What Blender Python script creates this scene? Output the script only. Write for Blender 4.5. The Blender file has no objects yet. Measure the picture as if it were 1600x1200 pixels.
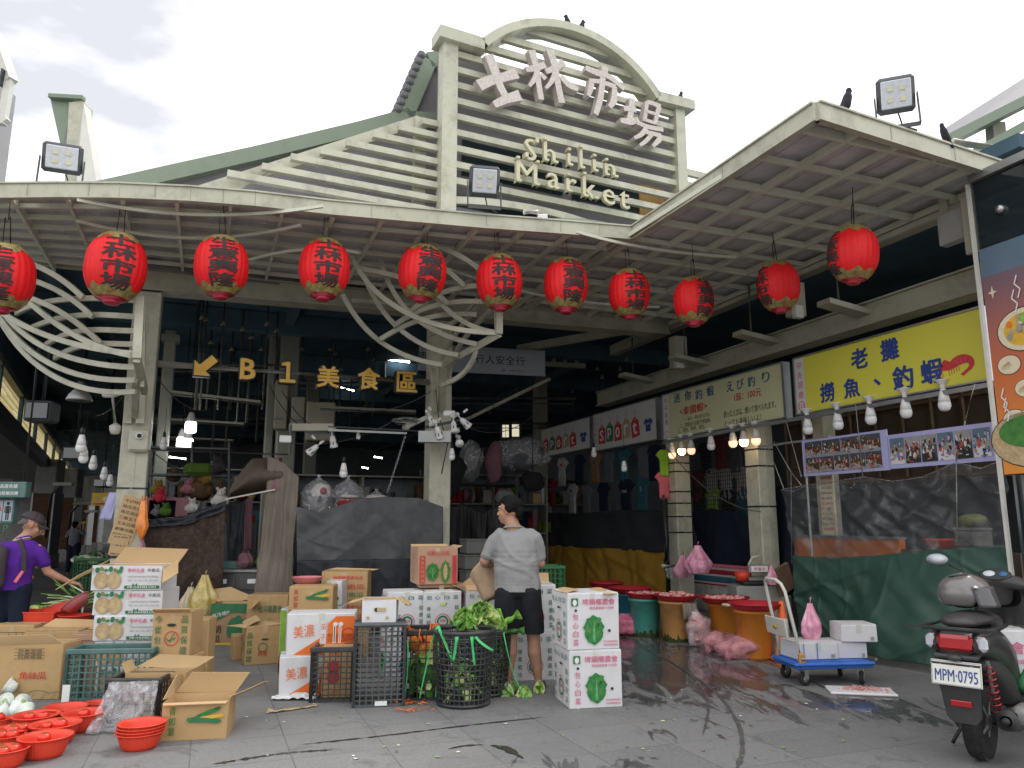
import bpy,math,random
from mathutils import Vector,Matrix,noise
R=math.radians
C=bpy.context.scene.collection
SC=bpy.context.scene
#camera
CAMZ=1.5;PITCH=R(10.3);YAW=R(21.4);FPX=1200.0
cam=bpy.data.objects.new('camera',bpy.data.cameras.new('camera'));C.objects.link(cam)
cam.location=(0,0,CAMZ);cam.rotation_euler=(R(90)+PITCH,0,0)
cam.data.sensor_width=36;cam.data.lens=27.0;cam.data.clip_end=2000;cam.data.clip_start=0.05
SC.camera=cam
SC.view_settings.view_transform='Standard';SC.view_settings.look='None'
SC.view_settings.exposure=0.6;SC.view_settings.gamma=1
SC.cycles.max_bounces=7;SC.cycles.diffuse_bounces=4;SC.cycles.glossy_bounces=3
SC.cycles.transparent_max_bounces=16;SC.cycles.use_denoising=True
SC.cycles.caustics_reflective=False;SC.cycles.caustics_refractive=False
#sky: overcast, a little clear sky behind pale cloud
W=bpy.data.worlds.new('World');SC.world=W;W.use_nodes=True
nt=W.node_tree;bg=nt.nodes['Background']
sky=nt.nodes.new('ShaderNodeTexSky');sky.sky_type='NISHITA';sky.sun_disc=False
SUN_EL,SUN_ROT=R(58),R(215)
sky.sun_elevation=SUN_EL;sky.sun_rotation=SUN_ROT
tc=nt.nodes.new('ShaderNodeTexCoord');mp=nt.nodes.new('ShaderNodeMapping')
mp.inputs['Scale'].default_value=(1.0,1.0,2.6);mp.inputs['Location'].default_value=(0.35,0.1,0.0)
nz=nt.nodes.new('ShaderNodeTexNoise');nz.inputs['Scale'].default_value=3.1;nz.inputs['Detail'].default_value=6;nz.inputs['Roughness'].default_value=.52
nt.links.new(tc.outputs['Generated'],mp.inputs[0]);nt.links.new(mp.outputs[0],nz.inputs['Vector'])
sx=nt.nodes.new('ShaderNodeSeparateXYZ');nt.links.new(tc.outputs['Generated'],sx.inputs[0])
gr=nt.nodes.new('ShaderNodeMapRange');gr.inputs['From Min'].default_value=-.05;gr.inputs['From Max'].default_value=-.42
gr.inputs['To Min'].default_value=.30;gr.inputs['To Max'].default_value=0
nt.links.new(sx.outputs[0],gr.inputs['Value'])
sb=nt.nodes.new('ShaderNodeMath');sb.operation='ADD';nt.links.new(nz.outputs['Fac'],sb.inputs[0]);nt.links.new(gr.outputs[0],sb.inputs[1])
rp=nt.nodes.new('ShaderNodeValToRGB');e=rp.color_ramp.elements
e[0].position=.37;e[0].color=(5.7,5.8,6.1,1);e[1].position=.60;e[1].color=(12.4,12.4,12.4,1)
nt.links.new(sb.outputs[0],rp.inputs[0])
mx=nt.nodes.new('ShaderNodeMix');mx.data_type='RGBA';mx.inputs['Factor'].default_value=.93
nt.links.new(sky.outputs[0],mx.inputs['A']);nt.links.new(rp.outputs[0],mx.inputs['B'])
nt.links.new(mx.outputs['Result'],bg.inputs['Color']);bg.inputs['Strength'].default_value=.1
sun=bpy.data.objects.new('sun',bpy.data.lights.new('sun','SUN'));C.objects.link(sun)
sun.data.energy=1.1;sun.data.angle=R(14);sun.data.color=(1,.97,.92)
sun.rotation_euler=(R(90)-SUN_EL,0,math.pi-SUN_ROT+math.pi)
#geometry of the view (used only to read off where real things stand)
ct,st=math.cos(PITCH),math.sin(PITCH);ca,sa=math.cos(YAW),math.sin(YAW)
def ray(px,py):
 x=(px-800)/FPX;y=(600-py)/FPX
 return Vector((x,ct-y*st,st+y*ct))
O=Vector((0,0,CAMZ))
def PY(px,py,Y):r=ray(px,py);return O+r*(Y/r.y)
def PZ(px,py,z):r=ray(px,py);return O+r*((z-CAMZ)/r.z)
def G(px,py):return PZ(px,py,0)
def PU(px,py,u):r=ray(px,py);return O+r*(u/(ca*r.x+sa*r.y))
def PV(px,py,v):r=ray(px,py);return O+r*(v/(-sa*r.x+ca*r.y))
def PP(px,py,p,n):
 r=ray(px,py);return O+r*((Vector(p)-O).dot(n)/r.dot(n))
def XY(px,Y,z=0):d=Y*ct+(z-CAMZ)*st;return Vector(((px-800)/FPX*d,Y,z))
def UV(u,v,z=0):return Vector((ca*u-sa*v,sa*u+ca*v,z))
def uvz(p):return Vector((ca*p[0]+sa*p[1],-sa*p[0]+ca*p[1],p[2]))
DU=Vector((ca,sa,0));DV=Vector((-sa,ca,0));DZ=Vector((0,0,1))
#materials
MATS={}
def mat(name,col,rough=.6,metal=0,var=.14,scale=5,bump=.05,bscale=60,spec=.5,dirt=None,dirt_amt=.5,dscale=2.5,trans=0,alpha=1,emit=0,coat=0,sub=0,wave=None,ior=None):
 m=bpy.data.materials.new(name);m.use_nodes=True;n=m.node_tree;b=n.nodes['Principled BSDF']
 L=n.links.new;tc=n.nodes.new('ShaderNodeTexCoord')
 col=tuple(col)+(1,)
 nz=n.nodes.new('ShaderNodeTexNoise');nz.inputs['Scale'].default_value=scale;nz.inputs['Detail'].default_value=5;nz.inputs['Roughness'].default_value=.6
 L(tc.outputs['Object'],nz.inputs['Vector'])
 mr=n.nodes.new('ShaderNodeMapRange');mr.inputs['From Min'].default_value=.3;mr.inputs['From Max'].default_value=.7
 mr.inputs['To Min'].default_value=1-var;mr.inputs['To Max'].default_value=1+var;L(nz.outputs['Fac'],mr.inputs['Value'])
 vm=n.nodes.new('ShaderNodeVectorMath');vm.operation='SCALE';vm.inputs[0].default_value=col[:3];L(mr.outputs[0],vm.inputs['Scale'])
 out=vm.outputs[0]
 if dirt:
  n2=n.nodes.new('ShaderNodeTexNoise');n2.inputs['Scale'].default_value=dscale;n2.inputs['Detail'].default_value=8;n2.inputs['Roughness'].default_value=.7
  L(tc.outputs['Object'],n2.inputs['Vector'])
  r2=n.nodes.new('ShaderNodeMapRange');r2.inputs['From Min'].default_value=.48;r2.inputs['From Max'].default_value=.72;r2.inputs['To Max'].default_value=dirt_amt
  L(n2.outputs['Fac'],r2.inputs['Value'])
  mm=n.nodes.new('ShaderNodeMix');mm.data_type='RGBA';mm.inputs['B'].default_value=tuple(dirt)+(1,)
  L(r2.outputs[0],mm.inputs['Factor']);L(out,mm.inputs['A']);out=mm.outputs['Result']
 L(out,b.inputs['Base Color'])
 b.inputs['Roughness'].default_value=rough;b.inputs['Metallic'].default_value=metal
 b.inputs['Specular IOR Level'].default_value=spec
 if trans:b.inputs['Transmission Weight'].default_value=trans
 if ior:b.inputs['IOR'].default_value=ior
 if alpha<1:b.inputs['Alpha'].default_value=alpha
 if coat:b.inputs['Coat Weight'].default_value=coat
 if sub:b.inputs['Subsurface Weight'].default_value=sub;b.inputs['Subsurface Scale'].default_value=.02
 if emit:b.inputs['Emission Color'].default_value=col;b.inputs['Emission Strength'].default_value=emit
 if bump:
  n3=n.nodes.new('ShaderNodeTexNoise');n3.inputs['Scale'].default_value=bscale;n3.inputs['Detail'].default_value=3;L(tc.outputs['Object'],n3.inputs['Vector'])
  h=n3.outputs['Fac']
  if wave:
   w=n.nodes.new('ShaderNodeTexWave');w.inputs['Scale'].default_value=wave;w.inputs['Distortion'].default_value=1;L(tc.outputs['Object'],w.inputs['Vector'])
   ad=n.nodes.new('ShaderNodeMath');ad.operation='ADD';L(h,ad.inputs[0]);L(w.outputs['Fac'],ad.inputs[1]);h=ad.outputs[0]
  bp=n.nodes.new('ShaderNodeBump');bp.inputs['Strength'].default_value=min(1,bump*6);bp.inputs['Distance'].default_value=.004
  L(h,bp.inputs['Height']);L(bp.outputs[0],b.inputs['Normal'])
 MATS[name]=m;return m
def film(name,tint,opac=.3,rough=.12,crease=9,white=.35):
 """clear or tinted plastic film: mostly see-through, with milky creases and a glossy sheen"""
 m=bpy.data.materials.new(name);m.use_nodes=True;n=m.node_tree;L=n.links.new;b=n.nodes['Principled BSDF']
 b.inputs['Base Color'].default_value=tuple(tint)+(1,);b.inputs['Roughness'].default_value=rough;b.inputs['Specular IOR Level'].default_value=.8
 tc=n.nodes.new('ShaderNodeTexCoord');nz=n.nodes.new('ShaderNodeTexNoise');nz.inputs['Scale'].default_value=crease;nz.inputs['Detail'].default_value=6;nz.inputs['Distortion'].default_value=1.6
 L(tc.outputs['Object'],nz.inputs['Vector'])
 r=n.nodes.new('ShaderNodeMapRange');r.inputs['From Min'].default_value=.52;r.inputs['From Max'].default_value=.75
 r.inputs['To Min'].default_value=opac;r.inputs['To Max'].default_value=min(1,opac+white);L(nz.outputs['Fac'],r.inputs['Value'])
 tr=n.nodes.new('ShaderNodeBsdfTransparent');mxs=n.nodes.new('ShaderNodeMixShader')
 L(r.outputs[0],mxs.inputs[0]);L(tr.outputs[0],mxs.inputs[1]);L(b.outputs[0],mxs.inputs[2]);L(mxs.outputs[0],n.nodes['Material Output'].inputs['Surface'])
 bp=n.nodes.new('ShaderNodeBump');bp.inputs['Strength'].default_value=.8;bp.inputs['Distance'].default_value=.02;L(nz.outputs['Fac'],bp.inputs['Height']);L(bp.outputs[0],b.inputs['Normal'])
 MATS[name]=m;return m
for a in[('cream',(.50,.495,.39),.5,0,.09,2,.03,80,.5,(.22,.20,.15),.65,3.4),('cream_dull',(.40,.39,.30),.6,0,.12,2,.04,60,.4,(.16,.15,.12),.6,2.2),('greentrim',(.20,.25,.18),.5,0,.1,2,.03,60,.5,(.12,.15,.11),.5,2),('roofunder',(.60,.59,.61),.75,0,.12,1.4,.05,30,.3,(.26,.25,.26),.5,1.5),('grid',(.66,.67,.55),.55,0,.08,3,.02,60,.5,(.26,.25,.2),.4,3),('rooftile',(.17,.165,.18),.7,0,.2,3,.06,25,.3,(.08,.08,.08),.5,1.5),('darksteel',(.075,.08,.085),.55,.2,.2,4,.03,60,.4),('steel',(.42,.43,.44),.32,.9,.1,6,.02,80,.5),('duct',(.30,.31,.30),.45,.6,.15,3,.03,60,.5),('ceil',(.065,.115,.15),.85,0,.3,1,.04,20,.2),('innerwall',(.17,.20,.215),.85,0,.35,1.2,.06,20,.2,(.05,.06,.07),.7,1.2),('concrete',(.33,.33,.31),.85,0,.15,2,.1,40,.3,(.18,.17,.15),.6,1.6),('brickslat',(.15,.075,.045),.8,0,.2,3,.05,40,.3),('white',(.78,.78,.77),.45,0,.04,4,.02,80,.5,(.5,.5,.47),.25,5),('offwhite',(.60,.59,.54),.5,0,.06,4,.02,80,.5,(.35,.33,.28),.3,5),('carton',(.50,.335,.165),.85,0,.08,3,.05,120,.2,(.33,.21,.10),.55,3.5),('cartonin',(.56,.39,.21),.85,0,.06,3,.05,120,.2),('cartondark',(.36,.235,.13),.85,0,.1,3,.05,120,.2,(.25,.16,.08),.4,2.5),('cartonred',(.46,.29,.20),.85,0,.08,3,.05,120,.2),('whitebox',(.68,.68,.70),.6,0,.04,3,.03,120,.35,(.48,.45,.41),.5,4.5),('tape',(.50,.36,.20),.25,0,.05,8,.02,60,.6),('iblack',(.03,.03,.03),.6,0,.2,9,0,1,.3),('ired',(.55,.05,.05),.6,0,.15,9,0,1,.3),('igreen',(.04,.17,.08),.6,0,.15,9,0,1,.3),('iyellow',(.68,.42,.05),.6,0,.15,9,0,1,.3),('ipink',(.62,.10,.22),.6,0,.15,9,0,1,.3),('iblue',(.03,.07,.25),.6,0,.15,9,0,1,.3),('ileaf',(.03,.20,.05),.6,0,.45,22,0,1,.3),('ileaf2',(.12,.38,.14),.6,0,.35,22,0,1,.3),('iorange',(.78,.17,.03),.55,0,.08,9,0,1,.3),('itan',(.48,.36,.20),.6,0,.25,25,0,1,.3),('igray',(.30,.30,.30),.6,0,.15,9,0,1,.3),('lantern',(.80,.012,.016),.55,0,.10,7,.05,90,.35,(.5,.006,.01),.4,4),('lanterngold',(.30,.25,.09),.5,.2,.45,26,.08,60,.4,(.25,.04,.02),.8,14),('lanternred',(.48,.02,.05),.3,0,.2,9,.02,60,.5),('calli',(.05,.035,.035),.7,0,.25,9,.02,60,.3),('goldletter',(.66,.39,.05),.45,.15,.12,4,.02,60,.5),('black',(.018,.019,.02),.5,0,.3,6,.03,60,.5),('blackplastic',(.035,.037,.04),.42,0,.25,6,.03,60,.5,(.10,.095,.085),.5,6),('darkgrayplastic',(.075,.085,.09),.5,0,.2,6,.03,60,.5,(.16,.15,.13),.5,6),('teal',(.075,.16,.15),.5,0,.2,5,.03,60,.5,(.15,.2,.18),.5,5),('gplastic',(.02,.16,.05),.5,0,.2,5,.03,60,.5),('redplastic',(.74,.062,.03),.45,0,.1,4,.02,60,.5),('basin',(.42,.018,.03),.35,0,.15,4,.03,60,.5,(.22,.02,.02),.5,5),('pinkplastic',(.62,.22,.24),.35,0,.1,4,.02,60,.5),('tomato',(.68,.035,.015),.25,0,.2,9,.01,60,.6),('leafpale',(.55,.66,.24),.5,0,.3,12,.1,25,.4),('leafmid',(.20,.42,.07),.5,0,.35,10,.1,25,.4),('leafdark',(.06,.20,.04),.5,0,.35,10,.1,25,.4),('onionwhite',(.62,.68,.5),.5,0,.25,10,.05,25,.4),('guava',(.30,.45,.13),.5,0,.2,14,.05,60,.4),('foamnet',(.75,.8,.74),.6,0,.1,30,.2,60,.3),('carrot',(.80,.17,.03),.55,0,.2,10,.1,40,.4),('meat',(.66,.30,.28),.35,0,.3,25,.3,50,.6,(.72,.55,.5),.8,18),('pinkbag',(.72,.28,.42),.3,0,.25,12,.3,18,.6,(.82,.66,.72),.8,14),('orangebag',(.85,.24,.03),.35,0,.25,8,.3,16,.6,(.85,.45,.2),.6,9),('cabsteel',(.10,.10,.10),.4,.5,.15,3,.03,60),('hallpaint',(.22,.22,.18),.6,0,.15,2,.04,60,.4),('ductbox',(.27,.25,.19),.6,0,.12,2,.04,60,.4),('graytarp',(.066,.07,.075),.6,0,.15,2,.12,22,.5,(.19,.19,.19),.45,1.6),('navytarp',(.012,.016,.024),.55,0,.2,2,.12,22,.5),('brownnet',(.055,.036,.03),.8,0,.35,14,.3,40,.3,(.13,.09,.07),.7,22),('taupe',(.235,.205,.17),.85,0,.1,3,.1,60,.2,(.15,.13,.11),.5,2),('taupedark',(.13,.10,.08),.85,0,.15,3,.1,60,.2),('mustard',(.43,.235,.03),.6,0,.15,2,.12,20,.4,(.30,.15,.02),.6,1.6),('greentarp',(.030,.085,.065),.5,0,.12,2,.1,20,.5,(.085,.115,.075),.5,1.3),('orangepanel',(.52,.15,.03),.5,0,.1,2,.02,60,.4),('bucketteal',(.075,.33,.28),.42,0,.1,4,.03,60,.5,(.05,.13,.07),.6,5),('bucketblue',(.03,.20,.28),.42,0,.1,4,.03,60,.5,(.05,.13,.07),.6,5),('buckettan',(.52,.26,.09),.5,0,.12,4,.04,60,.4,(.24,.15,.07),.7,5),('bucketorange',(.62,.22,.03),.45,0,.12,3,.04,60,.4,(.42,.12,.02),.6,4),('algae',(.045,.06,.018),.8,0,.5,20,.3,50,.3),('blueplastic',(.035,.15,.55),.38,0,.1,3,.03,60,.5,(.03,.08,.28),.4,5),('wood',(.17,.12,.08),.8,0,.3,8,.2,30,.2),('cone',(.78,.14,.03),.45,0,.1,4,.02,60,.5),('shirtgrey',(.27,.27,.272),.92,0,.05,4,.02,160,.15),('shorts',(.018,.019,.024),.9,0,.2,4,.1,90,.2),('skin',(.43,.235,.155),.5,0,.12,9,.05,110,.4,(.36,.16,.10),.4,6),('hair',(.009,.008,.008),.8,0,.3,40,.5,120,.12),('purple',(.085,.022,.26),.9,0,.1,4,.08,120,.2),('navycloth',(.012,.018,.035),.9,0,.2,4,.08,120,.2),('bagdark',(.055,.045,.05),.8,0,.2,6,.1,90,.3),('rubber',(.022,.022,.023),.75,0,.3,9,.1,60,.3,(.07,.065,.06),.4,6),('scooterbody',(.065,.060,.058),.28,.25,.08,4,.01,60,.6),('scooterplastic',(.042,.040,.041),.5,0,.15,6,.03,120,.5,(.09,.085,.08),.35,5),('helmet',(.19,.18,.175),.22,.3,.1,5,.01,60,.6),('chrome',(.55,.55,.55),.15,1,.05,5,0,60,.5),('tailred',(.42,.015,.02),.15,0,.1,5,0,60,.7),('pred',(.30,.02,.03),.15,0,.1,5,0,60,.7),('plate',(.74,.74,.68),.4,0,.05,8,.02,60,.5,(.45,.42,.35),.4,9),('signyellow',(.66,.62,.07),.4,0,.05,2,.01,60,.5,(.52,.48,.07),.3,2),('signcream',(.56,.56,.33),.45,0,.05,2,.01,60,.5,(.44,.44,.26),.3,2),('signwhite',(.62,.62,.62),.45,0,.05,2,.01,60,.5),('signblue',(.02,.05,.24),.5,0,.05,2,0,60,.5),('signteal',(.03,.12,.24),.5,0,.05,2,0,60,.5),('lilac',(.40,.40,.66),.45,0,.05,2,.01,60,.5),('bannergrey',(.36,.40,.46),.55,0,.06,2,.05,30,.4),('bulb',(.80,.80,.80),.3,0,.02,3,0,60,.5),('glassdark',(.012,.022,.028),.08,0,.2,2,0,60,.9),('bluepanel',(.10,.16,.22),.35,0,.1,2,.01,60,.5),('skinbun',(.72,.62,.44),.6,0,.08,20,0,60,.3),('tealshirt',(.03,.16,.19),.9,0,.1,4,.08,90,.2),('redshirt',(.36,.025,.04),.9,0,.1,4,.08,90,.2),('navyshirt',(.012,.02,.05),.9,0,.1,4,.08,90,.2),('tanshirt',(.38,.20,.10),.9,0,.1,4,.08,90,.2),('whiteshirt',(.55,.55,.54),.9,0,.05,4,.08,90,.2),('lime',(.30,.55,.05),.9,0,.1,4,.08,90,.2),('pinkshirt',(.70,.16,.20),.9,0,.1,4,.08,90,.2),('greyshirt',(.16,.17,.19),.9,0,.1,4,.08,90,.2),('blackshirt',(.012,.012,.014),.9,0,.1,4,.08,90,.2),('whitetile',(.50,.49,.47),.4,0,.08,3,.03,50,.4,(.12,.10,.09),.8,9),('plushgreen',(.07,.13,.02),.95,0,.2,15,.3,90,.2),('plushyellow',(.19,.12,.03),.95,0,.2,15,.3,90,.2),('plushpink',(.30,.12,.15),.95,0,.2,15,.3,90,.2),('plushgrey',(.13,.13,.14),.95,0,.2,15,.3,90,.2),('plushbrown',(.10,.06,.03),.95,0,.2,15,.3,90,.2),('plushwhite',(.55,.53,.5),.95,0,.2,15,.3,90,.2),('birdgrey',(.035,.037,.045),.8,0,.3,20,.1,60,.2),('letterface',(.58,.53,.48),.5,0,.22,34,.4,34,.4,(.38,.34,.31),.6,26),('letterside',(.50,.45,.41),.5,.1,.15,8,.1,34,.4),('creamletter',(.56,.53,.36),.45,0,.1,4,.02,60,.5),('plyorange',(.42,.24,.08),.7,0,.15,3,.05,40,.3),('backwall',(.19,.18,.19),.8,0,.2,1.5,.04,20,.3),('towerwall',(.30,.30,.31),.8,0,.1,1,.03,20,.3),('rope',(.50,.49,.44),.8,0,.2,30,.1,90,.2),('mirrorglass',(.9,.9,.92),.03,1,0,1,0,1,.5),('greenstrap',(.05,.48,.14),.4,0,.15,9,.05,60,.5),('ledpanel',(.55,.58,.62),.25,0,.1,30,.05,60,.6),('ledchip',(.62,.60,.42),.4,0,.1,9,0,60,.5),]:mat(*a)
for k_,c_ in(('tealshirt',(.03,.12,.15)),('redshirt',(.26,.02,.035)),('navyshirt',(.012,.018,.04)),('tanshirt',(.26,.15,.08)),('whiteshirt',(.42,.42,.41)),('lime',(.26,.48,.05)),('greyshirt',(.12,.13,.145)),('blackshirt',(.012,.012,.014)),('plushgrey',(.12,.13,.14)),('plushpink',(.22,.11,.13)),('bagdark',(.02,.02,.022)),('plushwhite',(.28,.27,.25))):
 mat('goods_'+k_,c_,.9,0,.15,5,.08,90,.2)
mat('tyremark',(.095,.092,.09),.5,0,.4,18,.1,60);mat('wetdirt',(.05,.045,.04),.18,0,.4,18,.1,60);mat('shelfpink',(.26,.11,.13),.6);mat('bagyellow',(.62,.48,.14),.35,0,.3,9,.4,20,.6,(.7,.66,.5),.8,9);mat('olive',(.16,.17,.06),.6,0,.4,20,bump=0);mat('lips',(.42,.16,.13),.5);mat('hairgrey',(.10,.09,.085),.7,0,.3,40,.4,90);mat('sandal',(.06,.16,.24),.5);mat('cartonpaper',(.40,.29,.19),.85,0,.12,9,.4,25,.2,(.25,.17,.10),.6,7);mat('limebox',(.25,.52,.04),.6);mat('stallblack',(.008,.009,.011),.6,0,.2,3,.1,30,.4);mat('stallnet',(.03,.034,.038),.6,0,.3,30,.2,90,.3,(.06,.06,.06),.4,4)
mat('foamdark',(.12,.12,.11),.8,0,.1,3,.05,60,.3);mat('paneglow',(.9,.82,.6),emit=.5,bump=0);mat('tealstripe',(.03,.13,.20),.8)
m_=mat('postergrad',(.6,.2,.06),.45,0,.05,2,.04,8);n_=m_.node_tree;b_=n_.nodes['Principled BSDF']
g_=n_.nodes.new('ShaderNodeTexCoord');s_=n_.nodes.new('ShaderNodeSeparateXYZ');r_=n_.nodes.new('ShaderNodeMapRange');c_=n_.nodes.new('ShaderNodeValToRGB')
n_.links.new(g_.outputs['Generated'],s_.inputs[0]);n_.links.new(s_.outputs[2],c_.inputs[0])
c_.color_ramp.elements[0].color=(.72,.26,.035,1);c_.color_ramp.elements[0].position=.1;c_.color_ramp.elements[1].color=(.17,.10,.13,1);c_.color_ramp.elements[1].position=.97
e_=c_.color_ramp.elements.new(.5);e_.color=(.55,.13,.04,1)
n_.links.new(c_.outputs[0],b_.inputs['Base Color'])
mat('lit',(1,.97,.9),emit=7,bump=0);mat('litwarm',(1,.72,.38),emit=9,bump=0);mat('litsoft',(1,.55,.36),emit=.9,bump=0)
mat('litwhite',(.95,.98,1),emit=14,bump=0);m_=mat('clerestory',(.92,.84,.58),rough=.6,bump=0);n_=m_.node_tree;tl_=n_.nodes.new('ShaderNodeBsdfTranslucent');tl_.inputs[0].default_value=(.95,.86,.6,1);ms_=n_.nodes.new('ShaderNodeMixShader');ms_.inputs[0].default_value=.9
n_.links.new(n_.nodes['Principled BSDF'].outputs[0],ms_.inputs[1]);n_.links.new(tl_.outputs[0],ms_.inputs[2]);n_.links.new(ms_.outputs[0],n_.nodes['Material Output'].inputs['Surface'])
film('clearfilm',(.62,.64,.66),.10,.1,5,.35)
film('stallfilm',(.20,.21,.22),.13,.12,2.2,.34)
film('netdark',(.035,.04,.045),.82,.5,8,.15)
film('bagfilm',(.72,.72,.76),.22,.2,11,.6)
film('pinkfilm',(.74,.34,.44),.28,.2,14,.5)
film('visor',(.10,.10,.11),.75,.06,1,.05)
#mesh builder
def V(*a):return Vector(a[0])if len(a)==1 else Vector(a)
def basis(x,y,z,o=(0,0,0)):
 m=Matrix.Identity(4)
 for i in range(3):m[i][0]=x[i];m[i][1]=y[i];m[i][2]=z[i];m[i][3]=o[i]
 return m
def frame_of(d,up=DZ):
 d=Vector(d).normalized();up=Vector(up)
 if abs(d.dot(up))>.98:up=Vector((1,0,0))if abs(d.x)<.9 else Vector((0,1,0))
 x=d.cross(up).normalized();y=x.cross(d).normalized()
 return x,y,d
TXT={}
def text_geo(s,bold=0,shear=0,ext=0):
 """glyph outlines as a mesh; heavier weights come from overlapping shifted copies so that dense characters stay intact"""
 k=(s,bold,shear,ext)
 if k in TXT:return TXT[k]
 if bold>.004:
  vs0,fs0,*_=text_geo(s,0,shear,ext);vs=[];fs=[];b=bold*.8
  offs=[(b,0),(-b,0),(0,b),(0,-b),(b*.7,b*.7),(-b*.7,-b*.7),(b*.7,-b*.7),(-b*.7,b*.7)]if bold>.012 else[(b,0),(-b,0)]
  for i,(ox,oy)in enumerate([(0,0)]+offs):
   n=len(vs);vs+=[v+Vector((ox,oy,i*.0022))for v in vs0];fs+=[tuple(n+q for q in f)for f in fs0]
 else:
  cu=bpy.data.curves.new('t','FONT');cu.body=s;cu.size=1;cu.shear=shear;cu.resolution_u=2;cu.extrude=ext
  ob=bpy.data.objects.new('t',cu);me=bpy.data.meshes.new_from_object(ob)
  vs=[v.co.copy()for v in me.vertices];fs=[tuple(p.vertices)for p in me.polygons]
  bpy.data.objects.remove(ob);bpy.data.curves.remove(cu);bpy.data.meshes.remove(me)
 if vs:
  x0=min(v.x for v in vs);x1=max(v.x for v in vs);y0=min(v.y for v in vs);y1=max(v.y for v in vs)
 else:x0=x1=y0=y1=0
 TXT[k]=(vs,fs,x0,x1,y0,y1);return TXT[k]
class MB:
 def __init__(s):s.v=[];s.f=[];s.m=[];s.sm=[];s.T=Matrix.Identity(4);s.mk=[]
 def mark(s):s.mk.append((len(s.v),len(s.f)))
 def add(s,vs,fs,mt,smooth=False,T=None):
  b=len(s.v);M_=s.T@T if T is not None else s.T
  s.v+=[M_@Vector(v)for v in vs];s.f+=[tuple(b+i for i in f)for f in fs]
  s.m+=[mt]*len(fs);s.sm+=[smooth]*len(fs);return s
 def box(s,c,d,mt,rz=0,T=None):
  x,y,z=d[0]/2,d[1]/2,d[2]/2
  vs=[(-x,-y,-z),(x,-y,-z),(x,y,-z),(-x,y,-z),(-x,-y,z),(x,-y,z),(x,y,z),(-x,y,z)]
  M_=Matrix.Translation(Vector(c))@Matrix.Rotation(rz,4,'Z')
  if T is not None:M_=T@M_
  return s.add(vs,[(0,3,2,1),(4,5,6,7),(0,1,5,4),(1,2,6,5),(2,3,7,6),(3,0,4,7)],mt,False,M_)
 def bbox(s,c,d,mt,r=.01,rz=0,T=None):
  """box with bevelled edges"""
  x,y,z=d[0]/2,d[1]/2,d[2]/2;r=min(r,x*.9,y*.9,z*.9)
  vs=[];idx={}
  for i,sx in enumerate((-1,1)):
   for j,sy in enumerate((-1,1)):
    for k,sz in enumerate((-1,1)):
     for a in range(3):
      idx[(i,j,k,a)]=len(vs)
      p=[sx*(x-r),sy*(y-r),sz*(z-r)];p[a]+=(sx,sy,sz)[a]*r;vs.append(tuple(p))
  fs=[]
  for a in range(3):
   o=[q for q in range(3)if q!=a]
   for sgn in(0,1):
    ring=[]
    for(p,q)in((0,0),(1,0),(1,1),(0,1)):
     t=[0,0,0];t[a]=sgn;t[o[0]]=p;t[o[1]]=q;ring.append(idx[(*t,a)])
    fs.append(tuple(ring))
  for a in range(3):
   o=[q for q in range(3)if q!=a]
   for p in(0,1):
    for q in(0,1):
     t0=[0,0,0];t0[o[0]]=p;t0[o[1]]=q;t1=list(t0);t1[a]=1
     fs.append((idx[(*t0,o[0])],idx[(*t1,o[0])],idx[(*t1,o[1])],idx[(*t0,o[1])]))
  for i in(0,1):
   for j in(0,1):
    for k in(0,1):fs.append((idx[(i,j,k,0)],idx[(i,j,k,1)],idx[(i,j,k,2)]))
  out=[]
  for f in fs:
   cc=sum((Vector(vs[i])for i in f),Vector())/len(f);n_=(Vector(vs[f[1]])-Vector(vs[f[0]])).cross(Vector(vs[f[2]])-Vector(vs[f[0]]))
   out.append(f if n_.dot(cc)>0 else tuple(reversed(f)))
  M_=Matrix.Translation(Vector(c))@Matrix.Rotation(rz,4,'Z')
  if T is not None:M_=T@M_
  return s.add(vs,out,mt,False,M_)
 def bar(s,a,b,w,h,mt,up=DZ):
  a,b=Vector(a),Vector(b);x,y,d=frame_of(b-a,up);L=(b-a).length
  return s.box((0,0,L/2),(w,h,L),mt,0,basis(x,y,d,a))
 def tube(s,pts,r,mt,n=8,cap=True,smooth=True,closed=False):
  pts=[Vector(p)for p in pts];N=len(pts);rr=r if isinstance(r,(list,tuple))else[r]*N
  vs=[];fs=[];px=None
  for i,p in enumerate(pts):
   if closed:d=pts[(i+1)%N]-pts[i-1]
   else:d=(pts[min(i+1,N-1)]-pts[max(i-1,0)])
   d=d.normalized()if d.length>1e-9 else DZ
   if px is None:x,y,_=frame_of(d)
   else:
    x=(px-d*px.dot(d));x=x.normalized()if x.length>1e-6 else frame_of(d)[0];y=d.cross(x).normalized()
   px=x
   for k in range(n):
    a=2*math.pi*k/n;vs.append(p+(x*math.cos(a)+y*math.sin(a))*rr[i])
  for i in range(N if closed else N-1):
   j=(i+1)%N
   for k in range(n):
    l=(k+1)%n;fs.append((i*n+k,i*n+l,j*n+l,j*n+k))
  if cap and not closed:fs.append(tuple(reversed(range(n))));fs.append(tuple((N-1)*n+k for k in range(n)))
  return s.add(vs,fs,mt,smooth)
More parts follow.
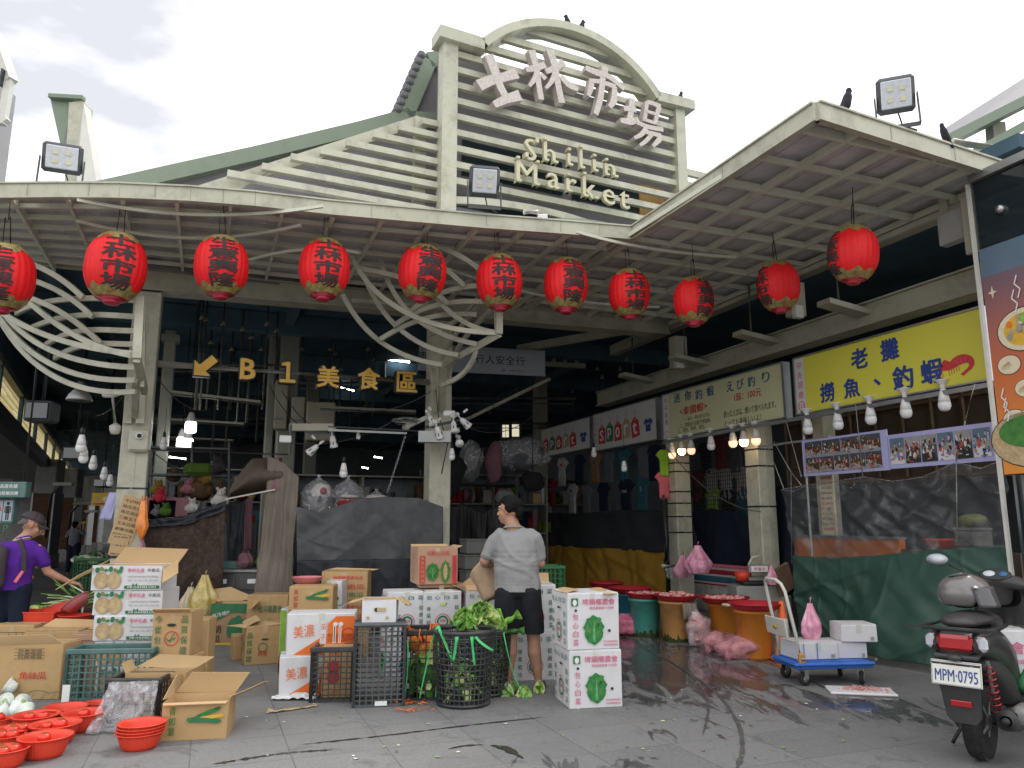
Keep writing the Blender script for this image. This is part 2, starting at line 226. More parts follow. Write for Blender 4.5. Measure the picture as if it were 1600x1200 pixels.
 def lathe(s,prof,mt,n=24,T=None,smooth=True,sx=1,sy=1,fn=None):
  """prof: [(r, z)], open profile; fn(angle, i) multiplies the radius"""
  vs=[];fs=[];N=len(prof)
  for i,(r,z)in enumerate(prof):
   for k in range(n):
    a=2*math.pi*k/n;q=r*(fn(a,i)if fn else 1);vs.append((q*math.cos(a)*sx,q*math.sin(a)*sy,z))
  for i in range(N-1):
   for k in range(n):l=(k+1)%n;fs.append((i*n+k,i*n+l,(i+1)*n+l,(i+1)*n+k))
  if prof[0][0]>1e-4:fs.append(tuple(reversed(range(n))))
  if prof[-1][0]>1e-4:fs.append(tuple((N-1)*n+k for k in range(n)))
  return s.add(vs,fs,mt,smooth,T)
 def shell(s,prof,mt,th=.004,n=28,T=None,sx=1,sy=1):
  """open vessel: outer profile up and inner profile back down"""
  inner=[(max(0,r-th),z+(th if i==0 else 0))for i,(r,z)in enumerate(prof)]
  p=[(0.0001,prof[0][1])]+list(prof)+list(reversed(inner))+[(0.0001,prof[0][1]+th)]
  return s.lathe(p,mt,n,T,True,sx,sy)
 def ball(s,c,r,mt,n=12,T=None,jit=0,seed=0):
  rx,ry,rz=r if isinstance(r,(list,tuple))else(r,r,r)
  vs=[(0,0,-rz)];fs=[];m_=n//2
  for i in range(1,m_):
   t=math.pi*i/m_-math.pi/2
   for k in range(n):a=2*math.pi*k/n;vs.append((rx*math.cos(t)*math.cos(a),ry*math.cos(t)*math.sin(a),rz*math.sin(t)))
  vs.append((0,0,rz));top=len(vs)-1
  for k in range(n):
   l=(k+1)%n;fs.append((0,1+l,1+k));fs.append((top,1+(m_-2)*n+k,1+(m_-2)*n+l))
   for i in range(m_-2):fs.append((1+i*n+k,1+i*n+l,1+(i+1)*n+l,1+(i+1)*n+k))
  if jit:
   k_=1.6/max(rx,ry,rz);o_=Vector((seed*7.3,seed,0));vs=[Vector(v)*(1+jit*(noise.noise(Vector(v)*k_+o_)+(.6*noise.noise(Vector(v)*k_*3+o_)+.35*noise.noise(Vector(v)*k_*7+o_)if jit>.45 else 0)))for v in vs]
  M_=Matrix.Translation(Vector(c))
  if T is not None:M_=M_@T
  return s.add(vs,fs,mt,True,M_)
 def grid(s,fn,nu,nv,mt,smooth=True):
  vs=[fn(i/nu,j/nv)for j in range(nv+1)for i in range(nu+1)];w=nu+1
  return s.add(vs,[(j*w+i,j*w+i+1,(j+1)*w+i+1,(j+1)*w+i)for j in range(nv)for i in range(nu)],mt,smooth)
 def prism(s,pts,thick,mt,T=None,smooth=False):
  """polygon pts (x, y) extruded +z by thick; T places it"""
  n=len(pts);vs=[(p[0],p[1],0)for p in pts]+[(p[0],p[1],thick)for p in pts]
  fs=[tuple(reversed(range(n))),tuple(range(n,2*n))]+[(i,(i+1)%n,n+(i+1)%n,n+i)for i in range(n)]
  return s.add(vs,fs,mt,smooth,T)
 def build(s,name,parent=None,world=False,origin=None,solid=0,bevel=0,label=None,cat=None,group=None,kind=None,sub=0):
  if s.mk:
   ks=sorted(set([(0,0)]+s.mk))+[(len(s.v),len(s.f))];o=None
   for(a,fa),(b,fb)in zip(ks[:-1],ks[1:]):
    if fb>fa:q=MB();q.v=s.v[a:b];q.f=[tuple(i-a for i in f)for f in s.f[fa:fb]];q.m=s.m[fa:fb];q.sm=s.sm[fa:fb];o=q.build(name,parent,world,origin,solid,bevel,label,cat,group,kind,sub)
   return o
  me=bpy.data.meshes.new(name)
  vs=s.v
  if world and parent is not None:
   inv=abs_mat(parent).inverted();vs=[inv@v for v in vs]
  if origin is not None:origin=Vector(origin);vs=[v-origin for v in vs]
  me.from_pydata([tuple(v)for v in vs],[],s.f)
  names=[]
  for m_ in s.m:
   if m_ not in names:names.append(m_);me.materials.append(MATS[m_])
  ix={k:i for i,k in enumerate(names)}
  me.polygons.foreach_set('material_index',[ix[m_]for m_ in s.m]);me.polygons.foreach_set('use_smooth',s.sm);me.update()
  o=bpy.data.objects.new(name,me);C.objects.link(o)
  if origin is not None:o.location=origin
  if parent is not None:o.parent=parent
  if solid:md=o.modifiers.new('solid','SOLIDIFY');md.thickness=solid;md.offset=0
  if bevel:md=o.modifiers.new('bev','BEVEL');md.width=bevel;md.segments=2;md.limit_method='ANGLE'
  if sub:md=o.modifiers.new('sub','SUBSURF');md.levels=sub;md.render_levels=sub
  tag(o,label,cat,group,kind);return o
def tag(o,label=None,cat=None,group=None,kind=None):
 if label:o['label']=label
 if cat:o['category']=cat
 if group:o['group']=group
 if kind:o['kind']=kind
 return o
def abs_mat(o):
 m=Matrix.Translation(o.location)@o.rotation_euler.to_matrix().to_4x4()@Matrix.Diagonal((*o.scale,1))
 return abs_mat(o.parent)@m if o.parent else m
def thing(name,label,cat,loc=(0,0,0),yaw=0,group=None):
 o=bpy.data.objects.new(name,None);C.objects.link(o);o.location=loc;o.rotation_euler=(0,0,yaw);o.empty_display_size=.1
 return tag(o,label,cat,group)
def dup(root,loc,yaw=None,label=None,group=None,scale=None):
 def cp(o,par):
  c=o.copy();C.objects.link(c);c.parent=par
  for ch in[x for x in bpy.data.objects if x.parent==o]:cp(ch,c)
  return c
 r=cp(root,None);r.location=loc
 if yaw is not None:r.rotation_euler=(0,0,yaw)
 if scale:r.scale=(scale,)*3 if not isinstance(scale,tuple)else scale
 if label:r['label']=label
 if group:r['group']=group
 return r
class Face:
 """draws flat marks on a flat surface: origin lower left, x along, y up, outward normal x cross y"""
 def __init__(s,mb,o,x,y,w=1,h=1):
  s.mb=mb;s.o=Vector(o);s.x=Vector(x).normalized();s.y=Vector(y).normalized();s.n=s.x.cross(s.y);s.w=w;s.h=h
 def M(s,x,y,l,ang=0):
  M_=basis(s.x,s.y,s.n,s.o+s.x*x+s.y*y+s.n*(.0015*l));return M_@Matrix.Rotation(ang,4,'Z')
 def rect(s,x,y,w,h,mt,l=1,ang=0):s.mb.add([(0,0,0),(w,0,0),(w,h,0),(0,h,0)],[(0,1,2,3)],mt,False,s.M(x,y,l,ang))
 def poly(s,pts,mt,l=1,x=0,y=0,ang=0,sc=1,sy=None):
  sy=sy or sc;s.mb.add([(p[0]*sc,p[1]*sy,0)for p in pts],[tuple(range(len(pts)))],mt,False,s.M(x,y,l,ang))
 def disc(s,x,y,r,mt,l=1,ry=None,n=24,ang=0):
  ry=ry or r;s.poly([(r*math.cos(2*math.pi*k/n),ry*math.sin(2*math.pi*k/n))for k in range(n)],mt,l,x,y,ang)
 def ring(s,x,y,r,t,mt,l=1,n=28,ry=None):
  ry=ry or r;k_=(r-t)/r;vs=[]
  for k in range(n):a=2*math.pi*k/n;vs+=[(r*math.cos(a),ry*math.sin(a),0),(r*k_*math.cos(a),ry*k_*math.sin(a),0)]
  s.mb.add(vs,[(2*k,2*((k+1)%n),2*((k+1)%n)+1,2*k+1)for k in range(n)],mt,False,s.M(x,y,l))
 def line(s,pts,t,mt,l=1):
  for(a,b)in zip(pts[:-1],pts[1:]):
   d=Vector((b[0]-a[0],b[1]-a[1]));s.rect(a[0]+d.normalized().y*t/2,a[1]-d.normalized().x*t/2,d.length,t,mt,l,math.atan2(d.y,d.x))
 def text(s,t,x,y,h,mt,l=2,w=None,bold=.012,ang=0,center=True,shear=0,ext=0):
  """text fitted to height h (and width w), centred on x, y"""
  vs,fs,x0,x1,y0,y1=text_geo(t,bold,shear,ext)
  if not vs or x1<=x0:return
  ky=h/(y1-y0)if y1>y0 else 1;kx=(w/(x1-x0))if w else ky
  cx=(x0+x1)/2 if center else x0;cy=(y0+y1)/2
  kz=ky
  s.mb.add([((v.x-cx)*kx,(v.y-cy)*ky,(v.z+ext)*kz)for v in vs],fs,mt,False,s.M(x,y,l,ang))
 def vtext(s,t,x,ytop,step,hh,mt,l=2,w=None,bold=.012):
  for i,ch in enumerate(t):s.text(ch,x,ytop-hh/2-i*step,hh,mt,l,w or hh,bold)
#organic bodies: many balls joined by remeshing into one skin
def blob(chains,voxel,mt,name,parent=None,world=True,smooth=6,disp=None,paint=None,origin=None):
 """chains: list of chains; a chain is [(x,y,z,rx,ry?,rz?)...]; consecutive balls are bridged"""
 mb=MB()
 for ch in chains:
  pts=[]
  for q in ch:
   q=list(q)
   if len(q)==4:q+=[q[3],q[3]]
   pts.append(q)
  if len(pts)==1:mb.ball(pts[0][:3],tuple(pts[0][3:]),mt,14)
  for a,b in zip(pts[:-1],pts[1:]):
   d=math.dist(a[:3],b[:3]);mr=max(voxel*1.2,min(min(a[3:]),min(b[3:]))*.35);k=max(1,int(d/mr))
   for i in range(k+1):
    t=i/k;c=[a[j]+(b[j]-a[j])*t for j in range(6)]
    mb.ball(c[:3],tuple(c[3:]),mt,12)
 me=bpy.data.meshes.new('b');me.from_pydata([tuple(v)for v in mb.v],[],mb.f);o=bpy.data.objects.new('b',me);C.objects.link(o)
 r=o.modifiers.new('r','REMESH');r.mode='VOXEL';r.voxel_size=voxel
 s_=o.modifiers.new('s','SMOOTH');s_.iterations=smooth;s_.factor=.6
 dg=bpy.context.evaluated_depsgraph_get();dg.update()
 m2=bpy.data.meshes.new_from_object(o.evaluated_get(dg));bpy.data.objects.remove(o);bpy.data.meshes.remove(me)
 if disp:
  nn=[v.normal.copy()for v in m2.vertices]
  for v,n_ in zip(m2.vertices,nn):v.co=v.co+n_*disp(v.co,n_)
 m2.materials.clear();m2.materials.append(MATS[mt]);mats=[mt]
 if paint:
  for p in m2.polygons:
   k=paint(p.center)
   if k and k!=mt:
    if k not in mats:mats.append(k);m2.materials.append(MATS[k])
    p.material_index=mats.index(k)
 for p in m2.polygons:p.use_smooth=True
 m2.name=name;o=bpy.data.objects.new(name,m2);C.objects.link(o)
 if parent is not None:
  o.parent=parent
  if world:m2.transform(abs_mat(parent).inverted())
 elif origin is not None:
  m2.transform(Matrix.Translation(-Vector(origin)));o.location=origin
 return o
#GROUND
def ground():
 m=bpy.data.materials.new('paving');m.use_nodes=True;n=m.node_tree;L=n.links.new;b=n.nodes['Principled BSDF']
 tc=n.nodes.new('ShaderNodeTexCoord');mp=n.nodes.new('ShaderNodeMapping');mp.inputs['Rotation'].default_value=(0,0,-YAW)
 L(tc.outputs['Object'],mp.inputs[0])
 br=n.nodes.new('ShaderNodeTexBrick');br.inputs['Scale'].default_value=1;br.inputs['Brick Width'].default_value=.62;br.inputs['Row Height'].default_value=.61;br.offset=0
 br.inputs['Mortar Size'].default_value=.005;br.inputs['Mortar Smooth'].default_value=.3
 br.inputs['Color1'].default_value=(.205,.204,.203,1);br.inputs['Color2'].default_value=(.172,.172,.174,1);br.inputs['Mortar'].default_value=(.105,.10,.095,1)
 L(mp.outputs[0],br.inputs['Vector'])
 def noise_(sc,det=6,ro=.6,dist=0,vec=None):
  q=n.nodes.new('ShaderNodeTexNoise');q.inputs['Scale'].default_value=sc;q.inputs['Detail'].default_value=det;q.inputs['Roughness'].default_value=ro;q.inputs['Distortion'].default_value=dist
  L(vec or tc.outputs['Object'],q.inputs['Vector']);return q.outputs['Fac']
 def rng(v,a,b_,c=0,d=1):
  q=n.nodes.new('ShaderNodeMapRange');q.inputs['From Min'].default_value=a;q.inputs['From Max'].default_value=b_;q.inputs['To Min'].default_value=c;q.inputs['To Max'].default_value=d;L(v,q.inputs['Value']);return q.outputs[0]
 def mul(a,b_,op='MULTIPLY'):
  q=n.nodes.new('ShaderNodeMath');q.operation=op
  for i,x in enumerate((a,b_)):
   if isinstance(x,(int,float)):q.inputs[i].default_value=x
   else:L(x,q.inputs[i])
  return q.outputs[0]
 def mixc(f,a,b_):
  q=n.nodes.new('ShaderNodeMix');q.data_type='RGBA'
  if isinstance(f,float):q.inputs['Factor'].default_value=f
  else:L(f,q.inputs['Factor'])
  for k,x in(('A',a),('B',b_)):
   if isinstance(x,tuple):q.inputs[k].default_value=x
   else:L(x,q.inputs[k])
  return q.outputs['Result']
 grime=rng(noise_(.9,9,.68),.38,.7);fine=rng(noise_(38,4,.7),.3,.7,.82,1.18);blot=rng(noise_(3.2,6,.65,1.2),.56,.66)
 c=mixc(mul(grime,.6),br.outputs['Color'],(.225,.222,.215,1))
 dirty=rng(noise_(.35,6,.6),.5,.66);c=mixc(mul(dirty,.5),c,(.095,.095,.098,1))
 c=mixc(mul(blot,.45),c,(.075,.075,.077,1))
 vm=n.nodes.new('ShaderNodeVectorMath');vm.operation='SCALE';L(c,vm.inputs[0]);L(fine,vm.inputs['Scale']);c=vm.outputs[0]
 sx=n.nodes.new('ShaderNodeSeparateXYZ');L(tc.outputs['Object'],sx.inputs[0])
 def ell(cx,cy,rx,ry,k=1.0):
  dx=mul(mul(sx.outputs[0],-cx,'ADD'),1/rx);dy=mul(mul(sx.outputs[1],-cy,'ADD'),1/ry)
  d=mul(mul(dx,dx),mul(dy,dy),'ADD');q=n.nodes.new('ShaderNodeMath');q.operation='SQRT';L(d,q.inputs[0]);return mul(k,q.outputs[0],'SUBTRACT')
 e1=ell(1.75,8.7,1.25,2.6);e2=ell(2.6,6.9,2.2,1.3,.55);e3=ell(.5,5.2,1.2,.5,.35);e4=ell(1.3,12.5,1.6,4.5)
 area=mul(mul(e1,e2,'MAXIMUM'),mul(e3,e4,'MAXIMUM'),'MAXIMUM')
 streakmap=n.nodes.new('ShaderNodeMapping');streakmap.inputs['Rotation'].default_value=(0,0,R(28));streakmap.inputs['Scale'].default_value=(2.6,.8,1);L(tc.outputs['Object'],streakmap.inputs[0])
 w=mul(mul(area,.9),mul(mul(noise_(1.5,7,.62,.8,streakmap.outputs[0]),-.5,'ADD'),3.4),'ADD')
 wet=rng(w,.22,.30);pud=rng(w,.46,.54)
 jm=n.nodes.new('ShaderNodeMapping');jm.inputs['Rotation'].default_value=(0,0,-YAW);jm.inputs['Scale'].default_value=(.5,3.2,1);L(tc.outputs['Object'],jm.inputs[0])
 small=rng(noise_(1.25,9,.72,.25,jm.outputs[0]),.665,.68)
 wet=mul(wet,small,'MAXIMUM')
 c=mixc(mul(wet,.68),c,(.040,.041,.043,1))
 red=mul(rng(ell(2.15,7.7,.9,1.6),.0,.7),rng(noise_(1.4,5,.6,1,streakmap.outputs[0]),.5,.62));c=mixc(mul(red,.55),c,(.12,.02,.03,1))
 L(c,b.inputs['Base Color'])
 ro=mul(rng(noise_(8,5),.3,.7,.66,.82),mul(wet,-.42),'ADD');ro=mul(ro,mul(pud,-.26),'ADD')
 q=n.nodes.new('ShaderNodeMath');q.operation='MAXIMUM';L(ro,q.inputs[0]);q.inputs[1].default_value=.035;L(q.outputs[0],b.inputs['Roughness'])
 bp=n.nodes.new('ShaderNodeBump');bp.inputs['Distance'].default_value=.006
 L(mul(mul(noise_(55,5,.7),mul(br.outputs['Fac'],-1.2),'ADD'),mul(noise_(5,5),.8),'ADD'),bp.inputs['Height']);L(mul(.38,mul(pud,.36),'SUBTRACT'),bp.inputs['Strength'])
 L(bp.outputs[0],b.inputs['Normal']);MATS['paving']=m
 mb=MB();mb.add([(-300,-100,0),(300,-100,0),(300,500,0),(-300,500,0)],[(0,1,2,3)],'paving')
 mb.build('ground',kind='structure')
ground()
def ribbon_mark(name,pts,w,mt,label,seed,taper=True,n=60,jit=.5):
 P_=[G(*p)for p in pts];k_=len(P_)-1;out=[];m=MB();vs=[]
 for i in range(n+1):
  t=i/n*k_;j=min(int(t),k_-1);a,b,c,d=P_[max(0,j-1)],P_[j],P_[j+1],P_[min(k_,j+2)];f=t-j
  out.append(.5*((2*b)+(c-a)*f+(2*a-5*b+4*c-d)*f*f+(3*b-a-3*c+d)*f**3))
 for i,p in enumerate(out):
  d=(out[min(n,i+1)]-out[max(0,i-1)]).normalized();s_=Vector((-d.y,d.x,0));q=w*(1+jit*1.6*noise.noise(Vector((i*.35,seed,0))))*(min(1,i/6,(n-i)/6)if taper else 1)+.001
  vs+=[p+s_*q+DZ*.004,p-s_*q*(1+jit*noise.noise(Vector((i*.5,seed+5,0))))+DZ*.004]
 m.add(vs,[(2*i,2*i+1,2*i+3,2*i+2)for i in range(n)],mt,True);m.build(name,kind='stuff',label=label,cat='mark')
ribbon_mark('tyre_mark',[(1040,1030),(1110,1075),(1150,1125),(1160,1170),(1150,1205)],.014,'tyremark','dark curved tyre mark running towards the viewer right of the cartons',1,jit=.5);ribbon_mark('tyre_mark',[(1000,1010),(1070,1048),(1105,1095),(1098,1150)],.008,'tyremark','thinner inner curved tyre mark right of the cabbage cartons',2,jit=.5)
ribbon_mark('dirty_joint',[(470,1164),(600,1150),(730,1134),(850,1121)],.010,'wetdirt','wet dirt line along a paving joint in the middle foreground',3,jit=1.3);ribbon_mark('wet_patch',[(766,1165),(790,1170),(818,1186)],.035,'wetdirt','small dark wet patch at a paving joint in the foreground',4,n=16);ribbon_mark('dirty_joint',[(330,1195),(440,1178),(520,1172)],.012,'wetdirt','dark wet streak at the bottom edge of the paving',6,jit=1.4);ribbon_mark('wet_patch',[(700,1171),(725,1166),(756,1164)],.012,'wetdirt','short dark streak left of the small wet patch',7,n=20)
#CANOPY
ZC=5.0
edgepx=[(-230,297),(-110,291),(0,289),(95,288),(190,289),(300,294),(400,302),(520,316),(640,327),(760,338),(880,347),(989,356)]
fe=[PZ(x,y,ZC+.08)for x,y in edgepx];feu=[uvz(p)for p in fe]
corner_out=uvz(PZ(1275,162,ZC+.08));corner_r=uvz(PZ(1577,261,ZC+.08))
UC=.5*(feu[-1].x+corner_out.x)
def vfront(u):
 if u>=UC:return corner_out.y+(u-corner_out.x)*(corner_r.y-corner_out.y)/(corner_r.x-corner_out.x)
 for a,b in zip(feu[:-1],feu[1:]):
  if a.x<=u<=b.x:return a.y+(b.y-a.y)*(u-a.x)/(b.x-a.x)
 return feu[0].y if u<feu[0].x else feu[-1].y
VB=11.75;UR=7.45
canopy=thing('entrance_canopy','pale green steel canopy with gridded underside and ribbed roof sheets over the market entrance','canopy',UV(2.5,9,0))
m=MB()
path=[Vector((p.x,p.y,0))for p in fe]+[UV(corner_out.x,corner_out.y),UV(corner_r.x,corner_r.y)]
for a,b in zip(path[:-1],path[1:]):
 m.bar(a+DZ*(ZC+0.0),b+DZ*(ZC+0.0),.07,.16,'cream')
 m.bar(a+DZ*(ZC+.085),b+DZ*(ZC+.085),.11,.018,'cream')
m.build('fascia',canopy,True)
m=MB()
for a,b in zip(path[:-1],path[1:]):
 L_=(b-a).length;n_=(b-a).normalized().cross(DZ)
 for k in range(1,max(2,int(L_/.9))):q=a.lerp(b,k*.9/L_ if L_>.9 else .5)+DZ*(ZC+.01);m.bar(q+n_*.036-DZ*.07,q+n_*.036+DZ*.07,.012,.006,'cream_dull',n_)
m.build('fascia_joint',canopy,True,kind='stuff')
rf=MB()
def roof_panels(u0,u1,vlo,vhi,du,along_v=True):
 k=int(round((u1-u0)/du))
 for i in range(k):
  a=u0+(u1-u0)*i/k;b=u0+(u1-u0)*(i+1)/k;lo=max(vlo(a),vlo(b))+.03
  nseg=9;wv=(vhi-lo)/nseg
  for j in range(nseg):
   z=ZC+.035+(.012 if j%2 else 0)
   for t in range(4):
    ua=a+(b-a)*t/4;ub=a+(b-a)*(t+1)/4;dz=.010 if t%2 else 0
    c=UV((ua+ub)/2,lo+wv*(j+.5),z+.01+dz);rf.box(c,(abs(ub-ua)+(.002 if t%2 else-.002),wv+.035,.016),'roofunder',YAW)
roof_panels(feu[0].x,UC,vfront,VB,.62)
roof_panels(UC,UR,vfront,VB,.58)
rf.build('roof_sheet',canopy,True)
gm=MB()
us=[feu[0].x+.55*i for i in range(0,40)if feu[0].x+.55*i<UC]
for i,u in enumerate(us):
 gm.bar(UV(u,vfront(u)+.02,ZC-.035),UV(u,VB,ZC-.035),.035,.06 if i%3 else .09,'grid')
for k in range(1,8):
 pts=[];
 for u in[feu[0].x+.35*i for i in range(0,30)]+[UC]:
  if u<=UC:vf=vfront(u);pts.append(UV(u,vf+(VB-vf)*k/8,ZC-.03))
 for a,b in zip(pts[:-1],pts[1:]):gm.bar(a,b,.038,.05,'grid')
for k in range(0,6):
 u=UC+.02+(UR-UC)*k/5.2
 gm.bar(UV(u,vfront(u)+.02,ZC-.035),UV(u,VB,ZC-.035),.05 if k%2 else .04,.07,'grid')
for k in range(0,12):
 v=4.95+.58*k
 u1=UR
 gm.bar(UV(UC,v,ZC-.032),UV(u1,v,ZC-.032),.035,.055 if k%2 else .08,'grid')
gm.build('purlin_grid',canopy,True)
cr=MB()
def arc_bar(mb,a,b,sag,w,h,mt,n=14,dirv=DV,up=DZ):
 pts=[a.lerp(b,i/n)+dirv*(sag*4*(i/n)*(1-i/n))for i in range(n+1)]
 for p,q in zip(pts[:-1],pts[1:]):mb.bar(p,q,w,h,mt,up)
for(x0,y0,x1,y1,s,z)in[(120,312,505,322,.35,4.9),(120,345,470,352,.5,4.86),(350,420,560,395,-.4,4.8),(900,362,1150,402,.15,4.88),(700,420,1030,480,.4,4.8)]:
 cr.mark();arc_bar(cr,PZ(x0,y0,z),PZ(x1,y1,z),s,.025,.035,'grid')
cr.build('curved_tie',canopy,True)
gu=MB();gu.bar(UV(UR+.06,5.0,ZC-.03),UV(UR+.06,13.5,ZC-.03),.16,.20,'cream_dull');gu.mark();gu.bar(UV(UR-.10,5.0,ZC-.13),UV(UR-.10,10.5,ZC-.13),.05,.06,'cream')
gu.build('gutter',canopy,True)
#POSTS AND HEAD BEAMS
def post(loc,name,label,w,h,lean=0,straps=(),grp=None,mt='cream'):
 t=thing(name,label,'post',loc,YAW)
 s_=MB();s_.bbox((0,0,h/2),(w,w,h),mt,.012);s_.box((0,-w/2-.004,h/2),(w*.12,.008,h-.1),mt);s_.bbox((0,0,.15),(w+.06,w+.06,.3),'concrete',.02);s_.build('shaft',t)
 if straps:
  q=MB()
  for z in straps:q.mark();q.box((0,0,z),(w+.016,w+.016,.022 if z>1.3 else .03),'black')
  q.build('strap',t)
 return t
P1=UV(*uvz(PV(208,750,11.3)).xy);P2=UV(*uvz(PV(683,750,11.3)).xy)
P3=UV(*uvz(PU(1062,800,7.75)).xy);P4=UV(*uvz(PU(1191,800,7.75)).xy)
post1=post(P1,'canopy_post','cream steel post with cardboard notices and orange bags tied on, beside white cartons',.34,4.6,straps=(1.08,1.42,1.95))
post2=post(P2,'canopy_post','cream steel post behind the dark grey tarpaulin carrying the clamp lamps',.33,4.6)
post3=post(P3,'canopy_post','cream post wound with thin wires next to the hanging pink bags and yellow tarpaulin',.30,3.5,straps=(1.35,1.62,1.85,2.05,2.4,2.55,2.7))
post4=post(P4,'canopy_post','cream post between the shirt stall and the shrimp stall tarpaulin',.30,3.7,straps=(1.75,2.35,2.6))
def beam(a,b,w,h,name,label,mt='cream_dull'):
 m=MB();m.bar(a,b,w,h,mt,DZ)
 d=(b-a).normalized()
 m.bar(a-DZ*(h/2+.012),b-DZ*(h/2+.012),w+.1,.02,mt)
 m.bar(a+DZ*(h/2+.012),b+DZ*(h/2+.012),w+.1,.02,mt)
 return m.build(name,origin=(a+b)/2,label=label,cat='beam')
def p2(u,v,z):return UV(u,v,z)
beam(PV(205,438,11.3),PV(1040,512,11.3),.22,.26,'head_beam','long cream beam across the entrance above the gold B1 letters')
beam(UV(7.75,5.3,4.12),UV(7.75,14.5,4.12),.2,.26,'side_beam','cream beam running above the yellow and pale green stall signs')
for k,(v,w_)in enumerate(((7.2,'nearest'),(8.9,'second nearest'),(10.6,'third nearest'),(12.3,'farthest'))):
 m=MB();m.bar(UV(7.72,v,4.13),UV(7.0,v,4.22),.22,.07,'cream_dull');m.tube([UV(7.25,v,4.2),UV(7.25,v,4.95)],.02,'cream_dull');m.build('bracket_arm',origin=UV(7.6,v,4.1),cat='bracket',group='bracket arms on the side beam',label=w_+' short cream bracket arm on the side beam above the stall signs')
for(px,py,s)in((1243,480,.30),(1060,560,.34)):
 p=PU(px,py,7.3);m=MB();m.bbox((0,0,.1),(s*.7,s*.6,s*1.6),'cream_dull',.01,YAW);m.bbox((-.02,-.12,-.1),(s*.45,s*.3,s*.6),'offwhite',.01,YAW)
 for q in range(len(m.v)):m.v[q]=m.v[q]+p
 m.build('junction_box',origin=p,label='cream junction box on the beam beneath the last red lantern' if px>1200 else 'cream junction box above the corner of the pale shrimp sign',cat='box')
#FAN BRACKETS (curved ribs)
def bez(pts,n=16):
 out=[]
 for i in range(n+1):
  t=i/n;q=[Vector(p)for p in pts]
  while len(q)>1:q=[a.lerp(b,t)for a,b in zip(q[:-1],q[1:])]
  out.append(q[0])
 return out
def ribbon(mb,pts,w,h,mt,up=DZ):
 for a,b in zip(pts[:-1],pts[1:]):mb.bar(a,b,w,h,mt,up)
def fan(name,label,ribs_lo,ribs_hi,fin,depth_near,depth_far,post,zt):
 t=thing(name,label,'bracket',post)
 lo=MB();hi=MB()
 for(pp,d0,d1)in ribs_lo:
  k=len(pp)-1;lo.mark();ribbon(lo,bez([PY(x,y,d0+(d1-d0)*i/k)for i,(x,y)in enumerate(pp)]),.04,.062,'cream')
 for(pp,d0,d1)in ribs_hi:
  k=len(pp)-1;hi.mark();ribbon(hi,bez([PY(x,y,d0+(d1-d0)*i/k)for i,(x,y)in enumerate(pp)]),.04,.062,'cream')
 lo.build('lower_rib',t,True);hi.build('upper_rib',t,True)
 f=MB()
 for(x0,y0,x1,y1,d0,d1,w)in fin:f.mark();f.bar(PY(x0,y0,d0),PY(x1,y1,d1),w,.07,'cream',DV)
 f.build('end_fin',t,True);return t
y1_,y2_=P1.y,P2.y
fan('fan_bracket','curved cream ribs fanning from the post beside the first two lanterns',[([(-20,470),(60,540),(212,553)],9.4,8.3),([(0,480),(60,570),(212,574)],9.5,8.5),([(-5,485),(60,600),(212,594)],9.7,8.8),([(-10,480),(60,625),(212,612)],9.8,9.0),([(18,445),(110,540),(205,555)],9.3,8.25)],[([(25,490),(70,460),(165,465),(215,470)],9.5,8.4),([(50,512),(110,485),(160,492),(212,495)],9.5,8.5),([(70,540),(120,505),(165,518),(212,517)],9.6,8.6),([(85,560),(130,530),(165,538),(210,538)],9.6,8.7),([(42,410),(90,425),(130,465)],8.9,8.7),([(40,435),(100,450),(145,495)],9.0,8.8),([(38,463),(100,480),(158,537)],9.1,8.9)],[(219,464,214,560,8.3,8.3,.09),(225,470,222,605,9.0,9.0,.05),(214,560,226,612,8.3,9.6,.09),(202,612,199,662,P1.y-.25,P1.y-.25,.10),(221,612,219,662,P1.y-.25,P1.y-.25,.10),(213,590,211,650,8.9,P1.y-.3,.07)],0,0,P1,4.9)
fan('fan_bracket','curved cream ribs fanning out above the post that carries the clamp lamps',[([(548,395),(575,470),(660,520),(778,520)],9.6,9.5),([(585,360),(600,470),(650,520),(745,538)],9.8,9.8),([(560,400),(580,490),(640,545),(716,555)],10,10.1),([(535,460),(570,530),(620,560),(690,570)],10.1,10.4),([(640,400),(690,500),(740,515),(778,520)],9.9,9.5),([(745,543),(735,590),(700,598),(690,602)],9.9,10.7)],[([(592,370),(640,375),(700,420),(725,447)],9.3,9.5),([(560,420),(640,430),(680,455),(700,475)],9.6,9.7),([(637,490),(680,455),(720,445),(765,447)],9.9,9.4),([(615,510),(660,475),(710,468),(762,472)],10,9.6),([(595,530),(650,495),(690,488),(745,492)],10.1,9.8),([(665,380),(740,400),(772,447)],9.2,9.3),([(672,522),(730,500),(745,470),(752,455)],10.6,9.6),([(690,560),(710,520),(735,490),(760,465)],10.9,9.6),([(700,590),(705,540),(750,500),(772,480)],11,9.7)],[(779,475,779,522,9.5,9.5,.09),(779,522,744,542,9.5,9.9,.09),(744,542,718,556,9.9,10.2,.08),(718,556,695,572,10.2,10.7,.08),(692,570,690,640,10.6,P2.y-.3,.09),(676,575,680,645,10.7,P2.y-.3,.06),(550,470,690,480,10.6,11,.05)],0,0,P2,4.9)
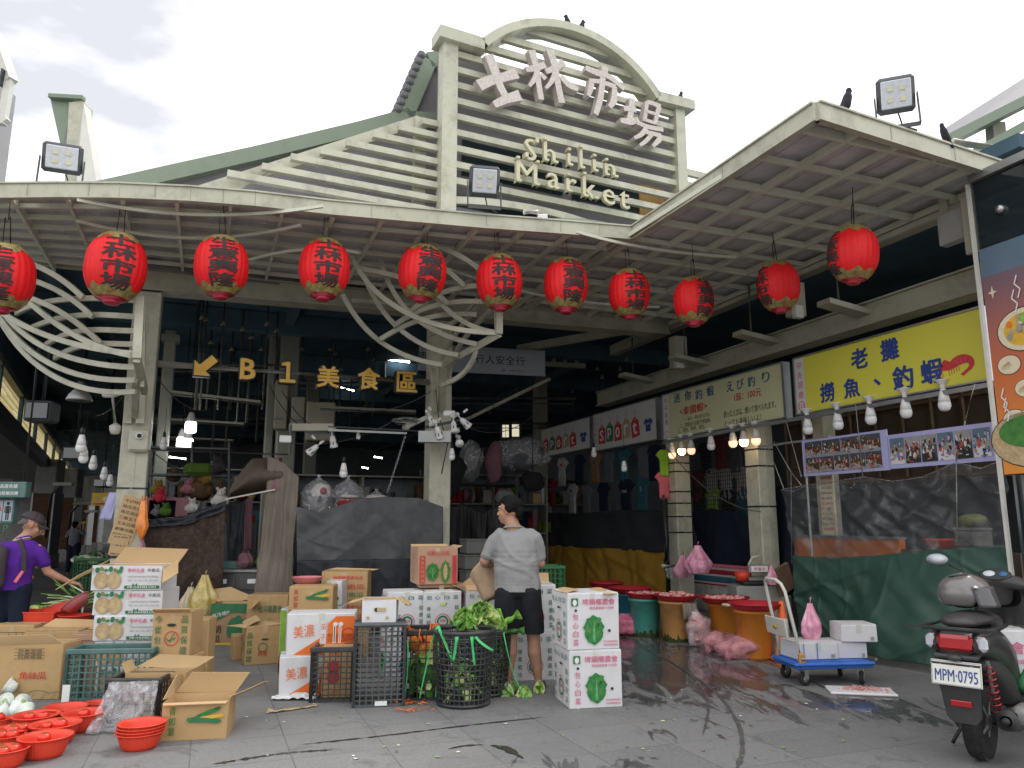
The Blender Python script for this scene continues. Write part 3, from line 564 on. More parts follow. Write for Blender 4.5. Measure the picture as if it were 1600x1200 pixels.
#SIGN BOARD ABOVE THE CANOPY
BY=R(25.5);BX=Vector((math.cos(BY),math.sin(BY),0));BN=Vector((-math.sin(BY),math.cos(BY),0))
B0=PV(700,200,10.4)
def PB(px,py,off=0):return PP(px,py,B0+BN*off,BN)
def bp_(p):return((p-B0).dot(BX),p.z)
def bpt(s,z,off=0):return Vector((B0.x,B0.y,0))+BX*s+BN*off+DZ*z
board=thing('market_sign_board','tall pale green louvred sign board with arched top and raised market lettering','sign',(B0.x,B0.y,5.0))
sL,zLt=bp_(PB(701,66));sR,zRt=bp_(PB(1057,172));ztop=(zLt+zRt)/2+.0
m=MB();m.bar(bpt(sL,5.05),bpt(sL,zLt+.02),.24,.22,'cream',BN);m.mark();m.bar(bpt(sR,5.05),bpt(sR,zRt+.02),.20,.22,'cream',BN);m.build('side_post',board,True)
m=MB()
a,b=PB(681,58),PB(750,79);c,d=PB(1018,158),PB(1075,172)
m.bar(a,b,.20,.40,'cream',BN);m.bar(c,d,.18,.40,'cream',BN)
arch=[PB(x,y)for x,y in((750,77),(757,66),(775,56),(800,47),(834,43),(868,48),(905,62),(945,84),(980,111),(1003,135),(1020,160))]
arcs=[bp_(p)for p in arch]
def circ(p,q,r):
 ax,ay=p;bx,by=q;cx,cy=r;d_=2*(ax*(by-cy)+bx*(cy-ay)+cx*(ay-by))
 ux=((ax*ax+ay*ay)*(by-cy)+(bx*bx+by*by)*(cy-ay)+(cx*cx+cy*cy)*(ay-by))/d_
 uy=((ax*ax+ay*ay)*(cx-bx)+(bx*bx+by*by)*(ax-cx)+(cx*cx+cy*cy)*(bx-ax))/d_
 return ux,uy,math.hypot(ax-ux,ay-uy)
cx_,cz_,cr_=circ(arcs[0],arcs[5],arcs[-1])
a0=math.atan2(arcs[0][1]-cz_,arcs[0][0]-cx_);a1=math.atan2(arcs[-1][1]-cz_,arcs[-1][0]-cx_)
pr=[bpt(cx_+cr_*math.cos(a0+(a1-a0)*i/28),cz_+cr_*math.sin(a0+(a1-a0)*i/28))for i in range(29)]
vs=[];fs=[]
for i in range(29):
 an=a0+(a1-a0)*i/28;dr=BX*math.cos(an)+DZ*math.sin(an)
 for(r_,o_)in((.07,-.2),(.07,.2),(-.07,.2),(-.07,-.2)):vs.append(pr[i]+dr*r_+BN*o_)
for i in range(28):
 for k in range(4):l=(k+1)%4;fs.append((i*4+k,i*4+l,i*4+4+l,i*4+4+k))
m.add(vs,fs,'cream');m.build('arched_cap',board,True)
sl=MB()
z=zLt-.18;k=0
zs=[]
while z>6.35:zs.append(z);z-=.262
for z in zs:sl.bar(bpt(sL+.1,z,0),bpt(sR-.08,z,0),.08,.10,'cream',DZ)
for k in range(1,6):
 z=zLt-.18+.262*k;hw=cr_**2-(z-cz_)**2
 if hw>.05:
  hw=math.sqrt(hw)-.06;s0=max(cx_-hw,sL+.1);s1=min(cx_+hw,sR-.1)
  if s1>s0:sl.bar(bpt(s0,z),bpt(s1,z),.08,.115,'cream',DZ)
for k in range(3):
 z=zs[-1]-.27-.27*k;arc_bar(sl,bpt(sL+.1,z-.05),bpt(sR-.08,z-.45-.12*k),.28,.08,.11,'cream',16,DZ)
sl.build('louvre',board,True)
m=MB();m.add([bpt(sL,5.1,.4),bpt(sR+.35,5.1,.4),bpt(sR+.35,zRt+.05,.4),bpt(sL,zLt+.05,.4),bpt(sL,5.1,.5),bpt(sR+.35,5.1,.5),bpt(sR+.35,zRt+.05,.5),bpt(sL,zLt+.05,.5)],[(0,1,2,3),(7,6,5,4),(0,4,5,1),(1,5,6,2),(2,6,7,3),(3,7,4,0)],'backwall')
for(s0,z0,s1,z1)in((sL+.3,5.9,sR-.3,6.5),(sL+.4,6.9,sL+2.2,7.5),(sL+2.4,6.8,sR-.5,7.3)):
 m.bar(bpt(s0,(z0+z1)/2,.38),bpt(s1,(z0+z1)/2,.38),.03,z1-z0,'glassdark',DZ)
m.bar(bpt(sR-.62,7.0,.35),bpt(sR-.08,7.0,.35),.03,.8,'plyorange',DZ)
m.build('backing_wall',board,True)
vs=[];fs=[];n=20
s0,zz0=bp_(PB(690,330,-.6));s1,zz1=bp_(PB(1000,375,-.6));
for i in range(n+1):
 t=i/n;s_=sL+(sR-sL)*t;h=5.35+.55*math.sin(math.pi*t)
 vs+=[bpt(s_,h,-.9),bpt(s_,h+.06,-.9),bpt(s_,h+.18,-.05),bpt(s_,h+.12,-.05),bpt(s_,5.05,-.3)]
for i in range(n):
 b_=i*5
 for k in range(4):l=(k+1)%4;fs.append((b_+k,b_+l,b_+5+l,b_+5+k))
 fs.append((b_+3,b_+4,b_+9,b_+8))
m=MB();m.add(vs,fs,'greentrim');m.build('arched_hood',board,True)
face=Face(MB(),bpt(0,0,-.06),BX,DZ)
def stroke(mb,pts,ws,mt_face,mt_side,th=.12,off=-.14):
 """brush stroke with varying width in board coordinates"""
 pts=[Vector(p)for p in pts];N=len(pts);L_=[];R_=[]
 for i,p in enumerate(pts):
  d=(pts[min(i+1,N-1)]-pts[max(0,i-1)]).normalized();nn=Vector((-d.y,d.x));L_.append(p+nn*ws[i]);R_.append(p-nn*ws[i])
 ring=L_+list(reversed(R_));f=[bpt(q.x,q.y,off-th)for q in ring];bk=[bpt(q.x,q.y,off)for q in ring];k=len(ring)
 for i in range(N-1):mb.add([f[i],f[i+1],f[k-2-i],f[k-1-i]],[(0,1,2,3)],mt_face)
 mb.add(f+bk,[(i,k+i,k+(i+1)%k,(i+1)%k)for i in range(k)],mt_side)
def smooth_stroke(pts,ws,n=5):
 o,w=[],[]
 P_=[Vector(p)for p in pts]
 for i in range(len(P_)-1):
  a=P_[max(0,i-1)];b=P_[i];c=P_[i+1];d=P_[min(len(P_)-1,i+2)]
  for k in range(n):
   t=k/n;o.append(.5*((2*b)+(c-a)*t+(2*a-5*b+4*c-d)*t*t+(3*b-a-3*c+d)*t**3));w.append(ws[i]+(ws[i+1]-ws[i])*t)
 o.append(P_[-1]);w.append(ws[-1]);return o,w
def z2(x,y):return bp_(PB(500+x/2.6667,y/2.6667,-.14))
chars={'shi':[([(650,372),(700,350),(760,335),(808,320)],(20,18,16,20)),([(690,245),(712,300),(738,375),(765,425)],(18,17,14,14)),([(712,452),(760,430),(820,412)],(12,15,20))],'lin':[([(845,305),(880,300),(925,285)],(9,12,12)),([(868,225),(885,290),(898,370),(908,430)],(15,12,11,11)),([(893,305),(880,345),(858,375)],(10,9,5)),([(905,325),(925,345)],(8,9)),([(925,315),(965,300),(1000,275)],(9,12,14)),([(942,225),(962,290),(978,380),(992,445)],(17,13,12,13)),([(965,320),(950,355),(925,385)],(11,9,5)),([(985,335),(1020,370),(1058,390)],(9,13,9))],'shi4':[([(1092,298),(1140,318),(1190,335),(1252,385)],(10,13,11,9)),([(1170,292),(1172,335)],(16,11)),([(1118,345),(1112,385),(1102,415)],(10,11,7)),([(1118,352),(1160,358),(1215,378)],(8,9,10)),([(1210,375),(1208,430),(1190,462)],(10,14,8)),([(1162,340),(1152,420),(1132,492)],(11,12,10))],'chang':[([(1285,425),(1280,480),(1272,515)],(13,12,11)),([(1250,465),(1300,470)],(10,12)),([(1235,515),(1280,520),(1310,510)],(9,14,9)),([(1345,440),(1340,480),(1335,520)],(8,8,8)),([(1345,440),(1370,446),(1400,460)],(8,9,11)),([(1396,458),(1385,495),(1378,530)],(10,9,8)),([(1340,478),(1385,492)],(6,7)),([(1335,515),(1378,528)],(6,7)),([(1300,525),(1350,545),(1410,555)],(8,9,9)),([(1340,545),(1320,575),(1290,590)],(9,9,6)),([(1335,565),(1375,575),(1400,582)],(8,9,9)),([(1398,578),(1390,600),(1365,625)],(10,11,6)),([(1360,578),(1335,605),(1312,622)],(8,8,6))],}
kk=abs(z2(1000,300)[0]-z2(900,300)[0])/100
for nm,strokes in chars.items():
 mb=MB()
 for si,(pts,ws)in enumerate(strokes):
  o,w=smooth_stroke([z2(*p)for p in pts],[q*kk*1.02 for q in ws]);stroke(mb,o,w,'letterface','letterside',.12+.003*si)
 mb.build('raised_character',board,True)
def board_text(s,xs,ys,hpx):
 for ch,x,y in zip(s,xs,ys):
  cx,cz=z2(x,y);hh=hpx*kk*1.08;mb=MB();vs_,fs_,x0,x1,y0_,y1__=text_geo(ch,.010,0,.06)
  k=hh/.72
  M_=basis(BX,DZ,-BN,bpt(cx,cz,-.18))
  mb.add([((v.x-(x0+x1)/2)*k*1.02,v.y*k-.36*k,v.z*k+.03)for v in vs_],fs_,'creamletter',False,M_)
  yb=min(v.y for v in vs_)*k-.36*k
  W_=(x1-x0)*k*1.02;zt_,zx=.36*k,.17*k
  for fx in{'h':(.1,.9),'i':(.5,),'l':(.5,),'n':(.1,.9),'M':(.07,.93),'r':(.2,),'k':(.12,.9)}.get(ch,()):mb.box(((fx-.5)*W_,-.36*k+.018,.06),(.15*k,.036,.12),'creamletter',0,M_)
  for fx,zz in{'h':((.04,zt_),),'l':((.2,zt_),),'k':((.04,zt_),),'i':((.2,zx),),'n':((.04,zx),),'r':((.1,zx),),'M':((.03,zt_),(.97,zt_)),'S':((.93,.27*k),(.06,-.27*k))}.get(ch,()):mb.box(((fx-.5)*W_,zz,.06),(.10*k,.036 if ch!='S' else .15*k,.12),'creamletter',0,M_)
  mb.build('raised_letter',board,True)
board_text('Shilin',(866,945,1025,1075,1130,1195),(632,645,660,672,685,705),78)
board_text('Market',(850,960,1035,1110,1190,1255),(730,745,768,790,812,830),82)
#LEFT LOUVRE SCREEN
scr=thing('louvre_screen','stepped pale green louvre screen on the roof left of the sign board','screen',(PB(560,250).x,PB(560,250).y,5.2))
m=MB()
for(x0,y0,y1)in((659,187,199),(622,197,217),(582,208,238),(540,221,259),(500,234,279),(454,243,300),(409,258,319),(355,269,338)):
 A_=PB(x0,y0+3,.1);zz=A_.z;B_=PB(689,y1+3,.1);e_=Vector((B_.x,B_.y,zz));m.mark();m.bar(A_,e_,.1,.092,'cream',DZ)
m.build('slat',scr,True)
m=MB();m.bar(bpt(sL-.35,5.0,.25),bpt(sL-.35,PB(676,190,.25).z,.25),.18,.1,'cream',BN)
m.bar(PB(300,305,.3),PB(655,190,.3),.1,.16,'cream',DZ);m.bar(PB(360,300,.28),PB(420,262,.28),.08,.1,'cream',DZ);m.build('support',scr,True)
m=MB()
for(y)in(268,288,308):A_=PB(1066,y,.15);m.bar(A_,A_+BX*1.0,.08,.12,'cream',DZ)
m.build('slat',scr,True)
#MARKET ROOF (green trimmed gable)
roof=thing('market_roof','dark ribbed market roof with a wide green edge trim behind the louvre screen','roof',UV(2,14,4.9))
m=MB();o1=.9
ed=[PB(150,300,o1),PB(400,243,o1),PB(560,204,o1),PB(640,182,o1)]
for a,b in zip(ed[:-1],ed[1:]):
 m.bar(a,b,.2,.21,'greentrim',DZ);m.bar(a-DZ*.15+BN*.12,b-DZ*.19+BN*.12,.08,.06,'greentrim',DZ)
up=[PB(632,182,o1),PB(668,98,o1),PB(693,94,o1)]
for a,b in zip(up[:-1],up[1:]):m.bar(a,b,.26,.2,'greentrim',BN)
m.bar(PB(635,186,o1),PB(700,192,o1),.2,.2,'greentrim',DZ)
m.build('edge_trim',roof,True)
m=MB();w=ed+up[1:]
base=[bpt(bp_(p)[0],4.9,o1+.05)for p in w];top=[p+BN*.05 for p in w]
for i in range(len(w)-1):m.add([base[i],base[i+1],top[i+1],top[i]],[(0,1,2,3)],'backwall')
for i in range(-2,12):
 p=bpt(-5+i*.7,5.2,o1+.03);
m.build('gable_wall',roof,True)
m=MB()
for i in range(len(w)-1):
 for k in range(2):
  q=[w[i]+BN*(k*10)+DZ*(.1-.8*k),w[i+1]+BN*(k*10)+DZ*(.1-.8*k),w[i+1]+BN*(k*10+10)+DZ*(.1-.8*(k+1)),w[i]+BN*(k*10+10)+DZ*(.1-.8*(k+1))]
  m.add(q+[p-DZ*.1 for p in q],[(0,1,2,3),(7,6,5,4),(0,4,5,1),(1,5,6,2),(2,6,7,3),(3,7,4,0)],'rooftile')
for t in range(9):
 p=up[0].lerp(up[1],t/8);m.bbox(p-BX*.14+DZ*.05,(.12,.3,.12),'rooftile',.03,BY)
m.build('roof_slope',roof,True)
ra=thing('roof_fin','upright green roof edge with a pale side panel at the far end of the canopy','roof',tuple(PY(110,290,11)))
m=MB();q=[PY(78,151,11),PY(117,152,11),PY(104,232,11.3),PY(96,234,11)];m.add(q+[p+Vector((.0,.12,0))for p in q],[(0,1,2,3),(7,6,5,4),(0,4,5,1),(1,5,6,2),(2,6,7,3),(3,7,4,0)],'greentrim');m.bar(PY(78,151,10.95),PY(131,154,10.95),.1,.06,'greentrim',DZ);m.build('trim',ra,True)
m=MB();q=[PY(108,160,10.95),PY(129,157,10.95),PY(120,292,10.95),PY(100,292,10.95)];q2=[PY(130,157,11.0),PY(152,292,10.6),PY(120,292,10.6),PY(119,235,11.0)]
m.add(q+[p+Vector((0,.3,0))for p in q],[(0,1,2,3),(7,6,5,4),(0,4,5,1),(1,5,6,2),(2,6,7,3),(3,7,4,0)],'cream');m.add(q2+[p+Vector((0,.2,0))for p in q2],[(0,3,2,1),(4,5,6,7),(0,1,5,4),(1,2,6,5)],'offwhite');m.build('side_panel',ra,True)
tw=thing('apartment_tower','grey apartment tower corner at the left edge of the sky','building',(-27,38,0))
m=MB();xr=PY(6,300,46).x;m.box((xr-4.2,42,PY(0,62,40).z/2),(8.4,8,PY(0,62,40).z),'towerwall');m.build('wall',tw,True)
for k in range(7):
 for j in range(3):m=MB();z=4.5+3.3*k;m.box((xr-1.4-2.6*j,37.97,z),(1.5,.12,1.6),'glassdark');m.box((xr-1.4-2.6*j,37.9,z-.9),(1.8,.3,.12),'offwhite');m.build('window',tw,True)
 for j in range(2):m=MB();m.box((xr+.03,40.2+3.4*j,z),(.12,1.5,1.6),'glassdark');m.box((xr+.1,40.2+3.4*j,z-.9),(.3,1.8,.12),'offwhite');m.build('window',tw,True)
m=MB();m.bar(PY(-8,55,37.9),PY(17,128,37.2),.5,.5,'offwhite',DZ);m.bar(PY(16,120,37.2),PY(3,195,37.2),.35,.35,'offwhite');m.bar(PY(-10,168,37.2),PY(10,192,37.2),.4,.4,'offwhite');m.build('balcony_edge',tw,True)
m=MB();m.bar(PY(7,110,37),PY(2,135,37),.4,.1,'glassdark');m.build('window',tw,True)
#INTERIOR SHELL
def slab(name,pts,z0,z1,mt,**k):
 m=MB();n=len(pts);vs=[UV(*p,z0)for p in pts]+[UV(*p,z1)for p in pts]
 m.add(vs,[tuple(reversed(range(n))),tuple(range(n,2*n))]+[(i,(i+1)%n,n+(i+1)%n,n+i)for i in range(n)],mt);return m.build(name,**k)
AD=Vector((-.518,1,0)).normalized()
AL0=PY(0,640,16);AL0.z=0
def AP(t,z=0,off=0):return AL0+AD*t+Vector((AD.y,-AD.x,0))*off+DZ*z
shell=thing('market_hall','dark deep market hall behind the entrance with grey back wall and high ceiling','building',UV(3,30,0))
def uva(p):q=uvz(p);return(q.x,q.y)
m=MB()
def prism_w(mb,pts,z0,z1,mt):
 n=len(pts);vs=[Vector((p.x,p.y,z0))for p in pts]+[Vector((p.x,p.y,z1))for p in pts]
 mb.add(vs,[tuple(reversed(range(n))),tuple(range(n,2*n))]+[(i,(i+1)%n,n+(i+1)%n,n+i)for i in range(n)],mt)
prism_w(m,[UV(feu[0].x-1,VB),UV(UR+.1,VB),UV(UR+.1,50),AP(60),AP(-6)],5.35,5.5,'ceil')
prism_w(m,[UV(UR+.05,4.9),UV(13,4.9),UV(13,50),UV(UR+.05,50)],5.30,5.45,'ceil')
m.build('ceiling',shell,True)
m=MB();m.bar(UV(feu[0].x-1,VB+.05,5.25),UV(UR,VB+.05,5.25),.1,.5,'cream_dull');m.build('front_parapet',shell,True)
m=MB()
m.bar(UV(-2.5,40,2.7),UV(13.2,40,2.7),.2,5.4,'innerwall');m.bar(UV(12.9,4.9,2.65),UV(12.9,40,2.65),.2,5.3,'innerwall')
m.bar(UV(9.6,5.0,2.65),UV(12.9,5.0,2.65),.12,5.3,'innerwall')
m.build('wall',shell,True)
m=MB()
for v in(14.5,18,22,27,33):m.bar(UV(-8,v,5.15),UV(12.8,v,5.15),.22,.36,'ceil')
for u in(-6,-2.4,1.2,4.6,8.0):m.bar(UV(u,VB+.2,5.22),UV(u,39,5.22),.16,.2,'ceil')
m.build('ceiling_beam',shell,True)
def col(px,Y,w,h,label,mt='hallpaint',z0=0):
 p=PY(px,800,Y);p.z=z0;t=MB();t.bbox((0,0,h/2),(w,w,h),mt,.02,YAW);t.box((0,0,h-.15),(w*1.5,w*1.5,.12),mt,YAW);t.box((0,0,.1),(w*1.3,w*1.3,.2),mt,YAW)
 for i in range(len(t.v)):t.v[i]=t.v[i]+p
 return t.build('hall_column',origin=p,label=label,cat='column')
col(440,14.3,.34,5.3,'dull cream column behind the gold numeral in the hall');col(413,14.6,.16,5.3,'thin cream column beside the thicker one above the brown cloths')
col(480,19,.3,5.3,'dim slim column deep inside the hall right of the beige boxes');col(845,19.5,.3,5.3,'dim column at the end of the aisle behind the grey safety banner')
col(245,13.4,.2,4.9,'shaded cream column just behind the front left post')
for(x0,y0,x1,y1,Y,lab)in((428,596,452,672,14.0,'tall beige air duct box on the cream column'),(455,622,478,668,13.9,'small beige duct box right of the column above the strip light rail'),(478,630,524,690,13.6,'wide beige sheet box over the toy stall rail')):
 a=PY(x0,y1,Y);b=PY(x1,y0,Y);t=MB();d=b-a;t.bbox((0,0,0),(d.x,.35,d.z),'ductbox',.02,YAW*.6);t.box((0,-.19,-d.z*.3),(d.x*.8,.02,.03),'innerwall',YAW*.6)
 c=(a+b)/2
 for i in range(len(t.v)):t.v[i]=t.v[i]+c
 t.build('duct_box',origin=c,label=lab,cat='duct')
random.seed(3)
rods=[(305,640,445,12.6),(312,640,450,12.7),(340,640,455,13),(370,660,470,13.4),(385,660,470,14),(352,700,460,15),(330,720,470,16),(410,640,480,13),(428,600,480,13.5),(400,690,480,15),(512,650,500,15),(520,640,500,15.4),(530,645,505,17),(572,640,510,15),(582,650,515,16),(456,650,500,15.5),(470,600,500,15),(600,640,520,18),(934,620,560,17),(942,620,560,18),(970,620,560,17),(980,600,560,16),(1033,600,545,14),(895,650,590,20),(750,640,560,24),(765,640,560,24),(322,640,445,14.4),(360,640,450,16.5),(378,640,452,17.4),(446,650,485,14.2),(545,690,500,18.5),(560,690,500,19)]
rods.sort();ORD='first second third fourth fifth sixth seventh eighth ninth tenth eleventh twelfth thirteenth fourteenth fifteenth sixteenth'.split();cnt_={}
for i,(x,y0,y1,Y)in enumerate(rods):
 zn='behind the gold arrow and B' if x<400 else('behind the gold numeral' if x<480 else('behind the gold food court characters' if x<640 else('in the aisle right of the lamp post' if x<900 else 'above the clothes shop signs')));cnt_[zn]=cnt_.get(zn,-1)+1
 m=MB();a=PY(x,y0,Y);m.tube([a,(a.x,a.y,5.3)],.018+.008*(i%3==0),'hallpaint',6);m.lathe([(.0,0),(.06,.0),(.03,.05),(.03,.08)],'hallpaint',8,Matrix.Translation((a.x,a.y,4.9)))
 m.build('hanging_rod',origin=a,label=f'{ORD[cnt_[zn]]} thin ceiling rod from the left {zn}',cat='rod',group='rods hanging from the hall ceiling')
for i,(x0,y0,x1,y1,Y,lit,lab)in enumerate([(268,612,408,628,13,0,'upper unlit strip light under the gold arrow'),(262,655,382,662,15,0,'middle unlit strip light above the glowing lamps'),(262,683,365,688,17,0,'lowest unlit strip light behind the glowing lamps'),(500,636,650,643,13,0,'dark strip light rail under the gold character letters'),(582,557,640,563,18,1,'lit fluorescent tube behind the banner pole right of the gold letters'),(597,584,609,588,22,1,'short lit tube between the last two gold characters'),(532,603,553,608,21,1,'lit tube beneath the first gold character'),(505,620,522,624,26,1,'distant lit tube below the gold characters'),(585,712,597,714,30,1,'far lit tube above the toy bags'),(566,728,575,730,30,1,'far lit tube just above the pink toy bag'),(265,712,290,715,28,1,'distant row of lit tubes behind the green plush')]):
 a,b=PY(x0,y0,Y),PY(x1,y1,Y);t=thing('strip_light',lab,'light',tuple((a+b)/2))
 m=MB();m.bar(a,b,.07,.04,'hallpaint');m.build('housing',t,True)
 m=MB();m.tube([a-DZ*.045,b-DZ*.045],.02 if Y<25 else .03,'litwhite' if lit else 'hallpaint',8);m.build('tube',t,True)
for(x,y,Y,lab)in((298,667,12.5,'upper of the three glowing bulbs behind the front left post'),(284,691,13.6,'lower left of the three glowing bulbs behind the front left post'),(293,693,13.2,'lower right of the three glowing bulbs behind the front left post')):
 p=PY(x,y,Y);t=thing('hall_lamp',lab,'lamp',tuple(p))
 m=MB();m.lathe([(.03,.24),(.05,.2),(.075,.1),(.078,.08)],'plushwhite',16);m.tube([(0,0,.24),(0,0,5.3-p.z)],.008,'black',5);m.build('socket',t)
 m=MB();m.lathe([(.0,-.10),(.05,-.10),(.085,-.08),(.085,.06),(.07,.08)],'litwhite',16);m.build('globe',t)
p=PY(125,614,9.4);t=thing('pendant_lamp','aluminium bell pendant lamp under the left curved ribs','lamp',tuple(p))
m=MB();m.lathe([(.145,-.10),(.15,-.085),(.12,-.02),(.06,.05),(.045,.10),(.03,.14)],'duct',24);m.lathe([(.14,-.10),(.10,-.03),(.04,.03)],'offwhite',24);m.build('reflector',t)
m=MB();m.tube([(0,0,.14),(0,0,5.2-p.z)],.008,'black',5);m.build('cord',t)
#BULBS
def bulb(p,label,group,glow='bulb',cord=None,s=1,base=True):
 t=thing('light_bulb',label,'bulb',tuple(p),YAW,group)
 m=MB();m.lathe([(.0,-.092),(.02,-.090),(.036,-.078),(.045,-.055),(.046,-.035),(.043,-.022)],glow,18,Matrix.Scale(s,4));m.build('diffuser',t)
 m=MB();m.lathe([(.043,-.022),(.036,.02),(.026,.06),(.022,.075)],'white' if glow=='bulb' else 'offwhite',18,Matrix.Scale(s,4));m.build('neck',t)
 m=MB()
 if base:m.lathe([(.018,.07),(.02,.10),(.026,.12),(.052,.145),(.056,.15)],'white',18,Matrix.Scale(s,4))
 else:m.lathe([(.022,.07),(.02,.13),(.008,.15)],'black',12,Matrix.Scale(s,4))
 if cord:m.tube([(0,0,.14*s),(0,0,cord)],.005,'black',5)
 m.build('socket',t);return t
for(x,y,Y,s,lab)in((127,692,9.6,1.35,'nearest and highest hanging bulb left of the notice post'),(131,710,9.8,1.25,'second hanging bulb just under the nearest one left of the notice post'),(146,722,10.6,1.2,'third hanging bulb left of the notice post'),(163,739,11.5,1.2,'fourth hanging bulb close to the notice post'),(172,750,12.2,1.15,'lowest hanging bulb beside the notice post'),(256,692,11.8,1.2,'dim hanging bulb right of the notice post by the glowing lamps'),(537,734,10.9,1.25,'white bulb hanging on a black cord in front of the toy bags'),(706,709,11.2,1.05,'bulb hanging right of the clamp lamp post'),(928,706,14,1.1,'bulb hanging between the two clothes shop signs'),(975,728,13,1.1,'bulb hanging before the teal shirt'),(560,680,11.3,.7,'small bulb under the perforated rail above the toy bags')):
 bulb(PY(x,y,Y),lab,'bulbs hanging on cords',cord=.55,s=s,base=False)
US=7.35
mini=[(1050,705,'litsoft'),(1065,699,'litwarm'),(1080,698,'litsoft'),(1111,691,'bulb'),(1145,686,'litsoft'),(1162,684,'litwarm'),(1181,682,'litsoft')]
nm=['first and dimly glowing bulb at the corner post under the pale shrimp sign','bright warm bulb second from the corner post under the pale shrimp sign','faint pinkish bulb third from the corner post under the pale shrimp sign','unlit bulb alone in the middle under the pale shrimp sign','faintly glowing bulb just left of the bright right hand one under the pale sign','bright warm bulb near the right end of the pale shrimp sign','faint bulb at the right end of the pale shrimp sign']
for(x,y,g),l in zip(mini,nm):bulb(PU(x,y,US),l,'bulbs under the pale shrimp sign',g,s=1.42)
yel=[(1262,664),(1309,656),(1360,647),(1415,636),(1475,624)]
nm=['unlit bulb under the left end of the yellow sign','second unlit bulb from the left under the yellow sign','middle unlit bulb under the yellow sign','fourth unlit bulb under the yellow sign','unlit bulb under the red prawn at the right end of the yellow sign']
for(x,y),l in zip(yel,nm):bulb(PU(x,y,US-.02),l,'bulbs under the yellow sign','bulb',s=1.42)
#SIGNS
def plane_sign(name,label,cat,tl,br_,u,board_mt,depth=.12,frame_mt='steel',frame=.025,yoff=0,lean=0):
 """box sign on the plane u = const, facing the viewer; returns thing, Face, w, h"""
 a=PU(*tl,u);b=PU(*br_,u);va,vb=uvz(a).y,uvz(b).y;z1,z0=a.z,b.z
 o=UV(u,va,z0);x=-DV;w=va-vb;h=z1-z0
 t=thing(name,label,cat,tuple(UV(u+depth/2,(va+vb)/2,z0)),YAW)
 m=MB();T=basis(x,DZ,x.cross(DZ),o)
 m.box((w/2,h/2,-depth/2),(w,h,depth),board_mt,0,T)
 return t,m,Face(m,o+x.cross(DZ)*.0,x,DZ,w,h),w,h,T
def sign_frame(t,T,w,h,f=.02,mt='steel',depth=.12):
 m=MB()
 for(cx,cy,a,b)in((w/2,-f/2,w+2*f,f),(w/2,h+f/2,w+2*f,f),(-f/2,h/2,f,h),(w+f/2,h/2,f,h)):m.box((cx,cy,-depth/2+.01),(a,b,depth+.02),mt,0,T)
 m.build('frame',t,True)
t,m,F,w,h,T=plane_sign('stall_sign','bright yellow stall sign with dark blue characters and a red prawn','sign',(1241,562),(1545,590),US,'signyellow')
def vpx(px,u=US):return uvz(PU(px,600,u)).y
vL=uvz(PU(1241,562,US)).y
h=PU(1241,562,US).z-PU(1247,647,US).z
z0=PU(1247,647,US).z
m.v=[];m.f=[];m.m=[];m.sm=[]
oo=UV(US,vL,z0);T=basis(-DV,DZ,(-DV).cross(DZ),oo);m.box((w/2,h/2,-.06),(w,h,.12),'signyellow',0,T);F=Face(m,oo,-DV,DZ,w,h)
def sxy(px,py,u=US,vl=None,zz=None):
 p=PU(px,py,u);q=uvz(p);return((vl if vl is not None else vL)-q.y,p.z-(zz if zz is not None else z0))
F.rect(0,0,.17,h,'signwhite',1)
for ch,(px,py),s in(('老',(1343,560),.26),('攤',(1390,546),.26),('撈',(1293,613),.25),('魚',(1331,606),.25),('、',(1371,597),.09),('釣',(1411,590),.28),('蝦',(1456,580),.28)):
 x,y=sxy(px,py);F.text(ch,x,y,s,'signblue',2,s*1.02 if ch!='、' else .1,.035)
for i,ch in enumerate('中央銅棚'):F.text(ch,.085,h-.10-.135*i,.10,'ired',2,.09,.0)
F.ring(.085,.10,.065,.009,'ired',2);F.text('225',.085,.10,.055,'ired',2,None,0)
m.build('board',t,True);sign_frame(t,T,w,h)
mb=MB();F2=Face(mb,oo,-DV,DZ)
cx,cy=sxy(1505,566)
outer=[];inner=[]
for i in range(15):
 a=R(165)-R(225)*i/14;r1=.155-.004*i;wd=.118*(1-(i/14)**1.5*.72);ox,oy=cx+r1*math.cos(a)*1.15,cy-.03+r1*math.sin(a)*.85
 outer.append((ox,oy));inner.append((ox-wd*math.cos(a),oy-wd*math.sin(a)))
F2.poly([(inner[-1][0]-.05,inner[-1][1]-.07),(outer[-1][0]-.10,outer[-1][1]-.02),inner[-1],outer[-1]],'ired',3.5);F2.poly([(cx-.34,cy-.045),(cx-.22,cy+.07)]+outer[1:]+list(reversed(inner[1:]))+[(cx-.16,cy-.055)],'ired',3)
for i in range(2,13,2):F2.line([outer[i],inner[i]],.006,'ipink',4)
for i in range(5):F2.line([(cx-.18+.03*i,cy-.03),(cx-.17+.03*i,cy-.12+.01*i)],.008,'ired',2)
F2.line([(cx-.29,cy-.03),(cx-.25,cy-.09),(cx-.30,cy-.2)],.006,'iorange',2);F2.line([(cx-.27,cy-.03),(cx-.24,cy-.11),(cx-.34,cy-.22)],.005,'iorange',2)
F2.disc(cx-.25,cy+.005,.013,'iblack',5);mb.build('prawn_picture',t,True)
vL2=uvz(PU(1037,650,US)).y;zb=PU(1228,651,US).z;zt_=PU(1222,567,US).z;hh=zt_-zb;w2=vL2-uvz(PU(1224,610,US)).y
oo=UV(US,vL2,zb);T=basis(-DV,DZ,(-DV).cross(DZ),oo);t=thing('stall_sign','pale green stall sign with blue and red lettering above the lit bulbs','sign',tuple(UV(US,vL2-w2/2,zb)),YAW)
m=MB();m.box((w2/2,hh/2,-.06),(w2,hh,.12),'signcream',0,T);F=Face(m,oo,-DV,DZ,w2,hh);F.rect(0,0,.17,hh,'signwhite',1)
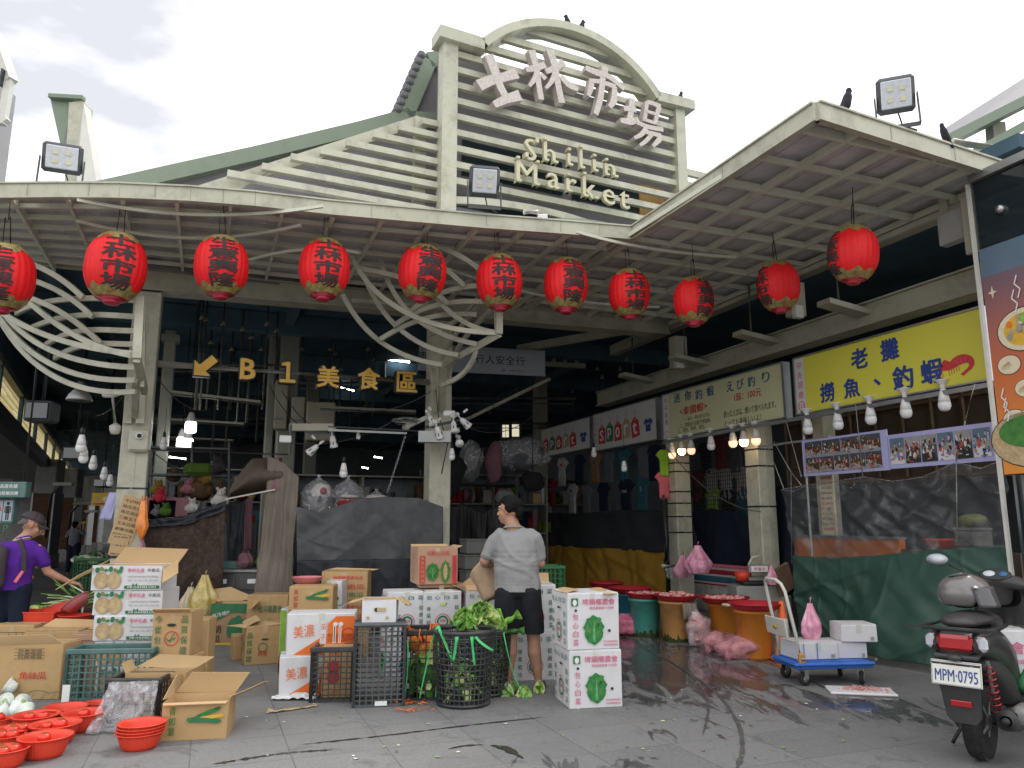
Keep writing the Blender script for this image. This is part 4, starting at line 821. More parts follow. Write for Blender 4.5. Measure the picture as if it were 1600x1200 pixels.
def q2(px,py):return sxy(px,py,US,vL2,zb)
for ch,(px,py)in zip('迷你釣蝦',((1058,622),(1075,618),(1092,616),(1110,611))):x,y=q2(px,py);F.text(ch,x,y,.17,'signteal',2,.19,.015)
for ch,(px,py)in zip('えび釣り',((1141,604),(1157,600),(1174,596),(1197,589))):x,y=q2(px,py);F.text(ch,x,y,.16,'signteal',2,.17,.015)
x,y=q2(1083,639);F.text('<泰國蝦>',x,y,.14,'ired',2,.78,.015)
x,y=q2(1168,617);F.text('1局：100元',x,y,.12,'ired',2,.62,.015)
for s_,a,b in(('一、每人一局100元(7支)。',(1088,652),.075),('二、釣餌自行扯斷不得換餌。',(1086,661),.075),('三、現釣、現烤、現吃。',(1080,670),.075)):x,y=q2(*a);F.text(s_,x,y,b,'iblack',2,.86 if '二' in s_ else .78,.0)
x,y=q2(1170,640);F.text('釣ったえびは、焼いて食べられます。',x,y,.11,'iblack',2,1.18,.008);x,y=q2(1160,657);F.text('とっても美味しいよ！',x,y,.10,'iblack',2,.85,.008)
for i,ch in enumerate('中央銅棚'):F.text(ch,.085,hh-.10-.125*i,.09,'ired',2,.08,.0)
F.ring(.085,.08,.055,.008,'ired',2);m.build('board',t,True);sign_frame(t,T,w2,hh)
def sport(pxl,pxr,pyt,pyb,label):
 u=7.75;vl=uvz(PU(pxl,650,u)).y;vr=uvz(PU(pxr,650,u)).y;z1=PU(pxr,pyt,u).z;z0_=PU(pxr,pyb,u).z;w=vl-vr;h=z1-z0_
 oo=UV(u,vl,z0_);T=basis(-DV,DZ,(-DV).cross(DZ),oo);t=thing('shop_sign',label,'sign',tuple(UV(u,(vl+vr)/2,z0_)),YAW)
 m=MB();m.box((w/2,h/2,-.06),(w,h,.12),'signwhite',0,T);F=Face(m,oo,-DV,DZ,w,h)
 for i,(ch,c)in enumerate(zip('Sport',('ired','igreen','ired','itan','ired'))):
  x=w*(.15+.135*i);y=h*(.40+.02*(i%2));tw_,th_=w*.12,h*.50
  F.poly([(-tw_/2,-th_/2),(tw_/2,-th_/2),(tw_/2,th_*.28),(0,th_*.58),(-tw_/2,th_*.28)],c,1+i%2,x,y,R(-4+3*i))
  F.text(ch,x,y-.02,h*.30,'white',4,w*.065,.02);F.ring(x,y+th_*.62,w*.018,.012,'itan',2,14,h*.14)
 x,y=w*.88,h*.38
 F.poly([(-.09,-.5),(.09*1,-.5),(.42,-.5),(.42,.15),(.6,.05),(.75,.35),(.3,.62),(.12,.5),(-.12,.5),(-.3,.62),(-.75,.35),(-.6,.05),(-.42,.15),(-.42,-.5)],'iblue',2,x,y,0,w*.085,h*.30)
 F.text('SPORT',x,y+.03,h*.045,'white',4,w*.05,.01)
 for i in range(5):F.text('中央銅棚號'[i],w*.035,h*(.88-.15*i),h*.1,'ired',2,h*.09,0)
 m.build('board',t,True);sign_frame(t,T,w,h,.02,'duct')
sport(927,1026,622,686,'white clothes shop sign with coloured word tags nearest the corner post');sport(842,922,652,699,'white clothes shop sign with coloured word tags deeper in the aisle')
a,b=PV(240,568,11.2),PV(672,605,11.2);t=thing('letter_sign','gold arrow and food court letters fixed to a pale tube between two posts','sign',tuple((a+b)/2),YAW)
m=MB();bz=Vector((b.x,b.y,a.z));m.tube([a,bz],.05,'offwhite',12);m.build('support_tube',t,True)
def gold(ch,px,py,hp,bold=.035,arrow=False):
 p=PV(px,py,11.1);sc=hp*(p.y/FPX)*1.0;mb=MB()
 for(mt_,off,bd,ex)in(('black',.0,bold+.03,.05),('goldletter',-.055,bold,.012)):
  T=basis(DU,DZ,-DV,p+DV*off)
  if arrow:
   k=1.12 if mt_=='black' else 1;A_=[(-.5,-.5),(.22,-.5),(.0,-.28),(.5,.22),(.22,.5),(-.28,0),(-.5,.22)]
   mb.prism([(x*sc*k,y*sc*k)for x,y in A_],.08 if mt_=='black' else .012,mt_,T@Matrix.Translation((0,0,-.04 if mt_=='black' else .0)))
  else:
   vs_,fs_,x0,x1,y0,y1__=text_geo(ch,bd,0,.06 if mt_=='black' else .01);k=sc/(y1__-y0)*(1.08 if mt_=='black' else 1)
   mb.add([((v.x-(x0+x1)/2)*k,(v.y-(y0+y1__)/2)*k,v.z)for v in vs_],fs_,mt_,False,T)
 mb.build('gold_arrow' if arrow else 'gold_character',t,True)
gold('',322,572,34,arrow=True);gold('B',387,578,34);gold('１',449,583,34);gold('美',512,590,35);gold('食',575,593,35);gold('區',634,598,33)
u_=None
A_=PY(655,540,14);B_=PY(852,590,14.6);z0_=PY(852,588,14.6).z;z1_=PY(852,548,14.6).z;X_=(Vector((B_.x,B_.y,0))-Vector((A_.x,A_.y,0)));L_=X_.length;X_=X_.normalized()
oo=Vector((A_.x,A_.y,z0_));m=MB();T=basis(X_,DZ,X_.cross(DZ),oo);m.box((L_/2,(z1_-z0_)/2,-.02),(L_,z1_-z0_,.03),'bannergrey',0,T);F=Face(m,oo,X_,DZ)
hb=z1_-z0_
for ch,px in zip('車讓行人安全行',(661,690,748,764,780,796,812)):F.text(ch,(px-655)/197*L_,hb*.54,hb*.34,'iblack',2,hb*.34,.01)
F.ring((785-655)/197*L_,hb*.15,hb*.05,hb*.02,'iblack',2);F.text('士林區公所關心您',(806-655)/197*L_,hb*.15,hb*.07,'iblack',2,None,0)
m.build('safety_banner',origin=oo,label='grey banner with black characters hung across the aisle',cat='banner')
t=thing('ventilation_screen','cream vertical slat screen high at the back of the aisle','screen',tuple(PY(830,540,17)))
m=MB()
for i in range(13):x=690+i*17.5;a=PY(x,558+i*.9,17);m.bar(a,(a.x,a.y,a.z+.72),.05,.09,'cream_dull')
m.bar(PY(680,560,16.9),PY(915,572,16.9),.1,.1,'cream_dull');m.build('slat',t,True)
m=MB();m.bar(PY(810,545,15),PY(1000,512,13),.1,.14,'cream_dull');m.bar(PY(720,660,15.5),PY(860,592,15),.06,.06,'cream_dull');m.build('diagonal_brace',t,True)
#PHOTO STRIP BANNER AND NOTICES (right stall)
a=PU(1250,700,US-.05);
def photo_banner(pxl,pxr,pyb_l,pyt_l,label):
 u=US-.06;vl=uvz(PU(pxl,700,u)).y;vr=uvz(PU(pxr,700,u)).y;z1=PU(pxl,pyt_l,u).z;z0_=PU(pxl,pyb_l,u).z;w=vl-vr;h=z1-z0_
 oo=UV(u,vl,z0_);m=MB();T=basis(-DV,DZ,(-DV).cross(DZ),oo);m.box((w/2,h/2,-.01),(w,h,.015),'lilac',0,T);F=Face(m,oo,-DV,DZ);random.seed(int(pxl))
 return m,F,w,h,oo
cols_=['iblack','signwhite','igray','ired','plushbrown','skin','navyshirt','bluepanel','itan','darksteel','igreen','skinbun']
def photo(F,x,y,w,h,seed,palette):
 rs=random.Random(seed);F.rect(x,y,w,h,palette[0],1);F.rect(x,y+h*.62,w,h*.38,palette[1],2)
 F.poly([(0,0),(w,0),(w,h*.12),(w*.25,h*.45),(0,h*.3)],palette[2],3,x,y)
 for i in range(26):
  px,py=x+w*rs.uniform(.06,.94),y+h*rs.uniform(.18,.8);s=h*rs.uniform(.03,.07);c=rs.choice(palette[3:])
  F.disc(px,py,s*.8,c,4+i%3,s*1.6,7,rs.uniform(-.4,.4));F.disc(px,py+s*1.9,s*.5,rs.choice(('skin','iblack','skinbun')),5+i%3,None,6)
 for i in range(5):F.rect(x+w*rs.uniform(0,.7),y+h*rs.uniform(0,.25),w*rs.uniform(.1,.3),h*.04,rs.choice(palette[3:]),7,rs.uniform(-.3,.3))
m,F,w,h,oo=photo_banner(1253,1387,745,689,'')
pal1=['plushbrown','darksteel','igray','iblack','itan','ired','signwhite','skin','black']
for r_ in range(2):
 for c_ in range(4 if r_ else 5):
  ww=w*.90/(4 if r_ else 5);photo(F,w*.04+c_*ww,h*(.08+.44*r_),ww*.96,h*.42,c_+9*r_,pal1)
m.build('photo_banner',origin=oo,label='lilac edged banner of two rows of small crowd photos left of its twin',cat='banner',group='photo banners over the shrimp stall')
m,F,w,h,oo=photo_banner(1388,1560,733,680,'')
pal2=['igray','bluepanel','signwhite','iblack','signwhite','ired','bannergrey','skin','blueplastic']
for c_ in range(6):ww=w*.94/6;photo(F,w*.02+c_*ww,h*.12,ww*.93,h*.76,40+c_,pal2 if c_ in(0,3,5)else pal1[1:]+pal2[3:5])
m.build('photo_banner',origin=oo,label='lilac edged banner of one row of six photos near the food poster',cat='banner',group='photo banners over the shrimp stall')
m=MB();zr=PU(1247,655,US).z;m.bar(UV(US-.03,vpx(1035),zr),UV(US-.03,vpx(1560),zr),.05,.05,'steel');m.bar(UV(US-.0,vpx(1180),zr-.30),UV(US-.0,vpx(1290),zr-.30),.03,.03,'steel')
m.bar(UV(US,vpx(1250),zr+.1),UV(US,vpx(1250),0.4),.025,.025,'duct');m.build('sign_rail',origin=UV(US,vpx(1300),zr),label='perforated steel rail carrying the bulbs under the stall signs',cat='rail')
p=PU(1294,800,US+.25);m=MB();z1_=PU(1294,741,US+.25).z;z0_=PU(1294,835,US+.25).z;wv=.24
T=basis(-DV,DZ,(-DV).cross(DZ),p);oo=UV(US+.25,uvz(p).y+wv/2,z0_);T=basis(-DV,DZ,(-DV).cross(DZ),oo);m.box((wv/2,(z1_-z0_)/2,-.01),(wv,z1_-z0_,.02),'skinbun',0,T);F=Face(m,oo,-DV,DZ);hN=z1_-z0_
for i,(s_,c_)in enumerate((('迷你釣蝦','ired'),('泰國蝦一局','iblack'),('每人一百元','iblack'),('現釣現烤','iblack'),('老少咸宜','igreen'),('えび釣り','ired'),('ゲーム感覚で','iblack'),('釣ったえび','iblack'),('焼いて食べ','iblack'),('られます','iblack'),('謝謝光臨惠顧','ired'))):
 F.text(s_,wv/2,hN*(.94-.085*i),hN*(.05 if c_!='iblack' else .035),c_,2,wv*.8,0)
m.build('paper_notice',origin=oo,label='tall cream paper notice with red and black lines behind the clear curtain',cat='notice')
#LANTERNS
import bmesh
def fine_text(ch,bold,maxe,sx,sy):
 vs,fs,x0,x1,y0,y1=text_geo(ch,bold);me=bpy.data.meshes.new('f');kx,ky=sx/(x1-x0),sy/(y1-y0)
 me.from_pydata([((v.x-(x0+x1)/2)*kx,(v.y-(y0+y1)/2)*ky,v.z)for v in vs],[],fs);bm=bmesh.new();bm.from_mesh(me)
 for _ in range(4):
  ed=[e for e in bm.edges if e.calc_length()>maxe]
  if not ed:break
  bmesh.ops.subdivide_edges(bm,edges=ed,cuts=1,use_grid_fill=False);bmesh.ops.triangulate(bm,faces=bm.faces[:])
 bm.to_mesh(me);bm.free();r=[v.co.copy()for v in me.vertices],[tuple(p.vertices)for p in me.polygons];bpy.data.meshes.remove(me);return r
LH,LR=.565,.243
def lrad(z):
 t=abs(z)/(LH/2);return LR*(1-.50*t**2.6)
def make_lantern(words):
 t=thing('paper_lantern',None,None)
 m=MB();n=96;prof=[(lrad(-LH/2+LH*i/20),-LH/2+LH*i/20)for i in range(21)]
 m.lathe(prof,'lantern',n,None,True,1,1,lambda a,i:1+.028*abs(math.sin(a*12))**.6-.016+.006*noise.noise(Vector((math.cos(a)*3,math.sin(a)*3,i*.3))));m.build('shade',t)
 m=MB()
 for sg in(-1,1):
  m.mark();rs=random.Random(sg+5);N=72;hs=[LH*(.36+.035*math.sin(k*2*math.pi/9)+.02*rs.random())for k in range(N)]
  vs=[];
  for k in range(N):
   a=2*math.pi*k/N
   for j in range(5):
    z=LH/2+(hs[k]-LH/2)*j/4;r=lrad(z)*(1+.010*abs(math.sin(a*12)))+.004;vs.append((r*math.cos(a),r*math.sin(a),sg*z))
  m.add(vs,[(k*5+j,k*5+j+1,((k+1)%N)*5+j+1,((k+1)%N)*5+j)for k in range(N)for j in range(4)],'lanterngold',True)
 m.build('gold_band',t)
 m=MB();m.lathe([(.0,-LH/2-.045),(.055,-LH/2-.045),(.068,-LH/2-.03),(.06,-LH/2-.012),(.12,-LH/2)],'lanternred',28);m.mark();m.lathe([(.135,LH/2-.004),(.07,LH/2+.012),(.05,LH/2+.02),(0,LH/2+.02)],'lanterngold',28);m.build('end_cap',t)
 m=MB();m.tube([(-.03,0,LH/2),(-.028,0,LH/2+.26)],.005,'black',5);m.tube([(.03,0,LH/2),(.012,0,LH/2+.27)],.006,'black',5);m.tube([(0,0,LH/2+.24),(0,0,LH/2+.34)],.006,'black',5);m.build('hanger',t)
 for i,ch in enumerate(words):
  vs,fs=fine_text(ch,.03,.03,.275,.118);m=MB();zc=.182-.122*i;out=[]
  for v in vs:
   z=zc+v.y;r=lrad(z)+.0075+v.z*.03;a=-math.pi/2+v.x/LR*1.02;out.append((r*math.cos(a),r*math.sin(a),z))
  m.add(out,fs,'calli');m.build('painted_character',t)
 return t
LA=make_lantern('士林市場');LBt=make_lantern('生意興隆')
lan=[(6,433,111,'B',-16,'red lantern cut by the left edge of the view'),(181,418,113,'A',4,'largest whole red lantern in front of the notice post'),(346,416,103,'B',4,'red lantern hanging between the first and third whole ones, over the gold arrow'),(507,420,99,'A',8,'red lantern hanging above the gold food court characters'),(660,426,95,'B',22,'red lantern in front of the second curved rib bracket'),(780,440,91,'A',14,'red lantern hiding the tip of the second rib bracket'),(884,445,87,'B',26,'red lantern beneath the inner corner of the canopy'),(983,458,81,'A',22,'red lantern right of the canopy corner, turned slightly away'),(1084,470,79,'B',44,'smallest red lantern, shaded, at the turn of the lantern row'),(1216,447,82,'A',-58,'red lantern with its characters on the left rim, over the pale shrimp sign'),(1333,397,95,'B',-66,'red lantern nearest the right side, high over the yellow sign')]
for i,(x,y,hp,k,rot,lab)in enumerate(lan):
 d=.635*FPX/hp*.985;r=ray(x,y);p=O+r*(d/(r.y*ct+r.z*st))
 q=uvz(p);need=vfront(q.x)+.34;sc_=1
 if q.y<need and i<9:
  p2_=PV(x,y,need);sc_=(p2_-O).length/(p-O).length;p=p2_
 facing=math.atan2(-p.x,p.y)
 src=LA if k=='A' else LBt;yaw=facing+R(rot)
 if i==1:o=LA;o.location=p;o.rotation_euler.z=yaw
 elif i==0:o=LBt;o.location=p;o.rotation_euler.z=yaw
 else:o=dup(src,p,yaw)
 o.rotation_euler.x=R((3,-2,1.5,-3,2,0,-2.5,3,-1,2,-3)[i]);o.rotation_euler.y=R((-1,2,-2,1,3,-3,1,-2,2,-1,2.5)[i]);o.scale=(sc_,sc_,sc_*(1,1.02,.98,1.01,.97,1,1.03,.99,1,1.02,.98)[i])
 tag(o,lab,'lantern','red lanterns strung under the canopy')
 top=p.z+(LH/2+.33)*sc_
 if top<ZC-.06:
  m=MB();m.tube([(0,0,LH/2+.32),(0,0,(ZC-.04-p.z)/sc_)],.004,'black',5);m.build('cord',o)
#FLOODLIGHTS
def flood(p,yaw,tilt,label,w=.42,h=.34,lit=False):
 t=thing('floodlight',label,'floodlight',tuple(p),yaw,'floodlights on the canopy edge');T=Matrix.Translation((0,0,.34))@Matrix.Rotation(tilt,4,'X')
 m=MB();m.bbox((0,.03,0),(w,.07,h),'darksteel',.03,0,T);m.bbox((0,.08,0),(w*.8,.05,h*.8),'black',.02,0,T)
 for i in range(7):m.box((-w*.36+w*.12*i,.11,0),(.01,.05,h*.75),'black',0,T)
 m.build('housing',t)
 m=MB();m.bbox((0,-.012,0),(w*.78,.02,h*.76),'ledpanel',.008,0,T);m.build('lens',t)
 m=MB()
 for sx_ in(-1,1):
  for sz in(-1,1):m.mark();m.box((sx_*w*.16,-.026,sz*h*.15),(w*.14,.006,h*.13),'ledchip',0,T)
 m.build('led_array',t)
 m=MB();m.bar((-w/2-.015,.03,.34),(-w/2-.015,.0,.02),.04,.012,'darksteel');m.bar((w/2+.015,.03,.34),(w/2+.015,.0,.02),.04,.012,'darksteel');m.bar((-w/2-.015,0,.015),(w/2+.015,0,.015),.012,.04,'darksteel',DZ);m.tube([(0,.1,.3),(.06,.2,.12),(.16,.1,0)],.008,'black',6);m.build('yoke',t)
 return t
flood(PZ(92,292,ZC+.12),R(22),R(12),'floodlight at the far left of the canopy edge',.40,.33)
flood(PZ(757,326,ZC+.10),R(10),R(18),'floodlight in front of the green sign board',.36,.36)
flood(PZ(1405,200,ZC+.10),R(-20),R(16),'largest floodlight on the right wing of the canopy',.33,.34)
p=PZ(836,338,ZC+.11);m=MB();m.tube([p+Vector((-.13,-.05,.03)),p+Vector((.03,.02,.06))],.032,'white',12);m.tube([p+Vector((.03,.02,.06)),p+Vector((.05,.03,-.02))],.015,'white',8);m.bbox(tuple(p+Vector((.09,.04,0))),(.12,.08,.07),'white',.01)
m.build('security_camera',origin=p,label='small white camera on the canopy edge below the raised letters',cat='camera')
#BIRDS
def bird(p,yaw,label,s=1,pose=0):
 z=p[2];T=lambda x,y,q:tuple(Vector(p)+Matrix.Rotation(yaw,3,'Z')@Vector((x,y,q))*s)
 up=.75 if pose==0 else .35
 ch=[[(*T(0,0,.08),.045*s,.045*s,.06*s),(*T(.02,0,.14),.042*s),(*T(.035,0,.19),.026*s),(*T(.04,0,.215),.027*s)],[(*T(-.02,0,.07),.035*s),(*T(-.07,0,.0),.022*s),(*T(-.11,0,-.05),.014*s)],[(*T(.045,0,.215),.016*s),(*T(.078,0,.208),.007*s)]]
 o=blob(ch,.008,'birdgrey','pigeon',smooth=2,origin=tuple(p));tag(o,label,'bird','pigeons perched on the building')
 m=MB();m.tube([T(.01,.015,.04),T(.01,.015,-.0)],.004,'ipink',5);m.tube([T(.01,-.015,.04),T(.01,-.015,-.0)],.004,'ipink',5);m.build('leg',o,True)
bird(PB(889,49),R(200),'left pigeon of the pair on the arched top',1.25);bird(PB(907,56),R(20),'right pigeon of the pair on the arched top',1.3);bird(PB(1062,163),R(25),'pigeon alone on the right end of the sign board',1.1)
bird(PZ(1323,175,ZC+.095),R(15),'pigeon on the canopy edge left of the largest floodlight',1.0,1);bird(PZ(1478,222,ZC+.095),R(200),'pigeon at the right end of the canopy edge',.8,1)
#CLOTH
def poly_at(pts,t):
 if len(pts)==1:return pts[0]
 L_=[0]
 for a,b in zip(pts[:-1],pts[1:]):L_.append(L_[-1]+(b-a).length)
 s=t*L_[-1]
 for i in range(len(pts)-1):
  if s<=L_[i+1]or i==len(pts)-2:return pts[i].lerp(pts[i+1],max(0,min(1,(s-L_[i])/max(1e-6,L_[i+1]-L_[i]))))
def cloth(name,top,bot,mt,amp=.05,fx=9,fy=1.2,nu=60,nv=26,seed=0,parent=None,th=.006,pull=0,diag=0,norm=None,wrink=.3,crease=.55,**k):
 top=[Vector(p)for p in top];bot=[Vector(p)for p in bot]
 d=(top[-1]-top[0]);nn=norm or Vector((d.y,-d.x,0)).normalized()
 m=MB()
 def rg(x,y,z,k):return max(0,1-abs(noise.noise(Vector((x,y,z)))*k))**2
 def f(a,b):
  p=poly_at(top,a).lerp(poly_at(bot,a),b);w=min(1,b*2.5+pull)
  q=noise.noise(Vector((a*fx+diag*b*fx*.35,b*fy,seed*3.1)))+.45*noise.noise(Vector((a*fx*2.3-diag*b*fx,b*fy*2,seed+9)))+wrink*.35*noise.noise(Vector((a*fx*2.7,b*fy*9,seed+4)))
  q+=crease*(.9*rg(a*fx*.32+(.3+diag)*b*.9,b*.35,seed+20,7)+.6*rg(a*fx*.45-b*1.3,b*.5+a*.4,seed+33,9)+.3*rg(a*fx*1.6,b*.7,seed+50,7)-.4)
  return p+nn*(q*amp*(.35+.65*w))
 m.grid(f,nu,nv,mt);o=m.build(name,parent,world=True if parent else False,solid=th,**k);return o
def pv(pts,v):return[PV(x,y,v)for x,y in pts]
def pu(pts,u):return[PU(x,y,u)for x,y in pts]
t=thing('tarpaulin','dark grey tarpaulin with a navy lower sheet hiding the toy stall counter','tarpaulin',tuple(PV(575,960,11.0)))
top=pv([(463,792),(500,800),(530,790),(560,779),(600,776),(655,778),(692,792)],11.0);bt=[Vector((p.x,p.y,.02))for p in(PV(463,900,11.0),PV(692,900,11.0))]
midl=[Vector((p.x,p.y,0.98))for p in(PV(463,900,11.0),PV(692,900,11.0))]
cloth('upper_sheet',top,midl,'graytarp',.05,5,1.0,130,50,1,t,diag=.8,crease=.35);cloth('lower_sheet',[p+DZ*.03-DV*.05 for p in midl],[p-DV*.05 for p in bt],'navytarp',.06,7,1.2,100,36,2,t)
m=MB();m.bar(PV(463,900,11.5)*1,PV(692,900,11.5)*1,.6,.02,'darksteel');
a,b=PV(468,780,11.6),PV(655,778,11.6);z_=1.62;m=MB();m.box(tuple(Vector(((a.x+b.x)/2,(a.y+b.y)/2,z_/2))),((b-a).length,.8,z_),'darksteel',YAW);m.build('stall_counter',origin=((a.x+b.x)/2,(a.y+b.y)/2,0),label='dark counter of the toy stall behind the grey tarpaulin',cat='counter')
cz=1.62
def plush(p,parts,label,bag=True,s=1,grp=None):
 """a bagged soft toy: parts [(dx,dy,dz,r,mat)] joined as separate children"""
 t=thing('bagged_plush_toy' if bag else 'plush_toy',label,'toy',tuple(p),YAW,grp)
 for i,(x,y,z,r,mt_)in enumerate(parts):
  m=MB();m.ball((x*s,y*s,z*s),tuple(q*s for q in r)if isinstance(r,tuple)else r*s,mt_,16,None,.25,i+p[0]);m.build('plush_body' if i==0 else 'plush_detail',t)
 if bag:
  m=MB();zs_=max(z+(r[2]if isinstance(r,tuple)else r)for _,_,z,r,_ in parts)*s;w=max(abs(x)+(r[0]if isinstance(r,tuple)else r)for x,_,_,r,_ in parts)*s
  n=22;vs=[];fs=[]
  prof=[(.92,0),(1.08,.15),(1.1,.4),(1.02,.7),(.72,.95),(.25,1.12),(.08,1.18),(.16,1.27)]
  for i,(r,z)in enumerate(prof):
   for k in range(n):a=2*math.pi*k/n;q=r*w*(1+.12*noise.noise(Vector((math.cos(a)*2,math.sin(a)*2,z*3+p[0]))));vs.append((q*math.cos(a),q*.8*math.sin(a),z*zs_))
  for i in range(len(prof)-1):
   for k in range(n):l=(k+1)%n;fs.append((i*n+k,i*n+l,(i+1)*n+l,(i+1)*n+k))
  m.add(vs,fs,'bagfilm',True);m.build('clear_bag',t)
 return t
def cpt(px,v=11.55):p=PV(px,780,v);return Vector((p.x,p.y,cz))
plush(cpt(497),[(0,0,.2,(.24,.2,.2),'plushgrey'),(.02,-.1,.33,(.15,.12,.13),'plushwhite'),(.04,-.21,.34,(.05,.03,.05),'plushpink')],'grey and pink soft toy in a tall clear bag at the left counter end')
plush(cpt(543,11.6),[(0,0,.2,(.24,.2,.2),'darksteel'),(0,-.14,.17,(.19,.10,.09),'redshirt'),(0,-.16,.27,(.14,.08,.03),'plushwhite'),(0,.02,.36,(.17,.14,.1),'plushgrey')],'dark soft toy with a red mouth and white teeth in a clear bag')
plush(cpt(588,11.6),[(0,0,.14,(.2,.17,.14),'plushpink'),(0,0,.25,(.19,.16,.06),'plushwhite')],'pink and white soft toy in a clear bag');plush(cpt(622,11.7),[(0,0,.12,(.17,.15,.12),'plushyellow'),(0,0,.2,(.15,.13,.05),'plushwhite'),(.0,-.13,.12,(.02,.02,.03),'iblack')],'yellow soft toy with a white cap near the hanging chain',False);plush(cpt(648,11.6),[(0,0,.1,(.08,.08,.1),'redplastic')],'small red toy at the right end of the toy counter',False)
m=MB();a=cpt(513,11.25);b=cpt(615,11.25)
for zz in(.02,.24):m.bar(a+DZ*zz,b+DZ*zz,.015,.015,'black')
for i in range(13):q=a.lerp(b,i/12);m.bar(q,q+DZ*.24,.008,.008,'black')
m.build('wire_rack',origin=a,label='low black wire rack of bottles on the toy counter',cat='rack')
random.seed(5);bt_mats=['redplastic','white','black','white','pinkplastic','white','skinbun','white','white','black','white','plushpink','white','redplastic','white','white']
btl=None
for i in range(15):
 p=a.lerp(b,(i+.5)/15)+DV*.07;m=MB();m.lathe([(0,0),(.018,0),(.02,.01),(.02,.07),(.008,.085),(.008,.10)],bt_mats[i],10);m.lathe([(.0095,.1),(.0095,.12),(0,.12)],'black' if i%2 else 'white',10)
 for q in range(len(m.v)):m.v[q]=m.v[q]+p
 m.build('small_bottle',origin=p,label=f'{ORD[i]} bottle from the left in the black wire rack',cat='bottle',group='bottles in the wire rack')
m=MB();a,b=PV(512,672,11.2),PV(635,680,11.2);b.z=a.z;m.bar(a,b,.05,.03,'plushgreen' if 0 else 'duct');m.bar(PV(452,668,11.25),PV(520,668,11.25),.12,.1,'cream_dull');m.bar(a+DZ*.05,PV(705,676,11.2),.02,.02,'black')
m.build('perforated_rail',origin=a,label='perforated metal rail hung over the toy bags',cat='rail')
m=MB();a=PV(633,682,11.2);b=PV(605,770,11.3)
for i in range(26):
 c=a.lerp(b,(i+.5)/26);d=(b-a).normalized();L_=(b-a).length/26*.72;sx_,sy_,_=frame_of(d);ax=sx_ if i%2 else sy_
 m.tube([c+d*L_*math.cos(q*math.pi/4)+ax*.012*math.sin(q*math.pi/4)for q in range(8)],.0045,'steel',5,False,True,True)
m.build('hanging_chain',origin=a,label='steel chain slanting down from the rail to the toy counter',cat='chain')
def clamp_lamp(p,yaw,tilt,label):
 t=thing('clamp_lamp',label,'lamp',tuple(p),yaw,'white clamp lamps');T=Matrix.Rotation(tilt,4,'X')
 m=MB();m.lathe([(.028,.05),(.034,.04),(.045,-.02),(.06,-.11),(.062,-.12)],'white',18,T);m.lathe([(.058,-.118),(.04,-.06),(0,-.05)],'black',18,T);m.build('shade',t)
 m=MB()
 for k in range(6):a=k*math.pi/3;m.box((.052*math.cos(a),.052*math.sin(a),-.055),(.014,.004,.05),'black',a+math.pi/2,T)
 m.build('vent_slot',t)
 m=MB();m.box((0,.0,.08),(.02,.012,.07),'white',0,T);m.box((0,0,.14),(.07,.03,.05),'white',.3,T);m.bar((0,0,.13),(.0,.06,.18),.02,.03,'white');m.build('clamp',t)
for(x,y,Y,yw,ti,lab)in((492,700,11.0,70,55,'white clamp lamp tilted sideways at the left end of the toy stall rail'),(520,686,11.2,-20,20,'white clamp lamp pointing down at the left end of the perforated rail'),(673,655,11.0,40,-35,'upper white clamp lamp tilted left on the second post'),(684,672,10.9,-30,30,'round white clamp lamp at the front of the lamp cluster'),(709,664,11.0,25,-20,'white clamp lamp at the middle of the bar on the second post'),(724,658,11.1,-60,50,'white clamp lamp at the outer end of the bar on the second post'),(717,688,11.2,10,-60,'pale clamp lamp hanging below the bar on the second post')):
 clamp_lamp(PY(x,y,Y),R(yw),R(ti),lab)
m=MB();a=PY(664,668,11.05);m.bar(a,PY(735,653,11.3),.03,.04,'darksteel');m.bar(PY(655,683,11.05),PY(705,683,11.05),.2,.16,'duct');m.bbox(tuple(PY(702,646,11.1)),(.17,.05,.08),'white',.01);m.tube([PY(680,600,11),PY(685,650,11),PY(700,690,11.1),PY(690,740,11.2)],.01,'darksteel',6);m.build('lamp_bar',origin=a,label='short dark bar with a white box carrying the clamp lamps on the second post',cat='bar')
p=PY(634,656,11.7);t=thing('wall_fan','dark wall fan tilted down beside the lamp cluster','fan',tuple(p));T=Matrix.Translation(p)@Matrix.Rotation(R(-72),4,'X')@Matrix.Rotation(R(8),4,'Y')
m=MB()
for r_ in(.09,.14,.18,.215):m.tube([T@Vector((r_*math.cos(2*math.pi*k/28),.0+0,r_*math.sin(2*math.pi*k/28)))for k in range(28)],.004 if r_<.2 else .008,'duct',5,False,True,True)
for k in range(20):a=2*math.pi*k/20;m.bar(T@Vector((.04*math.cos(a),-.02,.04*math.sin(a))),T@Vector((.215*math.cos(a),0,.215*math.sin(a))),.003,.003,'duct')
m.build('grille',t,True);m=MB()
for k in range(3):
 a=k*2.094;m.add([T@Vector(q)for q in((.03*math.cos(a),.02,.03*math.sin(a)),(.19*math.cos(a-.3),.03,.19*math.sin(a-.3)),(.2*math.cos(a+.35),.05,.2*math.sin(a+.35)),(.04*math.cos(a+.8),.04,.04*math.sin(a+.8)))],[(0,1,2,3)],'darksteel',True)
m.build('blade',t,True,solid=.004);m=MB();m.tube([T@Vector((0,.02,0)),T@Vector((0,.14,0))],.06,'offwhite',14);m.bar(T@Vector((0,.12,0)),P2+DZ*(p.z+.12),.06,.06,'offwhite');m.build('motor',t,True)
